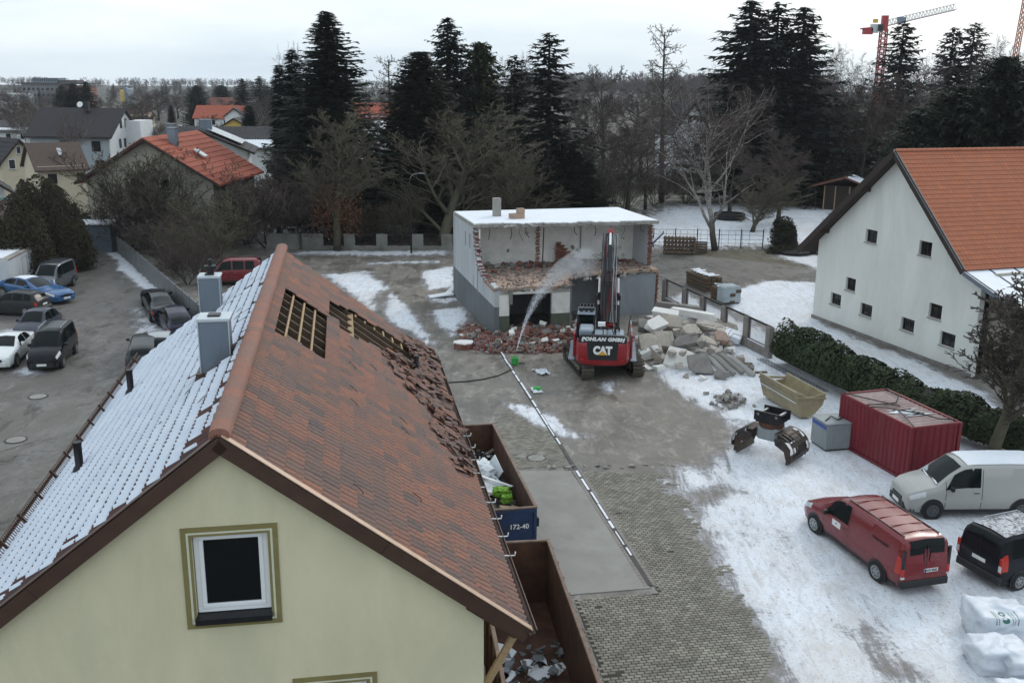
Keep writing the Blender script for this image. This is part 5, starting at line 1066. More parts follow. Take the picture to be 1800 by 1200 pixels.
def car(name, label, kind, paintm, loc, rz, group, scale=(1, 1, 1), rimm='rim', plate=None, roofstuff=None, snowroof=False, darkwin=None, sides=None):
    """local frame: nose at -y, tail at +y, centred"""
    c = CARS[kind]; st = c['st']; L = c['L']; t = thing(name, label, 'van' if 'van' in kind else 'car', loc, rz, group); t.scale = scale
    xs = sorted(set([s[0] for s in st] + [i * .2 for i in range(int(L / .2))])); ks = [0, .5, 1, 1.5, 2, 2.5, 3, 3.5, 4, 4.5, 5]
    mb = MB(); n = len(ks) * 2 - 1
    for x in xs:
        row = [sect(st, x, k) for k in ks]; full = [(w_, z) for w_, z in row] + [(-w_, z) for w_, z in row[-2::-1]]
        mb.v += [(w_, x - L / 2, z) for w_, z in full]
    for i in range(len(xs) - 1):
        for j in range(n - 1): mb.f.append((i * n + j, i * n + j + 1, (i + 1) * n + j + 1, (i + 1) * n + j))
        mb.f.append((i * n, (i + 1) * n, (i + 1) * n + n - 1, i * n + n - 1))
    mb.f += [tuple(range(n))[::-1], tuple((len(xs) - 1) * n + j for j in range(n))]; mb.m = [0] * len(mb.f)
    body = mb.build('body', paintm, t, 38, fix=True)
    def panel(nm, xr, kr, sgn, mat, off=.008, par=t, nx_=5, nk=3, xr2=None):
        """patch lying on the body surface; xr at the lower edge, xr2 at the upper edge"""
        m = MB(); xr2 = xr2 or xr
        for i in range(nx_ + 1):
            for j in range(nk + 1):
                fk = j / nk; x = (xr[0] + (xr[1] - xr[0]) * i / nx_) * (1 - fk) + (xr2[0] + (xr2[1] - xr2[0]) * i / nx_) * fk; k = kr[0] + (kr[1] - kr[0]) * fk
                w_, z = sect(st, x, k); wa, za = sect(st, x, min(5, k + .02)); wc, zc = sect(st, x, max(0, k - .02)); nrm = Vector((za - zc, -(wa - wc))); nrm = nrm.normalized() if nrm.length > 0 else Vector((0, 1))
                m.v.append((sgn * (w_ + nrm.x * off), x - L / 2, z + nrm.y * off))
        for i in range(nx_):
            for j in range(nk): m.f.append((i * (nk + 1) + j, (i + 1) * (nk + 1) + j, (i + 1) * (nk + 1) + j + 1, i * (nk + 1) + j + 1)); m.m.append(0)
        return m.build(nm, mat, par, True)
    def topglass(nm, xr, kin, mat='car_glass', off=.012):
        m = MB(); q = [kin, 4.5, 5, 4.5, kin]; sg = [1, 1, 1, -1, -1]; N = 6
        for i in range(N + 1):
            x = xr[0] + (xr[1] - xr[0]) * i / N; z_prev = catmull(st, max(0, x - .05))[2]; z_next = catmull(st, min(L, x + .05))[2]; sl_ = (z_next - z_prev) / .1; nn_ = Vector((0, -sl_, 1)).normalized() * off
            for k, s in zip(q, sg): w_, z = sect(st, x, k); m.v.append((s * w_ * .985, x - L / 2 + nn_.y, z + nn_.z))
        for i in range(N):
            for j in range(4): m.f.append((i * 5 + j, i * 5 + j + 1, i * 5 + 6 + j, i * 5 + 5 + j)); m.m.append(0)
        return m.build(nm, mat, t, True)
    topglass('windscreen', c['ws'], 4.05)
    if c['rear']: topglass('rear_window', c['rear'], 4.05)
    sd = c['side'] if sides is None else sides
    for s in (-1, 1):
        for x0_, x0t, x1_ in sd: panel('side_window', (x0_, x1_), (2.12, 3.05), s, 'car_glass', xr2=(x0t, x1_ - (.05 if x1_ > L - 1 else 0)))
        panel('sill_trim', (.25, L - .2), (.02, .3), s, 'black_plastic', .012, nx_=12, nk=1)
        for xd in [q[2] + .06 for q in sd[:2]] + [sd[0][0] + .02]: panel('door_seam', (xd, xd + .02), (.3, 2.95), s, 'black_plastic', .006, nx_=1, nk=6)
        panel('door_handle', (sd[0][2] - .22, sd[0][2] - .04), (1.7, 1.78), s, 'black_plastic', .03, nx_=1, nk=1)
        # lamps
        panel('headlight', (.1, .62), (1.75, 2.6), s, 'lamp_clear', .012); panel('tail_light', (L - .26, L - .04), (1.2, 2.4 if 'van' in kind else 1.95), s, 'lamp_red', .012)
        for xw in c['wb']:
            w0, _ = sect(st, xw, .8); r_ = c['wr']
            m = MB(); m.lathe([(r_ + .07, -.02), (r_ + .07, .02)], 20, Matrix.Translation((s * (w0 - .0), xw - L / 2, r_ + .02)) @ Matrix.Rotation(s * R(90), 4, 'Y')); m.build('wheel_arch', 'black_plastic', t)
            Tw = Matrix.Translation((s * (w0 - .16), xw - L / 2, r_)) @ Matrix.Rotation(s * R(90), 4, 'Y')
            m = MB(); m.lathe([(r_ * .6, -.04), (r_ * .95, -.04), (r_, 0), (r_, .17), (r_ * .94, .215), (r_ * .66, .215)], 20, Tw); wh = m.build('wheel', 'tyre', t, 40)
            m = MB(); m.lathe([(r_ * .66, .12), (r_ * .66, .226), (r_ * .58, .219), (r_ * .2, .222), (r_ * .12, .236)], 16, Tw); m.build('rim', rimm, wh, 30)
            m = MB()
            for q in range(7): m.box((0, 0, 0), (r_ * .13, r_ * .12, .02), T=Tw @ Matrix.Rotation(q * 6.283 / 7, 4, 'Z') @ Matrix.Translation((r_ * .42, 0, .221)))
            tag(m.build('rim_slots', 'black_plastic', wh), kind='stuff')
        m = MB(); m.box((s * (catmull(st, c['mirror'])[3] + .08), c['mirror'] - L / 2, catmull(st, c['mirror'])[1] + .1), (.2, .12, .17)); m.build('mirror', 'black_plastic' if 'van' in kind else paintm, t, bev=.03)
    # bumpers, grille, plates
    m = MB(); w_ = catmull(st, L - .05)[3]; m.prism([(-w_, L / 2 - .14), (w_, L / 2 - .14), (w_ * .97, L / 2 + .05), (-w_ * .97, L / 2 + .05)], .3, .56, 'z'); m.build('rear_bumper', 'black_plastic' if 'van' in kind else paintm, t, fix=True, bev=.03)
    m = MB(); w_ = catmull(st, .15)[3]; m.prism([(-w_, -L / 2 + .2), (-w_ * .72, -L / 2 - .04), (w_ * .72, -L / 2 - .04), (w_, -L / 2 + .2)], .24, .5, 'z'); m.build('front_bumper', 'black_plastic' if 'van' in kind else paintm, t, fix=True, bev=.03)
    m = MB(); m.box((0, -L / 2 + .0, .58), (.8, .06, .13)); m.build('grille', 'black_plastic', t)
    for sg, yy, zz in ((-1, -L / 2 - .055, .42), (1, L / 2 + .03 if 'van' not in kind else L / 2 + .012, .72 if 'van' not in kind else .86)):
        m = MB(); m.box(((-.2 if (sg > 0 and kind == 'van') else 0), yy, zz), (.52, .015, .12)); m.build('number_plate', 'plate', t)
    if 'van' in kind:
        m = MB(); m.box((0, L / 2 - .005, 1.15), (.02, .02, 1.2)); m.build('door_gap', 'black_plastic', t)
    if snowroof:
        m = MB(); q = [3.9, 4.4, 5, 4.4, 3.9]; sg = [1, 1, 1, -1, -1]; X0, X1 = snowroof; N = 12
        for i in range(N + 1):
            x = X0 + (X1 - X0) * i / N
            for k, s in zip(q, sg): w_, z = sect(st, x, k); m.v.append((s * w_ * .97, x - L / 2, z + .03))
        for i in range(N):
            for j in range(4): m.f.append((i * 5 + j, i * 5 + j + 1, i * 5 + 6 + j, i * 5 + 5 + j)); m.m.append(0)
        m.build('roof_snow', 'snow', t, True)
    if roofstuff == 'rails':
        for s in (-1, 1): m = MB(); zt = catmull(st, 2.6)[2] + .06; m.path([(s * .62, 2.0 - L / 2, zt - .05), (s * .62, 2.15 - L / 2, zt + .02), (s * .62, L * .82 - L / 2, zt + .02), (s * .62, L * .85 - L / 2, zt - .05)], .025, 6); m.build('roof_rail', 'silver', t)
    if roofstuff == 'bars':
        for x in (2.0, 2.9, 3.9): m = MB(); m.box((0, x - L / 2, 2.0), (1.5, .07, .05)); m.build('roof_bar', 'black_plastic', t)
    if roofstuff == 'ribs':
        for x in (2.45, 3.0, 3.55, 4.1, 4.55): m = MB(); m.box((0, x - L / 2, 1.965), (1.2, .03, .02)); m.build('roof_seam', paintm, t)
        for s in (-1, 1): m = MB(); m.box((s * .66, 3.5 - L / 2, 1.945), (.03, 2.6, .03)); m.build('roof_gutter', 'black_plastic', t)
    return t
def place(front, rear):
    """heading from two ground points: nose and tail"""
    a, b = Vector(front[:2]), Vector(rear[:2]); d = b - a; return ((a + b) / 2), math.atan2(-d.x, d.y), d.length
def park(name, label, kind, pm, front, rear, group=None, hs=1.0, **k):
    c, rz, Ld = place(front, rear); s = Ld / CARS[kind]['L']; return car(name, label, kind, pm, (c.x, c.y, 0), rz, group, (k.pop('ws', 1.0), s, hs), **k)
# vans at the right: centre line from wheel contacts
fl, rl = G(1431, 933), G(1545, 1022); d = (rl - fl).normalized(); rt = Vector((-d.y, d.x, 0))  # toward the van's far side
cf = fl + rt * .9 - d * 1.0; cr_ = rl + rt * .9 + d * 1.1
redvan = park('delivery_van', 'dark red delivery van with ribbed roof parked on the snow', 'van', 'paint_red', cf, cr_, 'vans parked on the snow', 1.02, rimm='rim', roofstuff='ribs')
Lv = 5.1
for s, x in ((1, -.48), (-1, -.5)):
    pass
m = MB(); m.box((.955, -.55, .86), (.012, .42, .36)); m.build('door_sticker', 'plate', redvan); m = MB(); m.prism([(-.6, .93), (-.5, .93), (-.55, .99)], .964, .97, 'x'); m.build('sticker_emblem', 'ink', redvan, fix=True)
lettering('POHLAN GMBH', .1, (.918, 1.5, 1.4), 'ink', redvan, rot=(R(90), R(0), R(90)), off=.004)
for s in (-1, 1):
    m = MB(); m.box((s * .37, 2.525, 1.45), (.6, .02, .46)); m.build('rear_door_window', 'car_glass', redvan, bev=.02); m = MB(); m.bar((s * .1, 2.56, 1.2), (s * .13, 2.545, 1.5), .02, .02); m.build('wiper', 'black_plastic', redvan)
    m = MB(); m.box((s * .87, 2.53, 1.25), (.1, .05, .75)); m.build('lamp_pillar', 'black_plastic', redvan); m = MB(); m.box((s * .87, 2.54, .85), (.13, .06, .28)); m.build('tail_lamp', 'lamp_red', redvan, bev=.02); m = MB(); m.box((s * .87, 2.55, .68), (.12, .05, .07)); m.build('reverse_lamp', 'lamp_clear', redvan)
lettering('M EV 8332', .1, (-.2, 2.577, .86), 'ink', redvan, rot=(R(90), 0, R(180)), off=.002); m = MB(); m.box((.035, 2.575, .86), (.045, .006, .11)); m.build('plate_band', 'plate_blue', redvan)
wf = G(1625, 905); wv = car('panel_van', 'pale grey panel van with snow on its roof and bonnet wipers up', 'van', 'paint_beige', (18.2, 36.7, 0), R(-88), 'vans parked on the snow', (1.05, 1.1, 1.12), rimm='rim_dark', snowroof=(2.1, 4.9))
m = MB(); m.box((-.55, -1.32, 1.345), (.3, .02, .2), rot=Matrix.Rotation(R(-55), 3, 'X')); m.build('windscreen_paper', 'tarp_clear', wv)
for s in (0, 1): m = MB(); m.bar((.72 - s * .75, -1.5, 1.235), (.12 - s * .75, -1.42, 1.26), .05, .03); m.build('snowy_wiper', 'snow', wv)
bv = car('parked_van', 'black compact van with snow dusted roof at the right edge', 'boxvan', 'paint_black', (18.0, 31.5, 0), R(112), 'vans parked on the snow', (1.05, 1.05, 1.04), rimm='rim', snowroof=(2.0, 4.0), roofstuff='rails')
for q in bv.children:
    if q.name.startswith('roof_snow'): q.data.materials.clear(); q.data.materials.append(MAT['snow_dusting'])
for s in (-1, 1): m = MB(); m.box((s * .85, 2.14, .95), (.12, .08, .5)); m.build('tail_lamp', 'lamp_red', bv, bev=.02); m = MB(); m.box((s * .85, 2.15, .86), (.1, .075, .2)); m.build('reverse_lamp', 'lamp_clear', bv)
# parking lot at the left
GL = 'cars in the parking lot'
park('parked_van', 'black compact van with silver roof rails parked nearest in the lot', 'boxvan', 'paint_black', G(75, 655), G(113, 615), GL, 1.1, rimm='rim', roofstuff='rails')
park('parked_car', 'white coupe at the left edge of the parking lot', 'coupe', 'paint_white', G(-8, 654), G(40, 612), GL, 1.12)
park('parked_car', 'dark blue grey hatchback behind the white coupe', 'hatch', 'paint_mid', G(45, 608), G(90, 580), GL, 1.25)
park('parked_car', 'dark grey estate car parked beside the blue coupe', 'estate', 'paint_darkgrey', G(-22, 549), G(81, 553), GL, 1.15)
park('parked_car', 'bright blue coupe with snow on its roof', 'coupe', 'paint_blue', G(118, 534), G(6, 514), GL, 1.15, ws=1.1, snowroof=(2.3, 3.2))
park('passenger_van', 'grey passenger van with roof bars beside the white box trailer', 'van', 'paint_grey', G(72, 520), G(118, 498), GL, 1.12, roofstuff='bars', sides=[(1.3, 1.62, 2.3), (2.4, 2.4, 4.6)])
park('parked_car', 'black sedan parked against the grey fence', 'coupe', 'paint_black', G(268, 526), G(293, 572), GL, 1.15)
park('parked_car', 'dark navy hatchback half hidden behind the snowy roof', 'hatch', 'paint_navy', G(296, 560), G(324, 606), GL, 1.2)
park('parked_car', 'dull grey car mostly hidden behind the snowy roof edge', 'estate', 'paint_darkgrey', G(262, 604), G(250, 660), GL, 1.0)
park('parked_car', 'silver car mostly hidden behind the snowy roof edge', 'hatch', 'paint_silver', G(290, 605), G(277, 640), GL, 1.0)
park('parked_van', 'red van under bare branches behind the house ridge', 'boxvan', 'paint_red', G(352, 500), G(462, 497), GL, 1.15)
# white box trailer
a, b = G(22, 520), G(97, 473); d = (b - a).normalized(); trz = math.atan2(-d.x, d.y); tr = thing('box_trailer', 'long white box trailer with a greyed roof at the left edge', 'trailer', (a.x, a.y, 0), trz); Lt = (b - a).length
mb = MB(); mb.box((-1.35, Lt / 2, 1.75), (2.7, Lt, 2.1)); mb.build('box', 'trailer_white', tr, bev=.03); mb = MB(); mb.box((-1.35, Lt / 2, 2.82), (2.62, Lt - .1, .04)); mb.build('roof', 'concrete', tr)
mb = MB(); mb.box((-1.35, Lt / 2, .45), (2.2, Lt, .5)); mb.build('chassis', 'dark_metal', tr)
for y0_, w_, z_ in ((Lt * .32, 1.2, 1.7), (Lt * .72, 1.2, 1.85)): ring(MB(), 0, z_, .6, .75, .03, -.01, .01).build('hatch_door', 'galv', tr).matrix_local = Matrix.Translation((.01, y0_, 0)) @ Matrix.Rotation(R(90), 4, 'Z')
for x in (0.01, -2.7): mb = MB(); mb.box((x, Lt / 2, 2.8), (.05, Lt, .07)); mb.build('edge_rail', 'rust_rim', tr)
for y0_ in (Lt * .6, Lt * .72):
    for x in (-.2, -2.5): mb = MB(); mb.lathe([(.2, -.14), (.42, -.14), (.45, -.1), (.45, .1), (.42, .14), (.2, .14)], 14, Matrix.Translation((x, y0_, .45)) @ Matrix.Rotation(R(90), 4, 'Y')); mb.build('wheel', 'tyre', tr, 40)
mb = MB(); mb.box((-1.6, Lt * .35, 2.86), (2.0, Lt * .6, .05)); mb.build('roof_snow', 'snow', tr)
# ---------------------------------------------------------------- things standing on the snow at the right
a, b = G(1592, 849), G(1470, 779); d = (b - a).normalized(); rz = math.atan2(-d.x, d.y); ct = thing('shipping_container', 'dark red corrugated steel container with straps over its roof', 'container', (a.x, a.y, 0), rz); LC, WC, HC = (b - a).length, 2.55, 2.5
def corr(n, y0_, y1_, amp, fn):
    mb = MB(); pts = []
    for k in range(n):
        y = y0_ + (y1_ - y0_) * k / n; st_ = (y1_ - y0_) / n; pts += [(y, 0), (y + st_ * .35, 0), (y + st_ * .5, amp), (y + st_ * .85, amp)]
    pts.append((y1_, 0))
    for y, o_ in pts: mb.v += [fn(y, o_, 0), fn(y, o_, 1)]
    mb.f = [(2 * i, 2 * i + 2, 2 * i + 3, 2 * i + 1) for i in range(len(pts) - 1)]; mb.m = [0] * len(mb.f); return mb
corr(16, .12, LC - .12, .05, lambda y, o, t: (.05 - o, y, .2 if t == 0 else HC - .12)).build('side_wall', 'container_red', ct)
corr(16, .12, LC - .12, .05, lambda y, o, t: (WC - .05 + o, y, .2 if t == 0 else HC - .12)).build('side_wall', 'container_red', ct)
corr(7, .12, WC - .12, .05, lambda x, o, t: (x, .05 + o * -1 + .05, .2 if t == 0 else HC - .12)).build('end_wall', 'container_red', ct)
corr(7, .12, WC - .12, .05, lambda x, o, t: (x, LC - .05 - o, .2 if t == 0 else HC - .12)).build('end_wall', 'container_red', ct)
corr(15, .12, LC - .12, .03, lambda y, o, t: (.12 if t == 0 else WC - .12, y, HC - .05 - o)).build('roof', 'container_roof', ct)
for x in (.06, WC - .06):
    for y in (.06, LC - .06): mb = MB(); mb.box((x, y, HC / 2), (.14, .14, HC - .02)); mb.build('corner_post', 'container_red', ct)
    for z in (.1, HC - .06): mb = MB(); mb.box((x, LC / 2, z), (.1, LC - .28, .12)); mb.build('long_rail', 'container_red', ct)
for y in (.06, LC - .06):
    for z in (.1, HC - .06): mb = MB(); mb.box((WC / 2, y, z), (WC - .28, .1, .12)); mb.build('cross_rail', 'container_red', ct)
rc = random.Random(2)
for pts in ([(0, LC, 0), (.5, LC * .8, 0), (1.2, LC * .55, 0), (1.3, LC * .5, 0)], [(2.4, LC, 0), (2.2, LC * .75, 0), (1.5, LC * .6, 0), (.9, LC * .58, 0), (.02, LC * .62, 0)], [(.1, .05, 0), (.5, LC * .2, 0), (.9, LC * .42, 0), (.6, LC * .5, 0), (.0, LC * .56, 0)], [(2.4, .3, 0), (1.8, LC * .12, 0), (1.5, LC * .3, 0), (.9, LC * .42, 0)]):
    mb = MB(); mb.path([(x, y, HC + .03) for x, y, z in pts], .028, 5); mb.build('lashing_strap', 'hose_black', ct)
for k in range(7):
    mb = MB(); pts = [(rc.uniform(.5, 1.9) + math.cos(q) * rc.uniform(.15, .35), LC * rc.uniform(.28, .3) + k * .12 + math.sin(q) * rc.uniform(.08, .16)) for q in [i * 1.05 for i in range(6)]]; mb.prism(pts, HC - .04, HC - .01, 'z'); mb.build('snow_patch', 'snow', ct, fix=True)
for k, off in enumerate(((1.25, -.28), (1.75, -.3), (2.15, -.35))):
    p = ct.matrix_basis @ Vector((off[0], off[1], 0)); mb = MB(); n = 18; mb.path([(math.cos(i * 6.283 / n) * .28, 0, .34 + math.sin(i * 6.283 / n) * .3) for i in range(n + 1)], .045 if k == 0 else .025, 6, False); o = mb.build('cable_ring', 'hose_black' if k == 0 else 'galv'); o.location = p; o.rotation_euler = (R(25), 0, rz + .2 * k); tag(o, ['thick black ring', 'thin grey ring', 'outermost grey ring'][k] + ' leaning against the end of the red container', 'ring')
# grey generator box
a, b, c_ = G(1450, 794), G(1424, 776), G(1489, 788); d = (b - a); rz = math.atan2(-d.x, d.y); gb = thing('generator_box', 'grey metal generator cabinet beside the red container', 'cabinet', (a.x, a.y, 0), rz); ly = d.length; lx = (c_ - a).length
mb = MB(); mb.box((lx / 2, ly / 2, .68), (lx, ly, 1.2)); mb.build('cabinet', 'box_grey', gb, bev=.02); mb = MB(); mb.box((lx / 2, ly / 2, 1.31), (lx + .08, ly + .08, .07)); mb.build('lid', 'box_grey', gb, bev=.02)
mb = MB(); mb.box((-.012, ly / 2, 1.12), (.02, ly - .1, .16)); mb.build('vent_strip', 'plate_blue', gb); mb = MB(); mb.box((lx / 2, ly / 2, .05), (lx - .1, ly - .1, .08)); mb.build('skid', 'dark_metal', gb)
ring(MB(), lx / 2, .6, lx / 2 - .06, .45, .02, -.012, 0).build('panel_frame', 'box_grey', gb); mb = MB(); mb.path([(lx * .1, ly * .3, 1.36), (lx * .5, ly * .6, 1.42), (lx * .6, ly * .3, 1.38), (lx * .95, ly * .5, 1.37)], .03, 5); mb.build('cable', 'hose_black', gb)
# yellowish digger bucket lying on the snow
a, b = G(1398, 738), G(1346, 706); d = (b - a); rz = math.atan2(-d.x, d.y); bk = thing('dumper_skip', 'dirty yellow steel dumper tray lying on snow before the hedge', 'tray', (a.x, a.y, 0), rz); LB = 3.7
sec = [(.25, .12), (.9, .12), (1.45, .7), (1.6, 1.3), (1.52, 1.3), (1.35, .75), (.85, .2), (.3, .2), (-.02, 1.45), (-.12, 1.45)]
mb = MB(); mb.prism(sec, 0, LB, 'y'); mb.build('shell', 'bucket_yellow', bk, fix=True)
mb = MB(); mb.prism([(.25, .12), (.9, .12), (1.45, .7), (1.6, 1.3), (.7, 1.15), (-.1, 1.42)], -.05, .0, 'y'); mb.build('end_plate', 'bucket_yellow', bk, fix=True)
mb = MB(); mb.prism([(.25, .12), (.9, .12), (1.45, .7), (1.55, 1.0), (.7, .9), (-.05, 1.1)], LB, LB + .05, 'y'); mb.build('end_plate', 'bucket_yellow', bk, fix=True)
for y in (-.08, LB): mb = MB(); mb.bar((-.12, y, 1.2), (1.58, y, 1.05), .08, .1); mb.build('rim_bar', 'bucket_yellow', bk)
for k in range(4): mb = MB(); mb.bar((-.1 + k * .11, .1, 1.1 - k * .25), (-.1 + k * .11, LB - .1, 1.1 - k * .25), .04, .03); mb.build('snow_ledge' if k % 2 else 'wear_bar', 'snow' if k % 2 else 'bucket_yellow', bk)
# demolition sorting grapple
p = G(1352, 800); gp = thing('sorting_grapple', 'rusty steel demolition grapple with slotted jaws resting on the snow', 'grapple', (p.x, p.y, 0), R(-40)); gp.scale = (1.1, 1.1, 1.1)
for s in (-1, 1):
    prof = []
    for i in range(9): q = i / 8; ang = R(100 - 118 * q); prof.append((s * (.45 + .75 * math.cos(ang) * 1 + .2), .62 + .62 * math.sin(ang) - .1 * q))
    mb = MB(); yy = [-.72, -.66, -.56, -.46, -.36, -.26, -.1, .1, .26, .36, .46, .56, .66, .72]; N = len(prof); n_y = len(yy)
    for o_ in (0, .05):
        for y in yy:
            for i, (x, z) in enumerate(prof): mb.v.append((x - s * o_, y, z))
    jaw_solid = MB()
    for j in range(n_y - 1):
        for i in range(N - 1):
            slot = j in (1, 2, 4, 8, 10, 11) and i in (1, 2, 3, 5, 6)
            if slot: continue
            q = (j * N + i, j * N + i + 1, (j + 1) * N + i + 1, (j + 1) * N + i); mb.f.append(q); mb.f.append(tuple(v + N * n_y for v in q[::-1])); mb.m += [0, 0]
    jw = mb.build('jaw', 'grapple_steel', gp)
    mb = MB(); mb.box((s * 1.12, 0, .22), (.1, 1.5, .3), rot=Matrix.Rotation(s * .2, 3, 'Y')); mb.build('cutting_edge', 'track_steel', jw)
    for y in (-.74, .74):
        mb = MB(); mb.prism([(s * .5, 1.05), (s * .85, 1.1), (s * 1.2, .75), (s * 1.25, .15), (s * 1.1, .15), (s * .95, .6), (s * .55, .8)], y - .025, y + .025); mb.build('jaw_cheek', 'grapple_steel', jw, fix=True)
    mb = MB(); mb.bar((s * .1, .0, 1.0), (s * .95, 0, 1.02), .62, .34); mb.build('jaw_arm', 'grapple_steel', jw)
mb = MB(); mb.box((0, 0, 1.05), (.9, .9, .55)); mb.build('housing', 'box_grey', gp, bev=.08); mb = MB(); mb.lathe([(.5, 1.3), (.52, 1.38), (.5, 1.5), (.42, 1.52)], 18); mb.build('slewing_ring', 'rust', gp, 40)
mb = MB(); mb.box((0, 0, 1.56), (1.0, .95, .08)); mb.build('top_plate', 'dark_metal', gp)
for y in (-.45, .45): mb = MB(); mb.box((0, y, 1.78), (1.15, .07, .4)); mb.build('bracket_cheek', 'dark_metal', gp)
mb = MB(); mb.tube((-.4, -.5, 1.85), (-.4, .5, 1.85), .06); mb.tube((.4, -.5, 1.85), (.4, .5, 1.85), .06); mb.build('mount_pin', 'galv', gp)
# white bulk bags in the corner
r8 = random.Random(14)
for px, py, sx, sy, sz, lab, sd in ((1752, 1095, .85, .75, .5, 'white bulk bag with green print at the back of the bag group', 1), (1752, 1155, .8, .65, .42, 'white bulk bag lying before the printed one', 2), (1800, 1170, .7, .7, .42, 'white bulk bag cut by the right edge', 3), (1812, 1235, .8, .6, .35, 'white bulk bag in the lower right corner', 4)):
    p = G(px, py, sz * .6); bagblob('bulk_bag', (p.x, p.y, sz * .8), sx, sy, sz, 'bag_white', lab, sd * 7, .2, 'bag', 1.3)
bo = bpy.data.objects['bulk_bag']
def on_bag(u, v):   # point of the printed bag's front, in its own frame
    return Vector((-.3 + u, -.72 + .25 * abs(u) + .18 * v, .12 + v))
bpy.context.view_layer.update(); dgr = bpy.context.evaluated_depsgraph_get()
def stick_on(pts2, name):
    vs = []
    for u, v in pts2:
        o_ = Vector((u, -2.0, 1.6)); hit, loc, nrm, _ = bo.ray_cast(Vector((u, -1.6, v + 1.2)), Vector((0, 1.0, -.75)).normalized())
        vs.append(loc + nrm * .006 if hit else None)
    return vs
def decal(quads):
    mb = MB()
    for q in quads:
        vs = stick_on(q, '')
        if any(v is None for v in vs): continue
        mb.add(vs, [tuple(range(len(vs)))])
    return mb
ringq = []
for cx0, cy0, ro, ri in ((-.12, .14, .1, .05), (-.12, -.12, .12, .0)):
    for i in range(12):
        a0, a1 = i * .5236, (i + 1) * .5236; ringq.append([(cx0 + ro * math.cos(a0), cy0 + ro * math.sin(a0)), (cx0 + ro * math.cos(a1), cy0 + ro * math.sin(a1)), (cx0 + max(ri, .01) * math.cos(a1), cy0 + max(ri, .01) * math.sin(a1)), (cx0 + max(ri, .01) * math.cos(a0), cy0 + max(ri, .01) * math.sin(a0))])
for x0_, wd_, n in ((-.42, .03, 8), (-.34, .022, 8), (.08, .02, 7), (.16, .02, 7), (.26, .03, 8)):
    for i in range(n):
        y0_ = -.28 + i * .07; ringq.append([(x0_, y0_), (x0_ + wd_, y0_), (x0_ + wd_, y0_ + .055), (x0_, y0_ + .055)])
dm = decal(ringq)
if dm.f: tag(dm.build('green_print', 'bag_green', bo), kind='stuff')
# ---------------------------------------------------------------- white house with the orange roof
A_ = Vector((21.74, 69.84, 0)); WR = math.atan2(-.951, .308); wh = thing('house', 'white rendered house with an orange tiled roof and small dark windows', 'house', A_, WR)
WM = Matrix.Translation(A_) @ Matrix.Rotation(WR, 4, 'Z'); WZ, WXr = 12.4, 7.92; WX0, WZ0, WX1, WZ1 = -1.3, 4.83, 14.84, 6.2; WLEN = 19.0
WWIN = [(5.04, 6.2, 6.31, 7.17), (10.19, 11.3, 6.3, 7.19), (3.45, 4.5, 2.77, 3.66), (1.92, 3.1, 1.46, 2.28), (5.21, 6.45, 1.43, 2.25), (9.33, 10.55, 1.39, 2.21), (11.64, 12.75, 2.72, 3.62), (12.85, 14.1, 1.3, 2.15)]
def wz(x): return (WZ - (WXr - x) * (WZ - WZ0) / (WXr - WX0) if x < WXr else WZ - (x - WXr) * (WZ - WZ1) / (WX1 - WXr)) - .25
mb = MB(); xs = sorted(set([0, 15.6, WXr] + [v for q in WWIN for v in q[:2]]))
for xa, xb in zip(xs, xs[1:]):
    xm = (xa + xb) / 2; z = 0
    for q in sorted([q for q in WWIN if q[0] < xm < q[1]], key=lambda q: q[2]): mb.prism([(xa, z), (xb, z), (xb, q[2]), (xa, q[2])], 0, .35); z = q[3]
    mb.prism([(xa, z), (xb, z), (xb, max(z + .1, wz(xb))), (xa, max(z + .1, wz(xa)))], 0, .35)
mb.build('gable_wall', 'render_white', wh, fix=True)
for q in WWIN:
    xc, zc, hw, hh = (q[0] + q[1]) / 2, (q[2] + q[3]) / 2, (q[1] - q[0]) / 2, (q[3] - q[2]) / 2
    o = ring(MB(), xc, zc, hw, hh, .09, .16, .22).build('window', 'wood_dark', wh); mb = MB(); mb.box((xc, .2, zc), (2 * hw - .16, .012, 2 * hh - .16)); mb.build('pane', 'window_glass', o)
    mb = MB(); mb.box((xc, .195, zc), (.05, .04, 2 * hh - .16)); mb.build('mullion', 'wood_dark', o); mb = MB(); mb.box((xc, .03, q[2] - .03), (2 * hw + .1, .24, .05)); mb.build('sill', 'concrete', o)
mb = MB(); mb.box((.15, WLEN / 2, 2.6), (.3, WLEN - .7, 5.2)); mb.build('side_wall', 'render_white', wh); mb = MB(); mb.box((15.45, WLEN / 2 + .4, 3), (.3, WLEN - 1.2, 6)); mb.build('side_wall', 'beige_wall', wh)
mb = MB(); mb.box((7.8, WLEN, 4), (15.3, .3, 8)); mb.build('back_wall', 'render_white', wh)
mb = MB(); mb.box((7.8, -.03, .12), (15.7, .1, .24)); mb.build('plinth', 'mortar_grey', wh)
for x in (1.0, 5.0, 9.8, 13.6): mb = MB(); mb.box((x, .0, wz(x) - .05), (.22, 1.5, .24)); mb.build('purlin_end', 'wood_dark', wh)
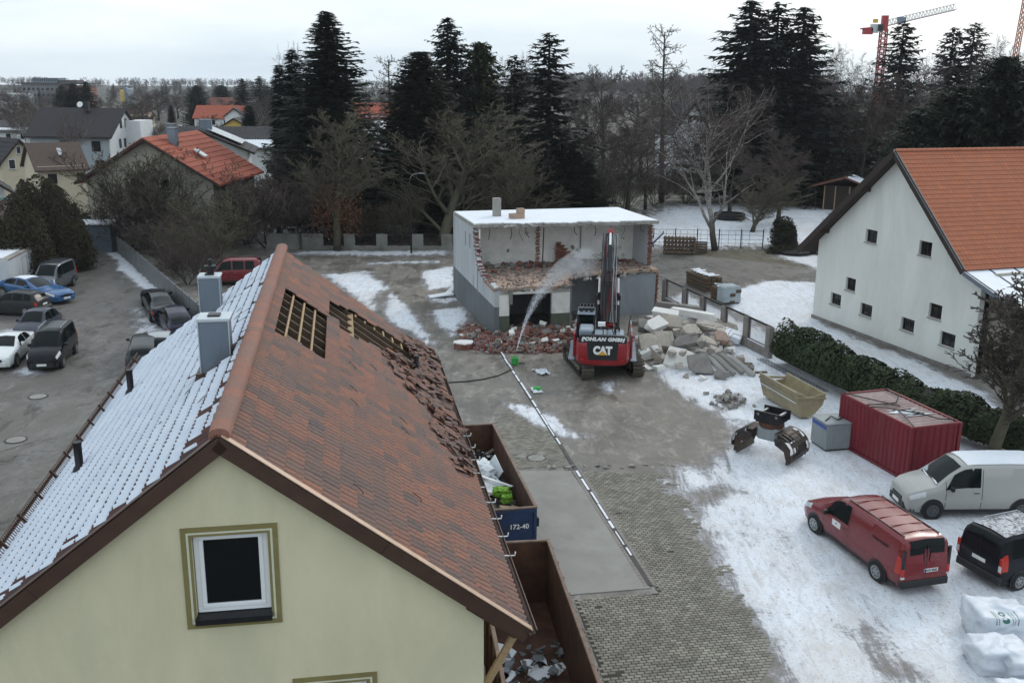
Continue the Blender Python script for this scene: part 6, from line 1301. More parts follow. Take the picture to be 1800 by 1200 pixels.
# right slope tiles
ws_ = math.hypot(WX1 - WXr, WZ - WZ1); wa = math.atan2(WZ - WZ1, WX1 - WXr); NCW, NAW, TWW, TCW = 26, 52, .30, ws_ / 26
ex, ey = Vector((0, 1, 0)), Vector((math.cos(wa), 0, -math.sin(wa))); ez = Vector((math.sin(wa), 0, math.cos(wa))); WT = Matrix((ex, ey, ez)).transposed().to_4x4(); WT.translation = Vector((WXr, -.7, WZ))
v2, f2 = tile_geo(TWW, TCW + .035, 6, .035, .035); tmw = MB().add(v2, f2).mesh('roof_tile', 'orange_tile', 60); rest = MB()
for i in range(NAW):
    for k in range(NCW):
        T = WT @ Matrix.Translation((.05 + i * TWW, .02 + k * TCW, .02)) @ Matrix.Rotation(rnd.uniform(-.01, .01), 4, 'Z')
        if i < 12 and k < 25: o = link('roof_tile', tmw, wh); o.matrix_local = T
        else: rest.add(v2, f2, 0, T)
tag(rest.build('roof_tiles', 'orange_tile', wh, 60), kind='stuff')
mb = MB(); mb.prism([(WXr, WZ - .02), (WX1, WZ1 - .02), (WX1, WZ1 - .2), (WXr, WZ - .25), (WX0, WZ0 - .2), (WX0, WZ0)], -.7, WLEN + .5); mb.build('roof_deck', 'wood_dark', wh, fix=True)
for (xa, za), (xb, zb_) in (((WXr, WZ), (WX0 - .1, WZ0)), ((WXr, WZ), (WX1, WZ1))):
    mb = MB(); mb.bar((xa, -.76, za - .12), (xb, -.76, zb_ - .12), .06, .42); mb.build('barge_board', 'wood_dark', wh)
mb = MB(); mb.bar((WXr, -.72, WZ + .05), (WX1, -.72, WZ1 + .06), .2, .05); mb.build('verge_strip', 'galv', wh)
mb = MB(); mb.bar((WXr - .1, WLEN / 2, WZ + .03), (WX0, WLEN / 2, WZ0 + .03), WLEN + 1, .05, up=(0, 0, 1)); mb.build('left_slope', 'orange_tile', wh)
for k in range(50): o = link('ridge_tile', MB().add(rv, rf).mesh('ridge_tile', 'orange_tile', 40) if k == 0 else rw_, wh); rw_ = o.data; o.location = (WXr, -.7 + k * .38, WZ + .03); o.rotation_euler = (R(1.2), 0, 0)
# snowy lean-to
mb = MB(); mb.prism([(WX1 - .1, WZ1 - .12), (19.2, 4.75), (19.2, 4.6), (WX1 - .1, WZ1 - .3)], -.7, WLEN); mb.build('lean_to_roof', 'wood_dark', wh, fix=True)
sl_ = (WZ1 - 4.75) / (19.2 - WX1 + .1); bx_ = [(-.6 + i * 1.75) for i in range(11)]
for y0_, y1_ in zip(bx_, bx_[1:]): mb = MB(); mb.prism([(WX1, WZ1 - .06), (19.15, 4.82), (19.15, 4.765), (WX1, WZ1 - .1)], y0_ + .09, y1_ - .09); mb.build('roof_snow', 'snow', wh, fix=True)
mb = MB(); mb.bar((WX1, -.74, WZ1 - .16), (19.2, -.74, 4.66), .06, .26); mb.build('barge_board', 'grey_clad', wh)
for y in (.2, 5, 10, 15):
    for x in (18.6,): mb = MB(); mb.box((x, y, 2.3), (.2, .2, 4.6)); mb.build('carport_post', 'wood_dark', wh)
mb = MB(); mb.bar((15.6, .2, 3.3), (18.6, .2, 4.5), .14, .18); mb.build('carport_brace', 'wood_dark', wh); mb = MB(); mb.box((17.2, 3, 1.3), (.08, 2.4, 2.6)); mb.build('carport_screen', 'wood_old', wh)
# ---------------------------------------------------------------- concrete fence with pillars by the driveway
fp = [G(*q) for q in ((1168, 535), (1197, 553), (1229, 569), (1266, 588), (1309, 608), (1350, 628))]; fa, fb = fp[0], fp[-1]; fd = (fb - fa); frz = math.atan2(fd.y, fd.x)
fence = thing('pillar_fence', 'low concrete fence with stone pillars and open mesh panels by the driveway', 'fence', (fa.x, fa.y, 0), frz); FL_ = fd.length; fs_ = [((q - fa).dot(fd) / FL_) for q in fp]
for s in fs_: mb = MB(); mb.box((s, 0, .98), (.5, .34, 1.96)); mb.build('pillar', 'stone_pillar', fence, bev=.03)
for s0, s1 in zip(fs_, fs_[1:]):
    mb = MB(); mb.box(((s0 + s1) / 2, 0, .28), (s1 - s0 - .5, .26, .56)); mb.build('base_wall', 'stone_pillar', fence); mb = MB(); mb.box(((s0 + s1) / 2, 0, .585), (s1 - s0 - .52, .2, .05)); mb.build('base_snow', 'snow', fence)
    pn = ring(MB(), (s0 + s1) / 2, 1.28, (s1 - s0) / 2 - .26, .66, .05, -.02, .02).build('mesh_panel', 'dark_metal', fence); mb = MB(); n = int((s1 - s0 - .6) / .12)
    for k in range(1, n): mb.box((s0 + .28 + k * .12, 0, 1.28), (.008, .008, 1.26))
    for k in range(1, 8): mb.box(((s0 + s1) / 2, 0, .66 + k * .155), (s1 - s0 - .56, .008, .008))
    tag(mb.build('wire_mesh', 'galv', pn), kind='stuff')
mb = MB(); mb.box((FL_ / 2, 0, 1.985), (FL_ + .3, .1, .05)); mb.build('top_rail', 'dark_metal', fence)
# covered stacks behind the fence
for px, py, L, lab, tp in ((1236, 505, 3.4, 'long low timber stack with snow patches behind the pillar fence', 'log_bark'), (1275, 530, 1.9, 'short stack under a pale tarpaulin behind the pillar fence', 'tarp_clear')):
    p = G(px, py); st_ = thing('timber_stack', lab, 'stack', (p.x, p.y, 0), frz + .05)
    for z in range(4): 
        for q in range(3): mb = MB(); mb.box((rnd.uniform(-.1, .1), -.5 + q * .5, .15 + z * .28), (L, .44, .24)); mb.build('timber', 'wood_old', st_)
    for k in range(12): mb = MB(); mb.box((-L / 2 + .2 + k * (L - .4) / 11, rnd.uniform(-.3, .3), 1.28), (.2, 1.1 * rnd.uniform(.4, 1), .05), rz=rnd.uniform(-.4, .4)); mb.build('snow_patch', 'snow', st_)
    if tp == 'tarp_clear': mb = MB(); mb.prism([(-.75, .1), (-.72, 1.3), (-.5, 1.42), (.5, 1.42), (.72, 1.3), (.78, .1)], -.1, L / 2 + .05, 'x'); mb.build('tarpaulin', 'tarp_clear', st_, fix=True, bev=.06)
# garden: wood pile with blue sheet, crate, wire fence, pool, shed, steps
p = G(1190, 446); wp = thing('wood_pile', 'firewood pile under a sloping blue and white sheet by the garden fence', 'wood pile', (p.x, p.y, 0), R(-8))
for k in range(9):
    for q in range(4): mb = MB(); mb.tube((.35 * k - 1.2, -.5, .25 + q * .42), (.35 * k - 1.2, .5, .25 + q * .42), .19, n=7); mb.build('log', 'log_bark', wp)
mb = MB(); mb.prism([(-3.2, .3), (-1.5, 2.1), (-1.35, 2.1), (-3.0, .3)], -.7, .7); mb.build('blue_sheet', 'tarp_blue', wp, fix=True); mb = MB(); mb.prism([(-3.25, .42), (-1.5, 2.22), (-1.5, 2.12), (-3.25, .32)], -.75, .75); mb.build('snow_cover', 'styro', wp, fix=True)
p = G(1228, 443); cr2 = thing('compost_crate', 'wooden slatted compost crate by the garden fence', 'crate', (p.x, p.y, 0), R(-10))
for z in range(4):
    for s in (-1, 1): mb = MB(); mb.box((0, s * .6, .15 + z * .25), (1.6, .05, .16)); mb.build('slat', 'wood_old', cr2); mb = MB(); mb.box((s * .8, 0, .15 + z * .25), (.05, 1.2, .16)); mb.build('slat', 'wood_old', cr2)
ga, gb_ = G(1110, 434), G(1340, 438); gd = gb_ - ga; gf = thing('wire_fence', 'thin green wire mesh garden fence with posts before the snowy lawn', 'fence', (ga.x, ga.y, 0), math.atan2(gd.y, gd.x)); L = gd.length
for k in range(7): mb = MB(); mb.box((k * L / 6, 0, 1.0), (.1, .1, 2.0)); mb.build('post', 'wire_green', gf)
mb = MB()
for k in range(int(L / .7)): mb.box((k * .7, 0, .95), (.025, .02, 1.8))
for z in (.15, .55, .95, 1.4, 1.85): mb.box((L / 2, 0, z), (L, .02, .03))
tag(mb.build('mesh', 'wire_green', gf), kind='stuff')
p = G(1282, 385); po = thing('garden_pool', 'round covered garden pool on the snowy lawn', 'pool', (p.x, p.y, 0)); mb = MB(); mb.lathe([(1.9, 0), (1.95, .7), (1.85, .75), (1.8, .5), (0.05, .48)], 24); mb.build('basin', 'dark_metal', po, 40); mb = MB(); mb.box((.9, -2.4, .45), (1.2, .4, .08)); mb.box((.9, -2.4, .2), (.15, .3, .4)); mb.build('bench', 'wood_old', po)
p = G(1482, 370); sh = thing('garden_shed', 'dark wooden garden shed with snow on its red edged roof', 'shed', (p.x, p.y, 0), R(-25))
mb = MB(); mb.box((0, 2, 1.6), (5.2, 4, 3.2)); mb.build('wall', 'wood_dark', sh); mb = MB(); mb.prism([(-4.6, 3.0), (0, 4.5), (4.2, 3.0), (4.2, 2.85), (0, 4.3), (-4.6, 2.85)], -1.2, 4.4); mb.build('roof', 'dull_red_roof', sh, fix=True); mb = MB(); mb.prism([(.3, 4.5), (4.1, 3.13), (4.1, 3.05), (.3, 4.42)], -1.0, 4.3); mb.build('roof_snow', 'snow', sh, fix=True)
for x in (-2.6, -1.2, 0.6, 2.6): mb = MB(); mb.box((x, -.05, 1.6), (.14, .12, 3.2)); mb.build('post', 'wood_new', sh)
for k in range(5): mb = MB(); mb.box((-3.6 - k * .32, -.8, .9 - k * .2), (.3, 1.4, .08)); mb.build('step', 'wood_dark', sh)
mb = MB(); mb.bar((-3.4, -1.5, 1.9), (-5.2, -1.5, .9), .07, .07); mb.bar((-3.4, -1.5, 0), (-3.4, -1.5, 1.9), .07, .07); mb.bar((-5.2, -1.5, 0), (-5.2, -1.5, .9), .07, .07); mb.build('handrail', 'wood_dark', sh)
# concrete panel wall at the back of the yard, lamp post, stump
wa_, wb_ = G(470, 438), G(800, 439); wd_ = wb_ - wa_; cwl = thing('panel_wall', 'low grey wall of spaced concrete panels at the back of the yard', 'wall', (wa_.x, wa_.y, 0), math.atan2(wd_.y, wd_.x)); LW_ = wd_.length; 
for px, w_ in ((500, 3.6), (548, 2.4), (615, 1.1), (672, 1.1), (735, 1.1), (786, 1.1)): x = (G(px, 438) - wa_).dot(wd_) / LW_; mb = MB(); mb.box((x, 0, .78), (w_, .14, 1.56)); mb.build('panel', 'wall_panel', cwl)
mb = MB(); mb.box((LW_ / 2, 0, .2), (LW_, .08, .4)); mb.build('footing', 'wall_panel', cwl)
mb = MB()
for k in range(80): mb.box((k * LW_ / 80, .05, .95), (.02, .02, 1.2))
for z in (.6, 1.0, 1.5): mb.box((LW_ / 2, .05, z), (LW_, .02, .03))
tag(mb.build('wire', 'dark_metal', cwl), kind='stuff')
p = G(723, 445); lp = thing('lamp_post', 'slender grey street lamp post at the back of the yard', 'lamp post', (p.x, p.y, 0)); mb = MB(); mb.path([(0, 0, 0), (0, 0, 7.2)], [.1, .06], 8); mb.build('post', 'dark_metal', lp); mb = MB(); mb.path([(0, 0, 7.2), (.2, 0, 7.6), (.9, 0, 7.75)], .04, 6); mb.build('arm', 'galv', lp); mb = MB(); mb.box((1.15, 0, 7.74), (.6, .22, .1)); mb.build('lamp_head', 'galv', lp, bev=.03)
# grey slat fence along the parking lot
pts = [G(*q) for q in ((208, 446), (245, 478), (290, 520), (350, 575), (372, 596))]; lf = thing('slat_fence', 'grey metal fence running along the parking lot', 'fence', (0, 0, 0))
for i, (a, b) in enumerate(zip(pts, pts[1:])):
    d = b - a; n = max(2, round(d.length / 2.2))
    for k in range(n):
        p, q = a + d * (k / n), a + d * ((k + 1) / n); m_ = (p + q) / 2; rz = math.atan2(d.y, d.x); mb = MB(); mb.box((m_.x, m_.y, .85), ((q - p).length - .08, .05, 1.5), rz=rz); mb.build('panel', 'fence_panel', lf); mb = MB(); mb.box((p.x, p.y, .9), (.09, .09, 1.8)); mb.build('post', 'galv', lf)
        mb = MB(); mb.box((m_.x, m_.y, 1.64), ((q - p).length, .07, .05), rz=rz); mb.build('top_rail', 'galv', lf)
# hinged bins and a pole among the bushes
# ---------------------------------------------------------------- hedges and bushes from leaves
def leaf_cloud(n, fn, size, rr, jitter=.35):
    mb = MB()
    for _ in range(n):
        p, nrm = fn(rr); nrm = (Vector(nrm) + Vector((rr.gauss(0, jitter), rr.gauss(0, jitter), rr.gauss(0, jitter)))).normalized(); a = nrm.orthogonal().normalized(); a.rotate(Matrix.Rotation(rr.uniform(0, 6.28), 3, nrm)); b = nrm.cross(a); s = size * rr.uniform(.6, 1.4); p = Vector(p)
        o = len(mb.v); mb.v += [tuple(p - a * s), tuple(p - b * s * .55 + nrm * s * .15), tuple(p + a * s), tuple(p + b * s * .55 + nrm * s * .15)]; mb.f.append((o, o + 1, o + 2, o + 3)); mb.m.append(0)
    return mb
hc = [Vector((16.5, 57.8, 0)), Vector((17.9, 53, 0)), Vector((19.7, 48.3, 0)), Vector((22.0, 44.0, 0)), Vector((26.5, 38.5, 0))]; seg = [(b - a).length for a, b in zip(hc, hc[1:])]
def hedge_pt(rr):
    t = rr.random() * sum(seg); i = 0
    while t > seg[i]: t -= seg[i]; i += 1
    d = (hc[i + 1] - hc[i]).normalized(); c = hc[i] + d * t; nr = Vector((d.y, -d.x, 0)); ang = rr.uniform(-.25, math.pi + .25); bump_ = 1 + .22 * noise.noise(Vector((c.x * .8, c.y * .8, ang))); w_, h_ = 1.15 * bump_, 2.35 * bump_ * (1.08 - .1 * i); dep = 1 - .35 * rr.random() ** 2
    return c + nr * math.cos(ang) * w_ * dep + Vector((0, 0, max(.05, (.45 + .55 * math.sin(ang)) * h_ * dep))), nr * math.cos(ang) + Vector((0, 0, math.sin(ang)))
rg_ = random.Random(12); hg = thing('hedge', 'dark green evergreen hedge running from the pillar fence behind the red container', 'hedge', (0, 0, 0)); tag(leaf_cloud(26000, hedge_pt, .11, rg_).build('foliage', 'hedge_green', hg), kind='stuff')
mb = MB(); mb.path([p + Vector((0, 0, 1.0)) for p in hc], .85, 8); mb.build('dark_core', 'attic_dark', hg)  # solid dark core added to block light behind the leaves
def bush(name, label, loc, rx, ry, h, mat, n, size, seed, cat='bush', power=.55, stem=True, group=None, lobes=9):
    t = thing(name, label, cat, loc, 0, group); rr = random.Random(seed)
    LB_ = [(0, 0, 1, 1)] + [(math.cos(i * 2.4) * .55 * rr.uniform(.5, 1), math.sin(i * 2.4) * .55 * rr.uniform(.5, 1), rr.uniform(.6, .97), rr.uniform(.4, .62)) for i in range(lobes)]
    def fn(rr):
        cx, cy, hh, ww = LB_[rr.randrange(len(LB_))]; a, v = rr.uniform(0, 6.283), rr.random() ** .85; prof = (math.sin(math.pi * min(1, .16 + v * .84)) ** power) * (1 - .35 * v) * ww; lump = 1 + .3 * noise.noise(Vector((math.cos(a) * 2.2 + cx * 3, math.sin(a) * 2.2, v * 4 + seed))); dep = 1 - .35 * rr.random() ** 2
        return Vector(((cx + math.cos(a) * prof * lump * dep) * rx, (cy + math.sin(a) * prof * lump * dep) * ry, .05 + v * h * hh * (1 + .05 * (lump - 1)))), Vector((math.cos(a), math.sin(a), .5))
    tag(leaf_cloud(n, fn, size, rr, .6).build('crown', mat, t), kind='stuff'); mb = MB(); mb.path([(0, 0, 0), (0, 0, h * .8)], [rx * .1, .03], 6); mb.build('trunk', 'bark', t)
    mb = MB(); mb.lathe([(rx * .5, .1), (rx * .55, h * .3), (rx * .35, h * .55), (.05, h * .75)], 8); mb.build('dark_core', 'attic_dark', t); return t  # dark solid added inside the crown to block light, not real branches
for px, py, top, rx, lab in ((40, 490, 342, 3.3, 'brown green thuja nearest the white trailer'), (118, 474, 330, 2.6, 'brown green thuja at the lane side of the group'), (80, 462, 308, 3.8, 'tallest brown green thuja behind the other two')):
    p = G(px, py); bush('thuja_bush', lab, (p.x, p.y, 0), rx, rx, AY(px, top, p.y).z, 'thuja_brown', 30000, .095, int(px), 'thuja', .6, lobes=12)
p = G(178, 432); bush('evergreen_bush', 'low dark evergreen bush at the lane end of the lot', (p.x, p.y, 0), 2.4, 1.8, 3.8, 'hedge_green', 6000, .14, 40, 'bush', .4)
p = G(225, 425); bush('evergreen_bush', 'small dark evergreen bush behind the grey fence end', (p.x, p.y, 0), 1.8, 1.8, 3.2, 'hedge_green', 3500, .14, 41, 'bush', .4)
p = G(1376, 432); bush('clipped_bush', 'round clipped brown bush in the snowy garden', (p.x, p.y, 0), 1.7, 1.7, 3.0, 'cypress_brown', 6000, .12, 42, 'bush', .35)
p = G(1395, 446); bush('clipped_bush', 'flat dark bed of ground cover below the round bush', (p.x, p.y, 0), 3.2, .9, .9, 'cypress_brown', 3000, .12, 43, 'bush', .3)
# ---------------------------------------------------------------- trees
def grow(mbs, pos, d, L, r, lev, rr, S):
    """tapered branch; children leave along it. mbs: (limb mesh, twig mesh)"""
    seg = S['seg'][lev]; pts = [pos.copy()]; rs = [r]; dirs = []
    for i in range(seg):
        j = S['jit'][lev]; d = (d + Vector((rr.gauss(0, j), rr.gauss(0, j), rr.gauss(0, j) + S['up'][lev]))).normalized(); pos = pos + d * (L / seg); pts.append(pos.copy()); rs.append(max(S['rmin'], r * (1 - (i + 1) / seg * S['taper'][lev]))); dirs.append(d.copy())
    mbs[0 if lev < S['split'] else 1].path(pts, rs, S['n'][lev], lev == 0)
    if lev + 1 >= len(S['kids']): return
    k = S['kids'][lev]; k = rr.randint(int(k * .8), int(k * 1.2)) if k > 2 else k; st0 = S['start'][lev]
    for c in range(k):
        f = st0 + (1 - st0) * ((c + rr.random()) / k); i = min(seg - 1, int(f * seg)); q = f * seg - i; p = pts[i].lerp(pts[i + 1], q); rad = rs[i] + (rs[i + 1] - rs[i]) * q; a = dirs[i]
        o = a.orthogonal().normalized(); o.rotate(Matrix.Rotation(c * 2.4 + rr.uniform(-.5, .5), 3, a)); ang = S['ang'][lev] * rr.uniform(.7, 1.25); nd = (a * math.cos(ang) + o * math.sin(ang)).normalized()
        grow(mbs, p, nd, L * S['len'][lev] * rr.uniform(.7, 1.15) * (1.12 - .55 * f if lev == 0 else 1.05 - .4 * f), min(rad * .75, r * S['rad'][lev]), lev + 1, rr, S)
BASE = dict(seg=[7, 6, 4, 3, 2], jit=[.06, .12, .16, .2, .2], up=[.05, .06, .05, .04, .02], taper=[.8, .85, .85, .7, .5], n=[7, 5, 3, 3, 3], kids=[14, 9, 8, 7, 0], start=[.28, .2, .15, .1, 0], ang=[.85, .7, .65, .6, .5], len=[.52, .5, .48, .58, .5], rad=[.42, .45, .45, .5, .5], rmin=.011, split=2)
def style(**k): d = dict(BASE); d.update(k); return d
STY = {'round': style(), 'fan': style(kids=[17, 10, 8, 6, 0], start=[.1, .1, .1, .1, 0], ang=[.62, .5, .5, .5, .5], len=[.72, .5, .45, .45, .5], up=[.05, .1, .08, .05, .0]),
       'oval': style(ang=[.6, .55, .55, .5, .5], up=[.08, .14, .1, .05, 0], len=[.48, .48, .46, .5, .5], kids=[20, 9, 7, 6, 0], start=[.2, .15, .1, .1, 0]),
       'birch': style(kids=[10, 10, 9, 7, 0], start=[.14, .25, .15, .1, 0], ang=[.68, .6, .75, .8, .5], len=[1.0, .52, .45, .5, .5], up=[.05, .08, .03, -.06, -.1], jit=[.12, .16, .18, .2, .2], split=3, rad=[.55, .5, .4, .5, .5]),
       'larch': style(seg=[9, 4, 3, 2, 2], kids=[46, 9, 4, 0], start=[.18, .15, .1, 0], ang=[1.35, .8, .7, .5], len=[.22, .32, .5, .5], up=[.06, .05, .02, 0], rad=[.2, .4, .5, .5], split=1, n=[6, 3, 3, 3], jit=[.02, .1, .2, .2]),
       'bushy': style(kids=[12, 6, 5, 3, 0], start=[.08, .1, .1, .1, 0], ang=[.55, .5, .5, .5, .5], len=[.75, .5, .45, .45, .5], up=[.05, .1, .08, .05, .0]), 'shrub': style(kids=[1, 9, 8, 6, 0], start=[.02, .1, .1, .1, 0], ang=[.3, .4, .5, .55, .5], len=[1, .55, .5, .5, .5], up=[.05, .08, .06, .03, 0])}
def tree_mesh(key, sty, h, r, seed, bark, twig, stems=1, lean=.0):
    rr = random.Random(seed); mbs = (MB(), MB())
    for s in range(stems):
        a = s * 6.283 / max(1, stems) + rr.uniform(-.4, .4); d = Vector((math.cos(a) * lean, math.sin(a) * lean, 1)).normalized() if stems > 1 else Vector((rr.uniform(-.04, .04), rr.uniform(-.04, .04), 1))
        grow(mbs, Vector((math.cos(a) * .1 * (stems > 1), math.sin(a) * .1 * (stems > 1), 0)), d, h * .78 * rr.uniform(.85, 1.05), r / (1 if stems == 1 else stems ** .4), 0, rr, STY[sty])
    return (mbs[0].mesh(key + '_trunk', bark, True), mbs[1].mesh(key + '_crown', twig), max(v[2] for v in mbs[1].v))
TREES = {'round1': tree_mesh('round1', 'round', 12, .22, 1, 'bark', 'twig'), 'round2': tree_mesh('round2', 'fan', 12, .24, 2, 'bark_green', 'twig_olive'), 'oval': tree_mesh('oval', 'oval', 12, .2, 3, 'bark_green', 'twig_olive'), 'red': tree_mesh('red', 'round', 12, .2, 4, 'bark', 'twig_red'),
         'birch': tree_mesh('birch', 'birch', 12, .22, 6, 'birch_bark', 'twig_red'), 'larch': tree_mesh('larch', 'larch', 12, .16, 7, 'bark', 'twig'), 'upright': tree_mesh('upright', 'oval', 6, .11, 9, 'bark_green', 'twig'),
         'shrub1': tree_mesh('shrub1', 'bushy', 5, .07, 11, 'bark_green', 'twig_olive', 6, .5), 'shrub2': tree_mesh('shrub2', 'bushy', 5, .06, 12, 'bark', 'twig_red', 7, .55)}
def put_tree(kind, label, loc, h, wscale=1.0, group=None, name=None, cat='tree', rz=None):
    a, b, h0 = TREES[kind]; s = h / h0; t = thing(name or ('bare_shrub' if 'shrub' in kind else 'bare_tree'), label, cat, loc, rnd.uniform(0, 6.283) if rz is None else rz, group); t.scale = (s * wscale, s * wscale, s); link('trunk', a, t); link('crown', b, t); return t
# conifers: whorls of drooping boughs carrying needle sprays
def conifer_mesh(key, seed, mat, h=14.0, rad=3.2, n=320, droop=.35, curl=.25, power=.65, spray=13, size=.4, base=.06, ragged=.25, thick=.5, tops=1):
    rr = random.Random(seed); tr = MB(); tr.path([(0, 0, 0), (rr.uniform(-.05, .05), rr.uniform(-.05, .05), h * .5), (0, 0, h)], [h * .017, h * .01, .015], 7); mb = MB()
    for b in range(n):
        f = ((b + rr.random()) / n) ** .92; z = h * (base + (1 - base) * f) ; a = b * 2.39996 + rr.uniform(-.5, .5)
        lump = 1 + .22 * noise.noise(Vector((math.cos(a) * 1.3, math.sin(a) * 1.3, z * .45 + seed)))
        L = (rad * (1 - f) ** power * min(1, (f + .1) / .16) * lump + .1) * (1 - ragged * rr.random() ** 1.5 * 1.6)
        d0 = Vector((math.cos(a), math.sin(a), 0)); side = Vector((-d0.y, d0.x, 0)); dr = droop * rr.uniform(.6, 1.4); ns = max(3, int(spray * (.25 + .75 * L / rad)))
        if L > .5: tr.path([(0, 0, z), d0 * L * .6 + Vector((0, 0, z - dr * L * .45)), d0 * L + Vector((0, 0, z - dr * L + curl * L))], [.045 * L / rad + .012, .028, .01], 3, False)
        for i in range(ns):
            q = .08 + .92 * (i + rr.random()) / ns; p = d0 * (L * q) + Vector((0, 0, z - dr * L * q + curl * L * q * q)); wd = size * (1.15 - .6 * q) * rr.uniform(.6, 1.3) * (.45 + .55 * min(1, L / (rad * .6)))
            for sg in (-1, 1, 0):
                o = len(mb.v)
                if sg: tip = p + side * sg * wd * rr.uniform(1.0, 1.7) + d0 * wd * rr.uniform(.2, 1.0) + Vector((0, 0, -rr.uniform(-.2, .9) * wd * thick * 1.6)); mb.v += [tuple(p - d0 * wd * .45), tuple(p + d0 * wd * .45 + Vector((0, 0, .12 * wd))), tuple(tip)]
                else: tip = p + d0 * wd * rr.uniform(.5, 1.6) + Vector((0, 0, -wd * rr.uniform(-.3, 1.3) * thick * 1.5)); mb.v += [tuple(p - side * wd * .5), tuple(p + side * wd * .5), tuple(tip)]
                mb.f.append((o, o + 1, o + 2)); mb.m.append(0)
    return (tr.mesh(key + '_trunk', 'bark'), mb.mesh(key + '_crown', mat), h)
TREES.update({'fir': conifer_mesh('fir', 1, 'needle_dark', n=520, spray=16, curl=.32, droop=.35, rad=3.3, power=.62, ragged=.2), 'spruce': conifer_mesh('spruce', 2, 'needle_black', n=270, spray=15, droop=.55, curl=.45, ragged=.34, rad=3.2, power=.62, thick=.8), 'spruce2': conifer_mesh('spruce2', 3, 'needle_black', n=180, spray=15, droop=.45, curl=.5, ragged=.45, rad=3.1, power=.58, thick=.8), 'slim': conifer_mesh('slim', 4, 'needle_black', n=420, rad=1.0, spray=6, size=.36, droop=.7, curl=.1, power=.42, base=.01, ragged=.2),
    'cypress': conifer_mesh('cypress', 5, 'cypress_brown', n=620, rad=3.0, spray=13, size=.42, droop=-.45, curl=.0, power=.6, base=.01, ragged=.14), 'pine': conifer_mesh('pine', 6, 'needle_olive', n=260, rad=2.6, spray=12, size=.5, droop=-.15, curl=.2, power=.42, base=.25, ragged=.35, thick=.9), 'darkpine': conifer_mesh('darkpine', 7, 'needle_dark', n=620, rad=4.4, spray=20, size=.34, droop=-.1, curl=.15, power=.42, base=.08, ragged=.3, thick=.9)})
def tree_at(kind, px, ytop, Y, label, wpx=None, group=None, name=None, cat='tree', z0=0, **k):
    """a tree whose tip shows at (px, ytop) when it stands at distance Y; wpx = crown width in the photograph"""
    T = AY(px, ytop, Y); a, b, h0 = TREES[kind]; h = T.z - z0; ws = 1.0
    if wpx:
        W0 = bw[kind]
        ws = (wpx * Y / FPX) / (W0 * h / h0) * (1.22 if kind in ('fir', 'spruce', 'spruce2', 'slim', 'cypress', 'pine') else 1)
    con = kind in ('fir', 'spruce', 'spruce2', 'slim', 'cypress', 'pine', 'darkpine'); nm = name or ('conifer_tree' if con else None)
    o = put_tree(kind, label, (T.x, T.y, z0), h, ws, group, nm, cat, **k); return o
bw = {}
for k_, (a, b, h0) in TREES.items(): xs_ = sorted(v.co.x for v in b.vertices); bw[k_] = xs_[int(len(xs_) * .985)] - xs_[int(len(xs_) * .015)]
CON = 'conifers behind the yard'
for kind, px, yt, Y, wpx, lab in (('fir', 573, 20, 106, 150, 'tall dense dark fir standing left of the ruin'), ('slim', 512, 86, 116, 42, 'slim dark spruce just left of the tall fir'), ('slim', 490, 113, 118, 40, 'slim dark spruce, leftmost of the narrow pair by the fir'),
    ('cypress', 735, 92, 112, 140, 'broad brownish cypress behind the bare tree by the ruin'), ('spruce', 787, 30, 126, 120, 'tall open spruce rising behind the brownish cypress'), ('pine', 845, 75, 128, 75, 'olive green pine right of the tall open spruce'), ('spruce2', 905, 97, 120, 95, 'dark spruce behind the ruin chimney'), ('spruce2', 966, 58, 118, 130, 'ragged tall spruce behind the ruin roof'),
    ('spruce', 1322, 0, 142, 150, 'left of the three tall spruces beside the crane'), ('spruce2', 1370, 4, 145, 150, 'middle of the three tall spruces beside the crane'), ('spruce', 1415, 12, 142, 140, 'right of the three tall spruces beside the crane'), ('spruce2', 1590, 38, 150, 110, 'dark spruce standing before the crane mast'),
    ('spruce2', 1678, 48, 155, 90, 'ragged spruce between crane and right edge, left of a pair'), ('spruce2', 1715, 40, 155, 95, 'ragged spruce between crane and right edge, right of a pair'), ('darkpine', 1770, 100, 92, 210, 'broad dark pine behind the orange roof at the right edge'), ('darkpine', 1690, 150, 95, 180, 'broad dark pine behind the orange roof, left of its neighbour'), ('darkpine', 1620, 190, 98, 130, 'low dark pine above the ridge start of the orange roof'),
    ('slim', 437, 184, 172, 30, 'small narrow cypress before the long dark roof'), ('cypress', 1000, 250, 118, 110, 'low dark evergreen behind the ruin roof'), ('cypress', 620, 300, 112, 90, 'dark evergreen under the tall fir'), ('fir', 1460, 160, 160, 150, 'dark fir below the three tall spruces'), ('spruce', 1560, 180, 165, 150, 'dark spruce above the garden shed'), ('cypress', 845, 230, 122, 120, 'dark evergreen beneath the olive pine')):
    tree_at(kind, px, yt, Y, lab, wpx, CON)
for kind, px, yt, Y, wpx, lab in (('darkpine', 345, 150, 280, 44, 'round dark pine beside the far red roofs'), ('spruce', 128, 146, 300, 60, 'dark spruce before the far tower block'), ('spruce', 108, 150, 310, 50, 'dark spruce left of the one before the tower block'), ('spruce', 150, 143, 300, 40, 'slender spruce right of the one before the tower block'), ('darkpine', 388, 150, 430, 40, 'far blue green tree clump on the left skyline'), ('spruce', 425, 138, 320, 38, 'far spruce left of the slim pair'), ('spruce2', 455, 134, 320, 44, 'far spruce nearest the slim pair'), ('spruce2', 470, 150, 300, 36, 'shorter far spruce by the slim pair'), ('slim', 300, 185, 300, 14, 'thin cypress beside the far street')):
    tree_at(kind, px, yt, Y, lab, wpx, 'far conifers over the town')
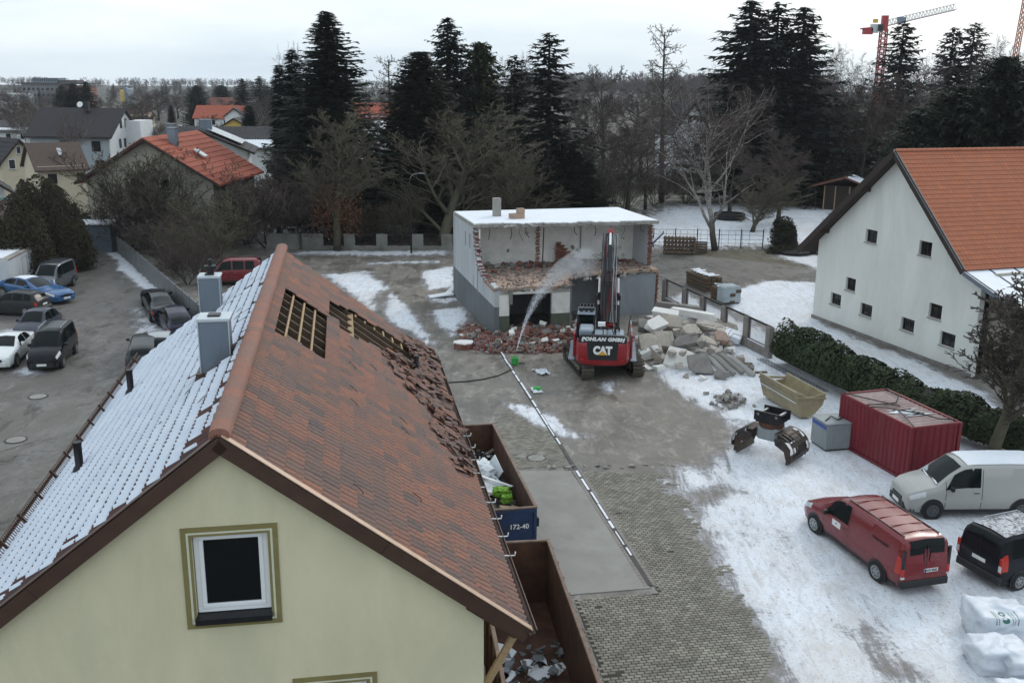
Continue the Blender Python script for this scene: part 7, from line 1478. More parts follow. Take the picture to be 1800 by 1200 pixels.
# named bare trees
BT = 'bare trees around the yard'
t_ = tree_at('oval', 583, 172, 97, 'bare tree with russet leaves low in its crown by the panel wall', 125, BT, rz=1.0)
def russet(rr):
    a, q = rr.uniform(0, 6.28), rr.random() ** .5; z = rr.gauss(4.2, 1.3); return Vector((math.cos(a) * q * 2.6, math.sin(a) * q * 2.6, max(1.5, z))), Vector((rr.gauss(0, 1), rr.gauss(0, 1), rr.gauss(0, 1)))
o = leaf_cloud(2600, russet, .1, random.Random(3), .6).build('russet_leaves', 'russet_leaf', t_); o.scale = (1 / t_.scale[0], 1 / t_.scale[0], 1 / t_.scale[2]); tag(o, kind='stuff')
tree_at('round2', 778, 178, 99, 'wide bare tree left of the ruin roof', 235, BT); tree_at('round2', 893, 245, 104, 'smaller bare tree behind the ruin chimney', 130, BT)
p = G(1257, 440); bt = put_tree('birch', 'large multi stemmed white birch in the snowy garden', (p.x, p.y, 0), AY(1257, 128, p.y).z, 1.25, BT, 'birch_tree', rz=2.2)
tree_at('larch', 1177, 40, 140, 'bare pyramidal larch against the sky', 72, BT, 'larch_tree'); tree_at('larch', 687, 95, 128, 'bare larch between the fir and the cypress', 62, BT, 'larch_tree')
p = G(1752, 818); put_tree('upright', 'young bare tree with upright branches behind the white van', (p.x - .3, p.y, 0), 8.8, 1.9, BT, rz=.5)
tree_at('birch', 120, 195, 150, 'thin birch before the grey rendered house', 50, BT, 'birch_tree')
rows = [('round1', 1070, 112, 150, 130), ('red', 1040, 175, 128, 150), ('red', 1110, 190, 124, 130), ('red', 1000, 215, 126, 120), ('round1', 1140, 230, 132, 90), ('birch', 1490, 70, 150, 110), ('birch', 1460, 110, 146, 90), ('red', 1530, 130, 140, 110), ('birch', 1755, 55, 150, 110), ('birch', 1645, 75, 152, 90), ('red', 1600, 110, 140, 120), ('round1', 1440, 190, 150, 140), ('red', 1380, 225, 120, 110), ('round1', 1520, 215, 152, 120),
        ('birch', 1265, 110, 195, 90), ('red', 1130, 200, 190, 110), ('round1', 1290, 250, 130, 110), ('red', 1700, 160, 130, 120), ('round1', 1560, 240, 148, 110), ('red', 930, 200, 135, 110), ('round1', 870, 215, 138, 110), ('birch', 905, 85, 140, 80), ('birch', 850, 95, 142, 70), ('red', 640, 200, 130, 90), ('birch', 530, 70, 122, 60), ('round1', 660, 240, 120, 100), ('round2', 1330, 300, 112, 90), ('round1', 1060, 260, 116, 130), ('round1', 960, 270, 114, 110)]
pos_w = {}
ORD = ['first', 'second', 'third', 'fourth', 'fifth', 'sixth', 'seventh', 'eighth', 'ninth', 'tenth', 'eleventh', 'twelfth', 'thirteenth', 'fourteenth', 'fifteenth', 'sixteenth', 'seventeenth', 'eighteenth', 'nineteenth', 'twentieth', 'twenty first', 'twenty second', 'twenty third', 'twenty fourth', 'twenty fifth', 'twenty sixth', 'twenty seventh', 'twenty eighth', 'twenty ninth', 'thirtieth']
def near_mark(px):
    return next(s for q, s in ((560, 'left of the tall fir'), (700, 'between the fir and the cypress'), (880, 'behind the wide bare tree'), (1010, 'behind the ruin roof'), (1140, 'between the ruin and the larch'), (1300, 'around the garden birch'), (1430, 'under the three tall spruces'), (1560, 'left of the crane'), (1660, 'right of the crane'), (9999, 'above the orange roof')) if px < q)
KN = {'round1': 'spreading dark bare tree', 'red': 'reddish bare tree', 'birch': 'thin pale birch', 'round2': 'olive bare tree'}
for i, (k_, px, yt, Y, wpx) in enumerate(sorted(rows, key=lambda q: q[1])): tree_at(k_, px, yt, Y, KN[k_] + ' ' + near_mark(px) + ', ' + ORD[i] + ' from left', wpx, 'bare trees in the belt behind the yard')
# shrubs by the fence and around the gardens
SH = 'bare shrubs behind the grey fence'
for kind, px, py, top, w_, lab in (('shrub1', 258, 432, 240, 1.45, 'tall bare shrub before the orange roofed house'), ('shrub1', 312, 436, 262, 1.4, 'bare shrub right of the tall one before the orange roofed house'), ('shrub2', 240, 445, 330, 1.5, 'reddish bare shrub behind the fence end'), ('shrub1', 378, 455, 330, 1.7, 'arching bare shrub above the red van'), ('shrub2', 300, 468, 370, 1.6, 'low brown shrub behind the middle of the grey fence'), ('shrub1', 350, 480, 375, 1.6, 'low arching shrub right behind the far chimney'), ('shrub2', 330, 500, 415, 1.6, 'low brown shrub behind the near end of the grey fence'), ('shrub1', 435, 430, 320, 1.6, 'bare shrub left of the panel wall'), ('shrub2', 470, 436, 300, 1.7, 'reddish bare shrub at the left end of the panel wall'), ('shrub2', 520, 432, 290, 1.6, 'reddish bare shrub behind the left panels'), ('round1', 490, 420, 260, 1.3, 'bare tree behind the left end of the panel wall'), ('shrub1', 660, 425, 350, 1.3, 'thin bare shrub on the snow behind the panel wall'), ('shrub1', 630, 428, 365, 1.1, 'thin bare shrub beside the russet tree'), ('shrub1', 700, 428, 340, 1.5, 'bare shrub behind the lamp post'), ('round1', 168, 410, 330, 1.4, 'small gnarled bare fruit tree by the lane'), ('round1', 185, 425, 355, 1.3, 'small bare fruit tree before the snowy greenhouse')):
    p = G(px, py); put_tree(kind, lab, (p.x, p.y, 0), AY(px, top, p.y).z, w_, SH)
SHX = sorted((860, 920, 985, 1040, 1095, 1150, 1205, 1320, 1375, 1430, 1330, 560, 610, 740, 800, 1480, 1540, 850))
for i, (px, py, top, w_) in enumerate(((860, 395, 300, 1.8), (920, 392, 310, 1.8), (985, 385, 300, 1.9), (1040, 378, 290, 1.9), (1095, 372, 290, 1.8), (1150, 362, 290, 1.8), (1205, 358, 285, 1.8), (1320, 352, 280, 1.8), (1375, 352, 290, 1.8), (1430, 350, 280, 1.8), (1330, 395, 330, 1.0), (560, 395, 300, 1.6), (610, 372, 300, 1.6), (740, 405, 320, 1.6), (800, 400, 310, 1.6), (1480, 345, 270, 1.8), (1540, 335, 262, 1.8), (850, 415, 340, 1.5))):
    p = G(px, py); put_tree(['shrub1', 'shrub2'][i % 2], ['olive', 'reddish'][i % 2] + ' bare thicket shrub ' + near_mark(px) + ', ' + ORD[SHX.index(px)] + ' from the left', (p.x, p.y, 0), AY(px, top, p.y).z, w_, 'thicket shrubs at the back of the gardens')
p = G(1365, 395); put_tree('round1', 'small spreading bare tree left of the shed', (p.x, p.y, 0), 5.2, 1.6, BT)
# town trees at the left and the far wood
TNX = sorted((20, 60, 245, 225, 262, 275, 310, 240, 200, 365, 465, 455, 30, 0, 400, 180, 640, 280, 75, 1020, 1120, 1230))
for i, (k_, px, yt, Y, wpx) in enumerate((('red', 20, 165, 260, 90), ('round1', 60, 190, 220, 80), ('red', 245, 165, 330, 70), ('round2', 225, 185, 240, 80), ('round1', 262, 180, 220, 80), ('red', 275, 160, 400, 60), ('red', 310, 165, 420, 50), ('round1', 240, 205, 180, 60), ('round2', 200, 175, 350, 60), ('red', 365, 200, 230, 45), ('round1', 465, 165, 260, 60), ('birch', 455, 175, 230, 50), ('birch', 30, 185, 210, 60), ('round1', 0, 160, 300, 90), ('red', 400, 172, 350, 50), ('red', 180, 190, 300, 60), ('round1', 640, 175, 180, 60), ('red', 280, 215, 175, 40), ('birch', 75, 170, 250, 50), ('round1', 1020, 150, 260, 90), ('red', 1120, 150, 300, 120), ('red', 1230, 150, 320, 120))): tree_at(k_, px, yt, Y, KN[k_] + ' in the far town, ' + ORD[TNX.index(px)] + ' from the left', wpx, 'bare trees in the far town')
rw = random.Random(55)
def far_wood(name, label, kind, n, y0, y1, hmin, hmax, amin, amax, seed):
    """a distant wood that reads as one mass: crowns scattered over points by geometry nodes"""
    rr = random.Random(seed); pts = []
    while len(pts) < n:
        a = rr.uniform(amin, amax); Y = rr.uniform(y0, y1); x = Y * math.tan(a)
        if noise.noise(Vector((x * .006, Y * .006, seed))) < -.25: continue
        if -.42 < a < -.28 and Y < 430 and abs(a + .335) < .022: continue
        pts.append((x, Y, 0))
    me = bpy.data.meshes.new(name); me.from_pydata(pts, [], []); o = link(name, me); tag(o, label, 'wood', kind='stuff')
    src = next(q for q in bpy.data.objects if q.data is TREES[kind][1]); h0 = TREES[kind][2]
    gt = bpy.data.node_groups.new(name, 'GeometryNodeTree'); gt.interface.new_socket('Geometry', in_out='INPUT', socket_type='NodeSocketGeometry'); gt.interface.new_socket('Geometry', in_out='OUTPUT', socket_type='NodeSocketGeometry'); N = gt.nodes
    gi, go = N.new('NodeGroupInput'), N.new('NodeGroupOutput'); oi = N.new('GeometryNodeObjectInfo'); oi.inputs['Object'].default_value = src; oi.inputs['As Instance'].default_value = True; ip = N.new('GeometryNodeInstanceOnPoints'); r1 = N.new('FunctionNodeRandomValue'); r1.data_type = 'FLOAT'; r2 = N.new('FunctionNodeRandomValue'); r2.data_type = 'FLOAT_VECTOR'
    r1.inputs[2].default_value = hmin / h0; r1.inputs[3].default_value = hmax / h0; r2.inputs[0].default_value = (0, 0, 0); r2.inputs[1].default_value = (0, 0, 6.28)
    L = gt.links; L.new(gi.outputs[0], ip.inputs['Points']); L.new(oi.outputs['Geometry'], ip.inputs['Instance']); L.new(r1.outputs[1], ip.inputs['Scale']); L.new(r2.outputs[0], ip.inputs['Rotation']); L.new(ip.outputs[0], go.inputs[0])
    md = o.modifiers.new('scatter', 'NODES'); md.node_group = gt
far_wood('far_wood', 'far grey brown wood along the horizon', 'red', 620, 380, 1000, 6.5, 10.5, -.75, .75, 3); far_wood('far_wood', 'far brown tree belt along the horizon', 'round1', 560, 400, 1100, 6.5, 10.5, -.75, .75, 8)
far_wood('far_wood', 'farthest pale wood closing the horizon', 'round1', 900, 1000, 1950, 11, 17, -.62, .62, 13); far_wood('side_wood', 'bare wood outside the left of the frame', 'red', 120, 140, 420, 8, 12, -1.0, -.6, 21); far_wood('side_wood', 'bare wood outside the right of the frame', 'round1', 120, 140, 420, 9, 14, .56, 1.0, 22); far_wood('far_conifers', 'far dark conifers scattered through the horizon wood', 'spruce', 110, 420, 1000, 9, 13, -.75, .75, 5); far_wood('hill_wood', 'wooded rise on the horizon behind the ruin', 'red', 260, 700, 1000, 18, 26, .0, .3, 9)
# ---------------------------------------------------------------- houses beyond the yard
def gabled(name, label, px, py_base, Y, W, L, eave, ridge, wall, roof, rz, wins=(), side=(), over=.5, chim=(), cat='house', snow=None, group=None, px_is='center', dormer=None):
    """local x across the gable, y along the ridge (away), gable wall at y=0"""
    T = AY(px, py_base, Y); t = thing(name, label, cat, (T.x, Y, 0), rz, group)
    mb = MB(); mb.prism([(-W / 2, 0), (W / 2, 0), (W / 2, eave), (0, ridge), (-W / 2, eave)], 0, L); mb.build('wall', wall, t, fix=True)
    th = .22; sl = (ridge - eave) / (W / 2); xo = W / 2 + over; zo = ridge - sl * xo + th
    for s in (-1, 1):
        mb = MB(); mb.prism([(0, ridge + th + .12), (s * xo, zo + .12), (s * xo, zo - .1), (0, ridge + .03)], -over, L + over); rfp = mb.build('roof', roof, t, fix=True)
        n = max(4, int(math.hypot(xo, sl * xo) / .75)); m2 = MB()
        for k in range(1, n): f = k / n; m2.box((s * xo * f, L / 2, ridge + th + .12 + (zo - ridge - th) * f + .015), (.1, L + 2 * over, .05))
        tag(m2.build('tile_rows', roof, rfp), kind='stuff')
        mb = MB(); mb.bar((0, -over - .03, ridge + .1), (s * xo, -over - .03, zo), .05, .24); mb.build('barge_board', 'wood_dark', rfp)
    for (x, z, w_, h_) in wins:
        f = ring(MB(), x, z, w_ / 2 + .08, h_ / 2 + .08, .08, -.05, .02).build('window', 'white_plastic', t); mb = MB(); mb.box((x, -.02, z), (w_, .03, h_)); mb.build('pane', 'window_glass', f); mb = MB(); mb.box((x, -.08, z - h_ / 2 - .1), (w_ + .2, .16, .05)); mb.build('sill', 'concrete', f)
    for (sd_, y, z, w_, h_) in side:
        f = bpy.data.objects.new('window', ring(MB(), 0, 0, w_ / 2 + .08, h_ / 2 + .08, .08, -.05, .02).mesh('window', 'white_plastic')); COL.objects.link(f); f.parent = t; f.location = (sd_ * W / 2, y, z); f.rotation_euler = (0, 0, R(90) * sd_); mb = MB(); mb.box((0, -.02, 0), (w_, .03, h_)); mb.build('pane', 'window_glass', f)
    for (x, y, w_, h_) in chim:
        zr = ridge - abs(x) * sl; mb = MB(); mb.box((x, y, zr + h_ / 2), (w_, w_, h_ + .6)); c = mb.build('chimney', 'grey_clad', t); mb = MB(); mb.box((x, y, zr + h_ + .32), (w_ + .12, w_ + .12, .08)); mb.build('cap', 'galv', c)
    if snow: s_, f0, f1 = snow; mb = MB(); z0_ = lambda f: ridge + th + .12 + (zo - ridge - th) * f + .05; mb.prism([(s_ * xo * f0, z0_(f0)), (s_ * xo * f1, z0_(f1)), (s_ * xo * f1, z0_(f1) - .03), (s_ * xo * f0, z0_(f0) - .03)], .3, L - .3); mb.build('roof_snow', 'snow', t, fix=True)
    return t
def zat(px, py, Y): return AY(px, py, Y).z
def broad(name, label, px, ye, yr, Y, W, wall, roof, rz=0, cat='house', group='far houses of the town'):
    e_, r_ = zat(px, ye, Y), zat(px, yr, Y + 4); t = thing(name, label, cat, (AY(px, ye, Y).x, Y, 0), rz, group); mb = MB(); mb.prism([(0, 0), (0, e_), (4, r_ - .2), (8, e_), (8, 0)], -W / 2, W / 2, 'x'); mb.build('wall', wall, t, fix=True)
    for s in (0, 1): mb = MB(); mb.prism([(4, r_ + .1), (-.6 if s == 0 else 8.6, e_ - .4), (-.6 if s == 0 else 8.6, e_ - .6), (4, r_ - .15)], -W / 2 - .4, W / 2 + .4, 'x'); mb.build('roof', roof, t, fix=True)
    for k in range(max(2, int(W / 3.5))): mb = MB(); mb.box((-W / 2 + 1.6 + k * 3.3, -.02, e_ - 1.5), (1.0, .06, 1.2)); mb.build('window', 'window_glass', t)
    return t
oh = gabled('house', 'beige house with a bright orange tiled roof behind the bare shrubs', 270, 400, 98, 12.6, 13, zat(400, 322, 98) + .2, zat(255, 247, 98), 'beige_wall', 'far_red_roof', R(-3), [(-1.5, 6.2, .9, 1.2), (1.5, 6.2, .9, 1.2), (-3, 3, 1.1, 1.3), (2.5, 3, 1.1, 1.3)], chim=[(1.4, 3.2, .8, 1.6), (-.4, 7.5, .8, 1.2)], over=.9)
mb = MB(); mb.prism([(3.0, 7.2), (6.2, 6.6), (6.2, 6.5), (3.0, 7.05)], 6.5, 9.5); mb.build('dormer_roof', 'far_red_roof', oh, fix=True); mb = MB(); mb.box((5.2, 8, 5.9), (1.2, 2.6, 1.5)); mb.build('dormer_wall', 'white_wall', oh); mb = MB(); mb.box((5.82, 8, 6.1), (.05, 1.1, .8)); mb.build('dormer_window', 'window_glass', oh)
mb = MB(); mb.box((3.6, 4.6, zat(400, 322, 98) + 2.6), (1.3, 1.0, .12), rot=Matrix.Rotation(math.atan2(zat(255, 247, 98) - zat(400, 322, 98), 6.3), 3, 'Y')); mb.build('skylight', 'grey_flash', oh)
gh = thing('house', 'grey rendered apartment house with a dark roof and white gable', 'house', (AY(128, 300, 165).x, 165, 0), R(-4)); e_, r_ = zat(120, 236, 165), zat(120, 193, 171); W_ = 13.6
mb = MB(); mb.prism([(0, 0), (0, e_), (5.5, r_), (11, e_), (11, 0)], -W_ / 2 , W_ / 2 - .2, 'x'); mb.build('wall', 'grey_wall', gh, fix=True); mb = MB(); mb.prism([(0, 0), (0, e_), (5.5, r_), (11, e_), (11, 0)], W_ / 2 - .2, W_ / 2, 'x'); mb.build('gable_wall', 'white_wall', gh, fix=True)
for s in (0, 1): mb = MB(); mb.prism([(5.5, r_ + .35), (-.7 if s == 0 else 11.7, e_ - .35), (-.7 if s == 0 else 11.7, e_ - .65), (5.5, r_ + .02)], -W_ / 2 - .6, W_ / 2 + .6, 'x'); mb.build('roof', 'dark_roof', gh, fix=True)
for x, z in ((-.9, e_ - 1.9), (4.4, e_ - 1.9), (4.8, e_ - 5.0), (-.5, e_ - 5.0)):
    f = ring(MB(), x, z, .75, .85, .08, -.05, .02).build('window', 'dark_metal', gh); mb = MB(); mb.box((x, -.02, z), (1.35, .03, 1.55)); mb.build('pane', 'window_glass', f)
for y, z in ((3.6, e_ - 1.6), (5.4, e_ - 1.6), (7.2, e_ - 1.6), (4.4, e_ + 1.6), (6.2, e_ + 1.6)): mb = MB(); mb.box((W_ / 2 + .02, y, z), (.04, .8, 1.5)); mb.build('window', 'window_glass', gh)
mb = MB(); mb.box((1.2, 4.5, r_ + .6), (.8, .8, 1.6)); mb.build('chimney', 'dark_roof', gh); mb = MB(); mb.lathe([(.5, 0), (.5, .1), (.1, .12)], 12, Matrix.Translation((.2, 4.2, r_ + .9)) @ Matrix.Rotation(R(70), 4, 'X')); mb.build('satellite_dish', 'white_paint', gh)
mb = MB(); mb.box((W_ / 2 + 1.3, 8.5, e_ / 2 + 1), (2.6, 5, e_ + 2)); mb.build('annex', 'white_wall', gh)
gabled('house', 'cream gabled house with a dark brown roof at the left edge', 40, 330, 138, 5.2, 9, zat(62, 284, 138), zat(40, 248, 138), 'cream_wall', 'dark_roof', R(52), [(-1.1, zat(40, 288, 138), .8, 1.2), (1.1, zat(50, 288, 138), .8, 1.2), (0, zat(40, 264, 138), .5, .9)], over=.6)
bh = broad('house', 'low house with a brown roof and skylight beside the cream one', 108, 292, 251, 122, 5.5, 'cream_wall', 'brown_roof', R(36)); mb = MB(); mb.box((.3, 1.7, zat(108, 272, 122) + .25), (.5, 1.4, .1), rot=Matrix.Rotation(math.atan2(zat(108, 251, 122) - zat(108, 292, 122), 4.3), 3, 'X')); mb.build('skylight', 'silver', bh)
eh = gabled('house', 'white house with a glass balcony cut by the left edge', -72, 400, 100, 9, 6, 5.2, zat(-20, 275, 100), 'white_wall', 'dark_roof', R(30), [(2.6, 4.6, .9, 2.0), (2.6, 1.8, .9, 1.6)], over=1.0)
mb = MB(); mb.box((3.6, -.9, 3.4), (3.6, 1.6, .16)); mb.build('balcony_slab', 'concrete', eh); mb = MB(); mb.box((3.6, -1.68, 4.0), (3.6, .04, 1.0)); mb.build('balcony_glass', 'glass_teal', eh)
gabled('garage', 'low white garage with a brown roof at the left edge', -95, 420, 92, 7, 6, 3.0, 4.8, 'white_wall', 'brown_roof', R(-70), over=.5, cat='garage')
sh_ = gabled('house', 'white house with solar panels on its dark roof behind the orange roof', 355, 300, 122, 11, 10, zat(405, 268, 122), zat(345, 232, 122), 'white_wall', 'dark_roof', R(12), [(3.2, 5.2, 1.2, 1.6), (3.4, 2, 1.2, 1.8)], over=.9, chim=[(.6, 2.5, 1.4, 1.3)])
for k in range(3): sl2 = math.atan2(zat(345, 232, 122) - zat(405, 268, 122), 5.5); mb = MB(); mb.box((2.9, 1.8 + k * 2.6, (zat(345, 232, 122) + zat(405, 268, 122)) / 2 + .62), (4.4, 2.5, .06), rot=Matrix.Rotation(sl2, 3, 'Y')); mb.build('solar_panel', 'silver', sh_)
lh = thing('long_building', 'long low building with a dark corrugated roof and snow along its eave', 'building', (AY(420, 260, 150).x, 150, 0), R(2)); e_, r_ = zat(420, 257, 150), zat(420, 222, 156); mb = MB(); mb.box((0, 4, e_ / 2), (22, 8, e_)); mb.build('wall', 'white_wall', lh)
for s in (0, 1): mb = MB(); mb.prism([(5, r_), (-.8 if s == 0 else 11, e_ - .3), (-.8 if s == 0 else 11, e_ - .5), (5, r_ - .25)], -12, 12, 'x'); mb.build('roof', 'grey_roof', lh, fix=True)
m2 = MB()
for k in range(60): m2.bar((-11.8 + k * .4, 4.9, r_ + .05), (-11.8 + k * .4, -.7, e_ - .22), .14, .08)
tag(m2.build('roof_ribs', 'grey_roof', lh), kind='stuff'); mb = MB(); f0, f1 = .62, .97; mb.prism([(5 - 5.8 * f0, r_ + (e_ - .3 - r_) * f0 + .1), (5 - 5.8 * f1, r_ + (e_ - .3 - r_) * f1 + .1), (5 - 5.8 * f1, r_ + (e_ - .3 - r_) * f1 + .05), (5 - 5.8 * f0, r_ + (e_ - .3 - r_) * f0 + .05)], -2, 11.5, 'x'); mb.build('roof_snow', 'snow', lh, fix=True)
for k in range(6): mb = MB(); mb.box((-9 + k * 3.4, -.02, e_ * .5), (1.3, .06, 1.3)); mb.build('window', 'window_glass', lh)
broad('house', 'far house with a long bright red roof beside the street', 385, 205, 186, 265, 13, 'white_wall', 'far_red_roof'); broad('house', 'far house with a dull red roof on the left skyline', 398, 188, 172, 380, 14, 'white_wall', 'dull_red_roof'); broad('house', 'far house with a red roof partly hidden by the bare larch', 655, 205, 182, 205, 9, 'white_wall', 'far_red_roof')
broad('house', 'far house with a faded red roof behind the grey apartment house', 215, 203, 193, 340, 16, 'cream_wall', 'dull_red_roof'); broad('house', 'far flat house behind the cream house at the left edge', 22, 228, 212, 230, 12, 'white_wall', 'grey_roof'); broad('house', 'far grey house at the left skyline edge', 20, 220, 205, 330, 14, 'grey_wall', 'grey_roof')
gabled('house', 'far yellow gabled house beside the narrow cypress', 412, 230, 222, 4.8, 8, zat(412, 222, 222), zat(412, 210, 222), 'yellow_wall', 'grey_roof', R(5), over=.4, snow=(-1, .1, .95)); gabled('house', 'small white gabled house before the red roofs', 412, 212, 250, 4.5, 6, zat(412, 205, 250), zat(412, 192, 250), 'white_wall', 'dark_roof', R(10), [(0, 4.5, .8, 1.1)], over=.4)
gabled('house', 'white gabled house seen through the birch branches', 1215, 270, 172, 6.6, 9, zat(1240, 235, 172), zat(1213, 183, 172), 'white_wall', 'dark_roof', R(12), [(-.6, zat(1213, 210, 172), .7, 1.2), (.8, zat(1213, 258, 172), 1.5, 1.2)], over=.35); gabled('house', 'white house with snow on its roof seen between fir and cypress', 652, 262, 150, 6, 8, zat(660, 240, 150), zat(648, 215, 150), 'white_wall', 'dark_roof', R(-20), [(0, 5, 1, 1.2)], over=.4, snow=(1, .1, .9))
gabled('house', 'low roof with snow seen between the spruces behind the ruin', 850, 290, 150, 8, 10, 3.5, 6.5, 'white_wall', 'dull_red_roof', R(30), over=.4, snow=(-1, .2, .95)); gabled('house', 'low snowy roof seen through trees above the garden shed', 1500, 215, 175, 9, 10, 4.5, 7.5, 'grey_wall', 'grey_roof', R(40), over=.4, snow=(-1, .1, .9))
gp_ = AY(160, 372, 96); gn = thing('greenhouse', 'small snowy glass greenhouse beside the orange roofed house', 'greenhouse', (gp_.x, 96, 0), R(5)); mb = MB(); mb.box((0, 0, 1.3), (4.2, 3, 2.6)); mb.build('glass_box', 'grey_clad', gn); 
for k in range(3): mb = MB(); mb.box((0, -1.2 + k * 1.2, 2.75), (4.3, .9, .12)); mb.build('roof_snow', 'snow', gn)
# far tower block, silos, pylons, street
M('tower_grey', (.17, .175, .185), .9, .15, .3, 0)
tb = thing('tower_block', 'far wide flat roofed concrete block with a brick end on the left skyline', 'building', (AY(105, 180, 620).x, 620, 0), R(0)); zt_, zb_ = zat(105, 148, 620), zat(105, 136, 620)
mb = MB(); mb.box((-6, 0, zt_ / 2), (24, 18, zt_)); mb.build('wall', 'tower_grey', tb); mb = MB(); mb.box((13, 0, zt_ / 2 - .5), (14, 16, zt_ - 1)); mb.build('brick_wing', 'brick_far', tb); mb = MB(); mb.box((1, 0, zt_ + .4), (42, 20, .9)); mb.build('roof_edge', 'grey_roof', tb); mb = MB(); mb.box((-5, 0, zt_ + 2.2), (16, 10, 2.8)); pt = mb.build('penthouse', 'grey_clad', tb); mb = MB(); mb.box((8, 0, zt_ + 1.6), (12, 10, 1.6)); mb.build('penthouse', 'grey_roof', tb)
for k in range(12): mb = MB(); mb.box((-12 + k * 1.3, -5.05, zt_ + 2.3), (.7, .1, 1.8)); mb.build('window', 'window_glass', pt)
for r__ in range(3):
    for k in range(8): mb = MB(); mb.box((-16.5 + k * 2.8, -9.05, zt_ - 3 - r__ * 3.4), (1.6, .1, 1.5)); mb.build('window', 'window_glass', tb)
mb = MB(); mb.box((-24, -6, zat(60, 165, 600) / 2), (26, 12, zat(60, 165, 600))); mb.build('low_wing', 'white_wall', tb)
for px, w_, yt, mt, lab in ((215, 3.4, 158, 'yellow_wall', 'yellow silo on the left skyline'), (221, 2.6, 153, 'grey_clad', 'thin grey silo beside the yellow one on the skyline'), (228, 4.4, 155, 'grey_wall', 'wide grey silo beside the yellow one on the skyline')):
    p = AY(px, yt, 700); t_ = thing('silo', lab, 'silo', (p.x, 700, 0)); mb = MB(); mb.lathe([(w_ / 2, 0), (w_ / 2, p.z - .8), (w_ * .3, p.z)], 12); mb.build('tank', mt, t_); mb = MB(); mb.box((0, 0, p.z + .4), (.8, .8, 1.2)); mb.build('top_house', 'grey_roof', t_)
for px, lab in ((168, 'far lattice pylon, left of the pair by the tower block'), (178, 'far lattice pylon, right of the pair by the tower block')):
    p = AY(px, 143, 900); t_ = thing('power_pylon', lab, 'pylon', (p.x, 900, 0)); mb = MB(); h = p.z
    for s in (-1, 1): mb.bar((s * 2.2, 0, 0), (s * .3, 0, h), .35, .35)
    for k in range(7): z = k * h / 7; f = 1 - z / h; mb.bar((-2.2 * f - .3, 0, z), (2.2 * f + .3, 0, z + h / 7), .2, .2)
    for z, w_ in ((h * .72, 9), (h * .86, 7)): mb.bar((-w_ / 2, 0, z), (w_ / 2, 0, z), .3, .3)
    mb.build('lattice', 'galv', t_)
a0, a1, b0, b1 = AY(292, 226, 200), AY(345, 226, 200), AY(318, 199, 420), AY(336, 199, 420); mb = MB(); mb.add([(a0.x, 195, .02), (a1.x, 195, .02), (b1.x, 430, .02), (b0.x, 430, .02)], [(0, 1, 2, 3)]); M('far_road', (.22, .22, .22), .9, .15, .2, .1); o = mb.build('road', 'far_road'); tag(o, 'straight grey town street running to the horizon', kind='structure')
for px, Y, cm, lab in ((300, 235, 'paint_blue', 'far dark blue car on the town street'), (308, 238, 'paint_silver', 'far silver car on the town street'), (317, 330, 'paint_white', 'far white van at the end of the town street')):
    p = AY(px, 215, Y); car('parked_car', lab, 'hatch', cm, (p.x, Y, 0), R(180 + 5), 'cars on the far street')
# ---------------------------------------------------------------- tower cranes
def lattice(p, q, w_, mat, name, parent, n, r=.09, tri=False):
    p, q = Vector(p), Vector(q); d = (q - p); L = d.length; d.normalize(); u_ = d.cross(Vector((0, 1, 0))); u_ = u_.normalized() if u_.length > .1 else Vector((1, 0, 0)); v_ = d.cross(u_)
    cs = [(-1, -1), (1, -1), (1, 1), (-1, 1)]; mb = MB()
    for a, b in cs: o_ = u_ * a * w_ / 2 + v_ * b * w_ / 2; mb.bar(p + o_, q + o_, r * 2, r * 2)
    for i in range(n):
        f0, f1 = p + d * L * i / n, p + d * L * (i + 1) / n
        for k in range(4):
            a, b = cs[k], cs[(k + 1) % 4]; oa, ob = u_ * a[0] * w_ / 2 + v_ * a[1] * w_ / 2, u_ * b[0] * w_ / 2 + v_ * b[1] * w_ / 2; mb.bar(f0 + oa, f1 + ob, r * 1.3, r * 1.3); mb.bar(f0 + oa, f0 + ob, r * 1.1, r * 1.1)
    return mb.build(name, mat, parent)
Yc = 300; m0 = AY(1553, 60, Yc); jb = AY(1680, 12, Yc); cb = AY(1514, 44, Yc); tk = thing('tower_crane', 'red tower crane with a white jib above the trees at the right', 'crane', (m0.x, Yc, 0)); zt = AY(1553, 45, Yc).z
lattice((0, 0, 0), (0, 0, zt - 1), 1.7, 'crane_red', 'mast', tk, 22, .14); mb = MB(); mb.box((0, 0, zt + .6), (1.6, 1.6, 4.2)); mb.build('tower_head', 'crane_red', tk)
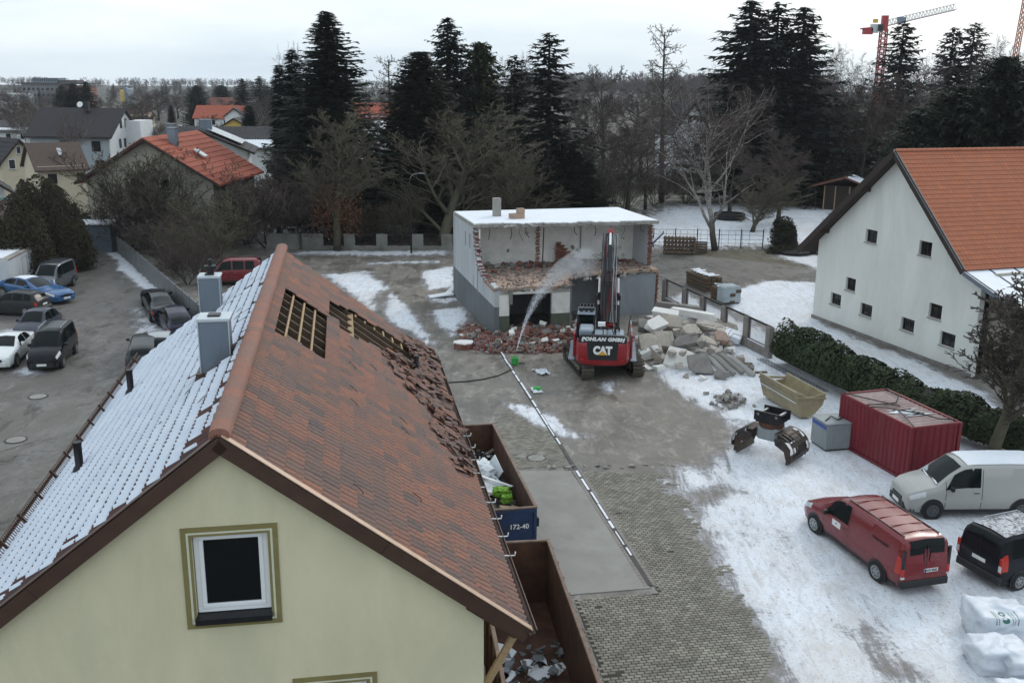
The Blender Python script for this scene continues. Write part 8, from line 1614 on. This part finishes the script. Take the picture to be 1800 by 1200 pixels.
jx, jz = jb.x - m0.x, jb.z; jib = lattice((1, 0, zt + .8), (jx, 0, jz), 1.5, 'crane_white', 'jib', tk, 20, .07); mb = MB(); mb.bar((1, 0, zt - .1), (jx, 0, jz - .9), .4, .25); mb.build('jib_chord', 'crane_red', jib); mb = MB(); mb.box((4.5, -.9, zt + 1.5), (2.6, .1, 1.6)); mb.build('jib_board', 'grey_clad', jib); mb = MB(); mb.box((6.2, 0, zt + .1), (1.2, 1.2, .7)); mb.build('trolley', 'crane_red', jib)
cxl = cb.x - m0.x; mb = MB(); mb.bar((-1, 0, zt - .4), (cxl, 0, zt - 1.0), 1.4, .4); cj = mb.build('counter_jib', 'crane_red', tk); mb = MB(); mb.box((cxl * .7, 0, zt - 1.6), (2.6, 1.6, 1.8)); mb.build('counterweight', 'crane_red', cj); mb = MB(); mb.box((cxl * .42, 0, zt - .9), (2.0, 1.6, 2.4)); mb.build('machine_house', 'crane_white', cj); mb = MB(); mb.box((cxl * .4, 0, zt + 1.2), (1.2, 1.0, 1.0)); mb.build('winch', 'yellow_paint', cj); mb = MB(); mb.box((-1.4, -.9, zt - .7), (1.3, 1.3, 1.9)); mb.build('crane_cab', 'dark_metal', tk)
p1, p2 = AY(1786, 105, 260), AY(1799, 15, 260); t2 = thing('tower_crane', 'orange lattice crane boom cut by the right edge', 'crane', (p1.x, 260, 0)); lattice((-1.5, 0, 0), (p2.x - p1.x + .5, 0, p2.z + 6), 1.0, 'crane_orange', 'boom', t2, 34, .08); mb = MB(); mb.box((0, 0, 1.5), (4, 3, 3)); mb.build('base', 'crane_orange', t2)

# ---------------------------------------------------------------- winter haze over town and yard
mb = MB(); mb.box((0, 990, 26), (3600, 2120, 54)); hz = mb.build('haze', 'snow'); tag(hz, 'thin pale winter haze filling the air', 'haze', kind='stuff')
m = bpy.data.materials.new('haze_air'); m.use_nodes = True; t_ = m.node_tree; t_.nodes.clear(); ou = t_.nodes.new('ShaderNodeOutputMaterial'); pv = t_.nodes.new('ShaderNodeVolumePrincipled'); pv.inputs['Color'].default_value = (.86, .91, .97, 1); pv.inputs['Density'].default_value = .00013; pv.inputs['Anisotropy'].default_value = .2
t_.links.new(pv.outputs[0], ou.inputs['Volume']); hz.data.materials.clear(); hz.data.materials.append(m)
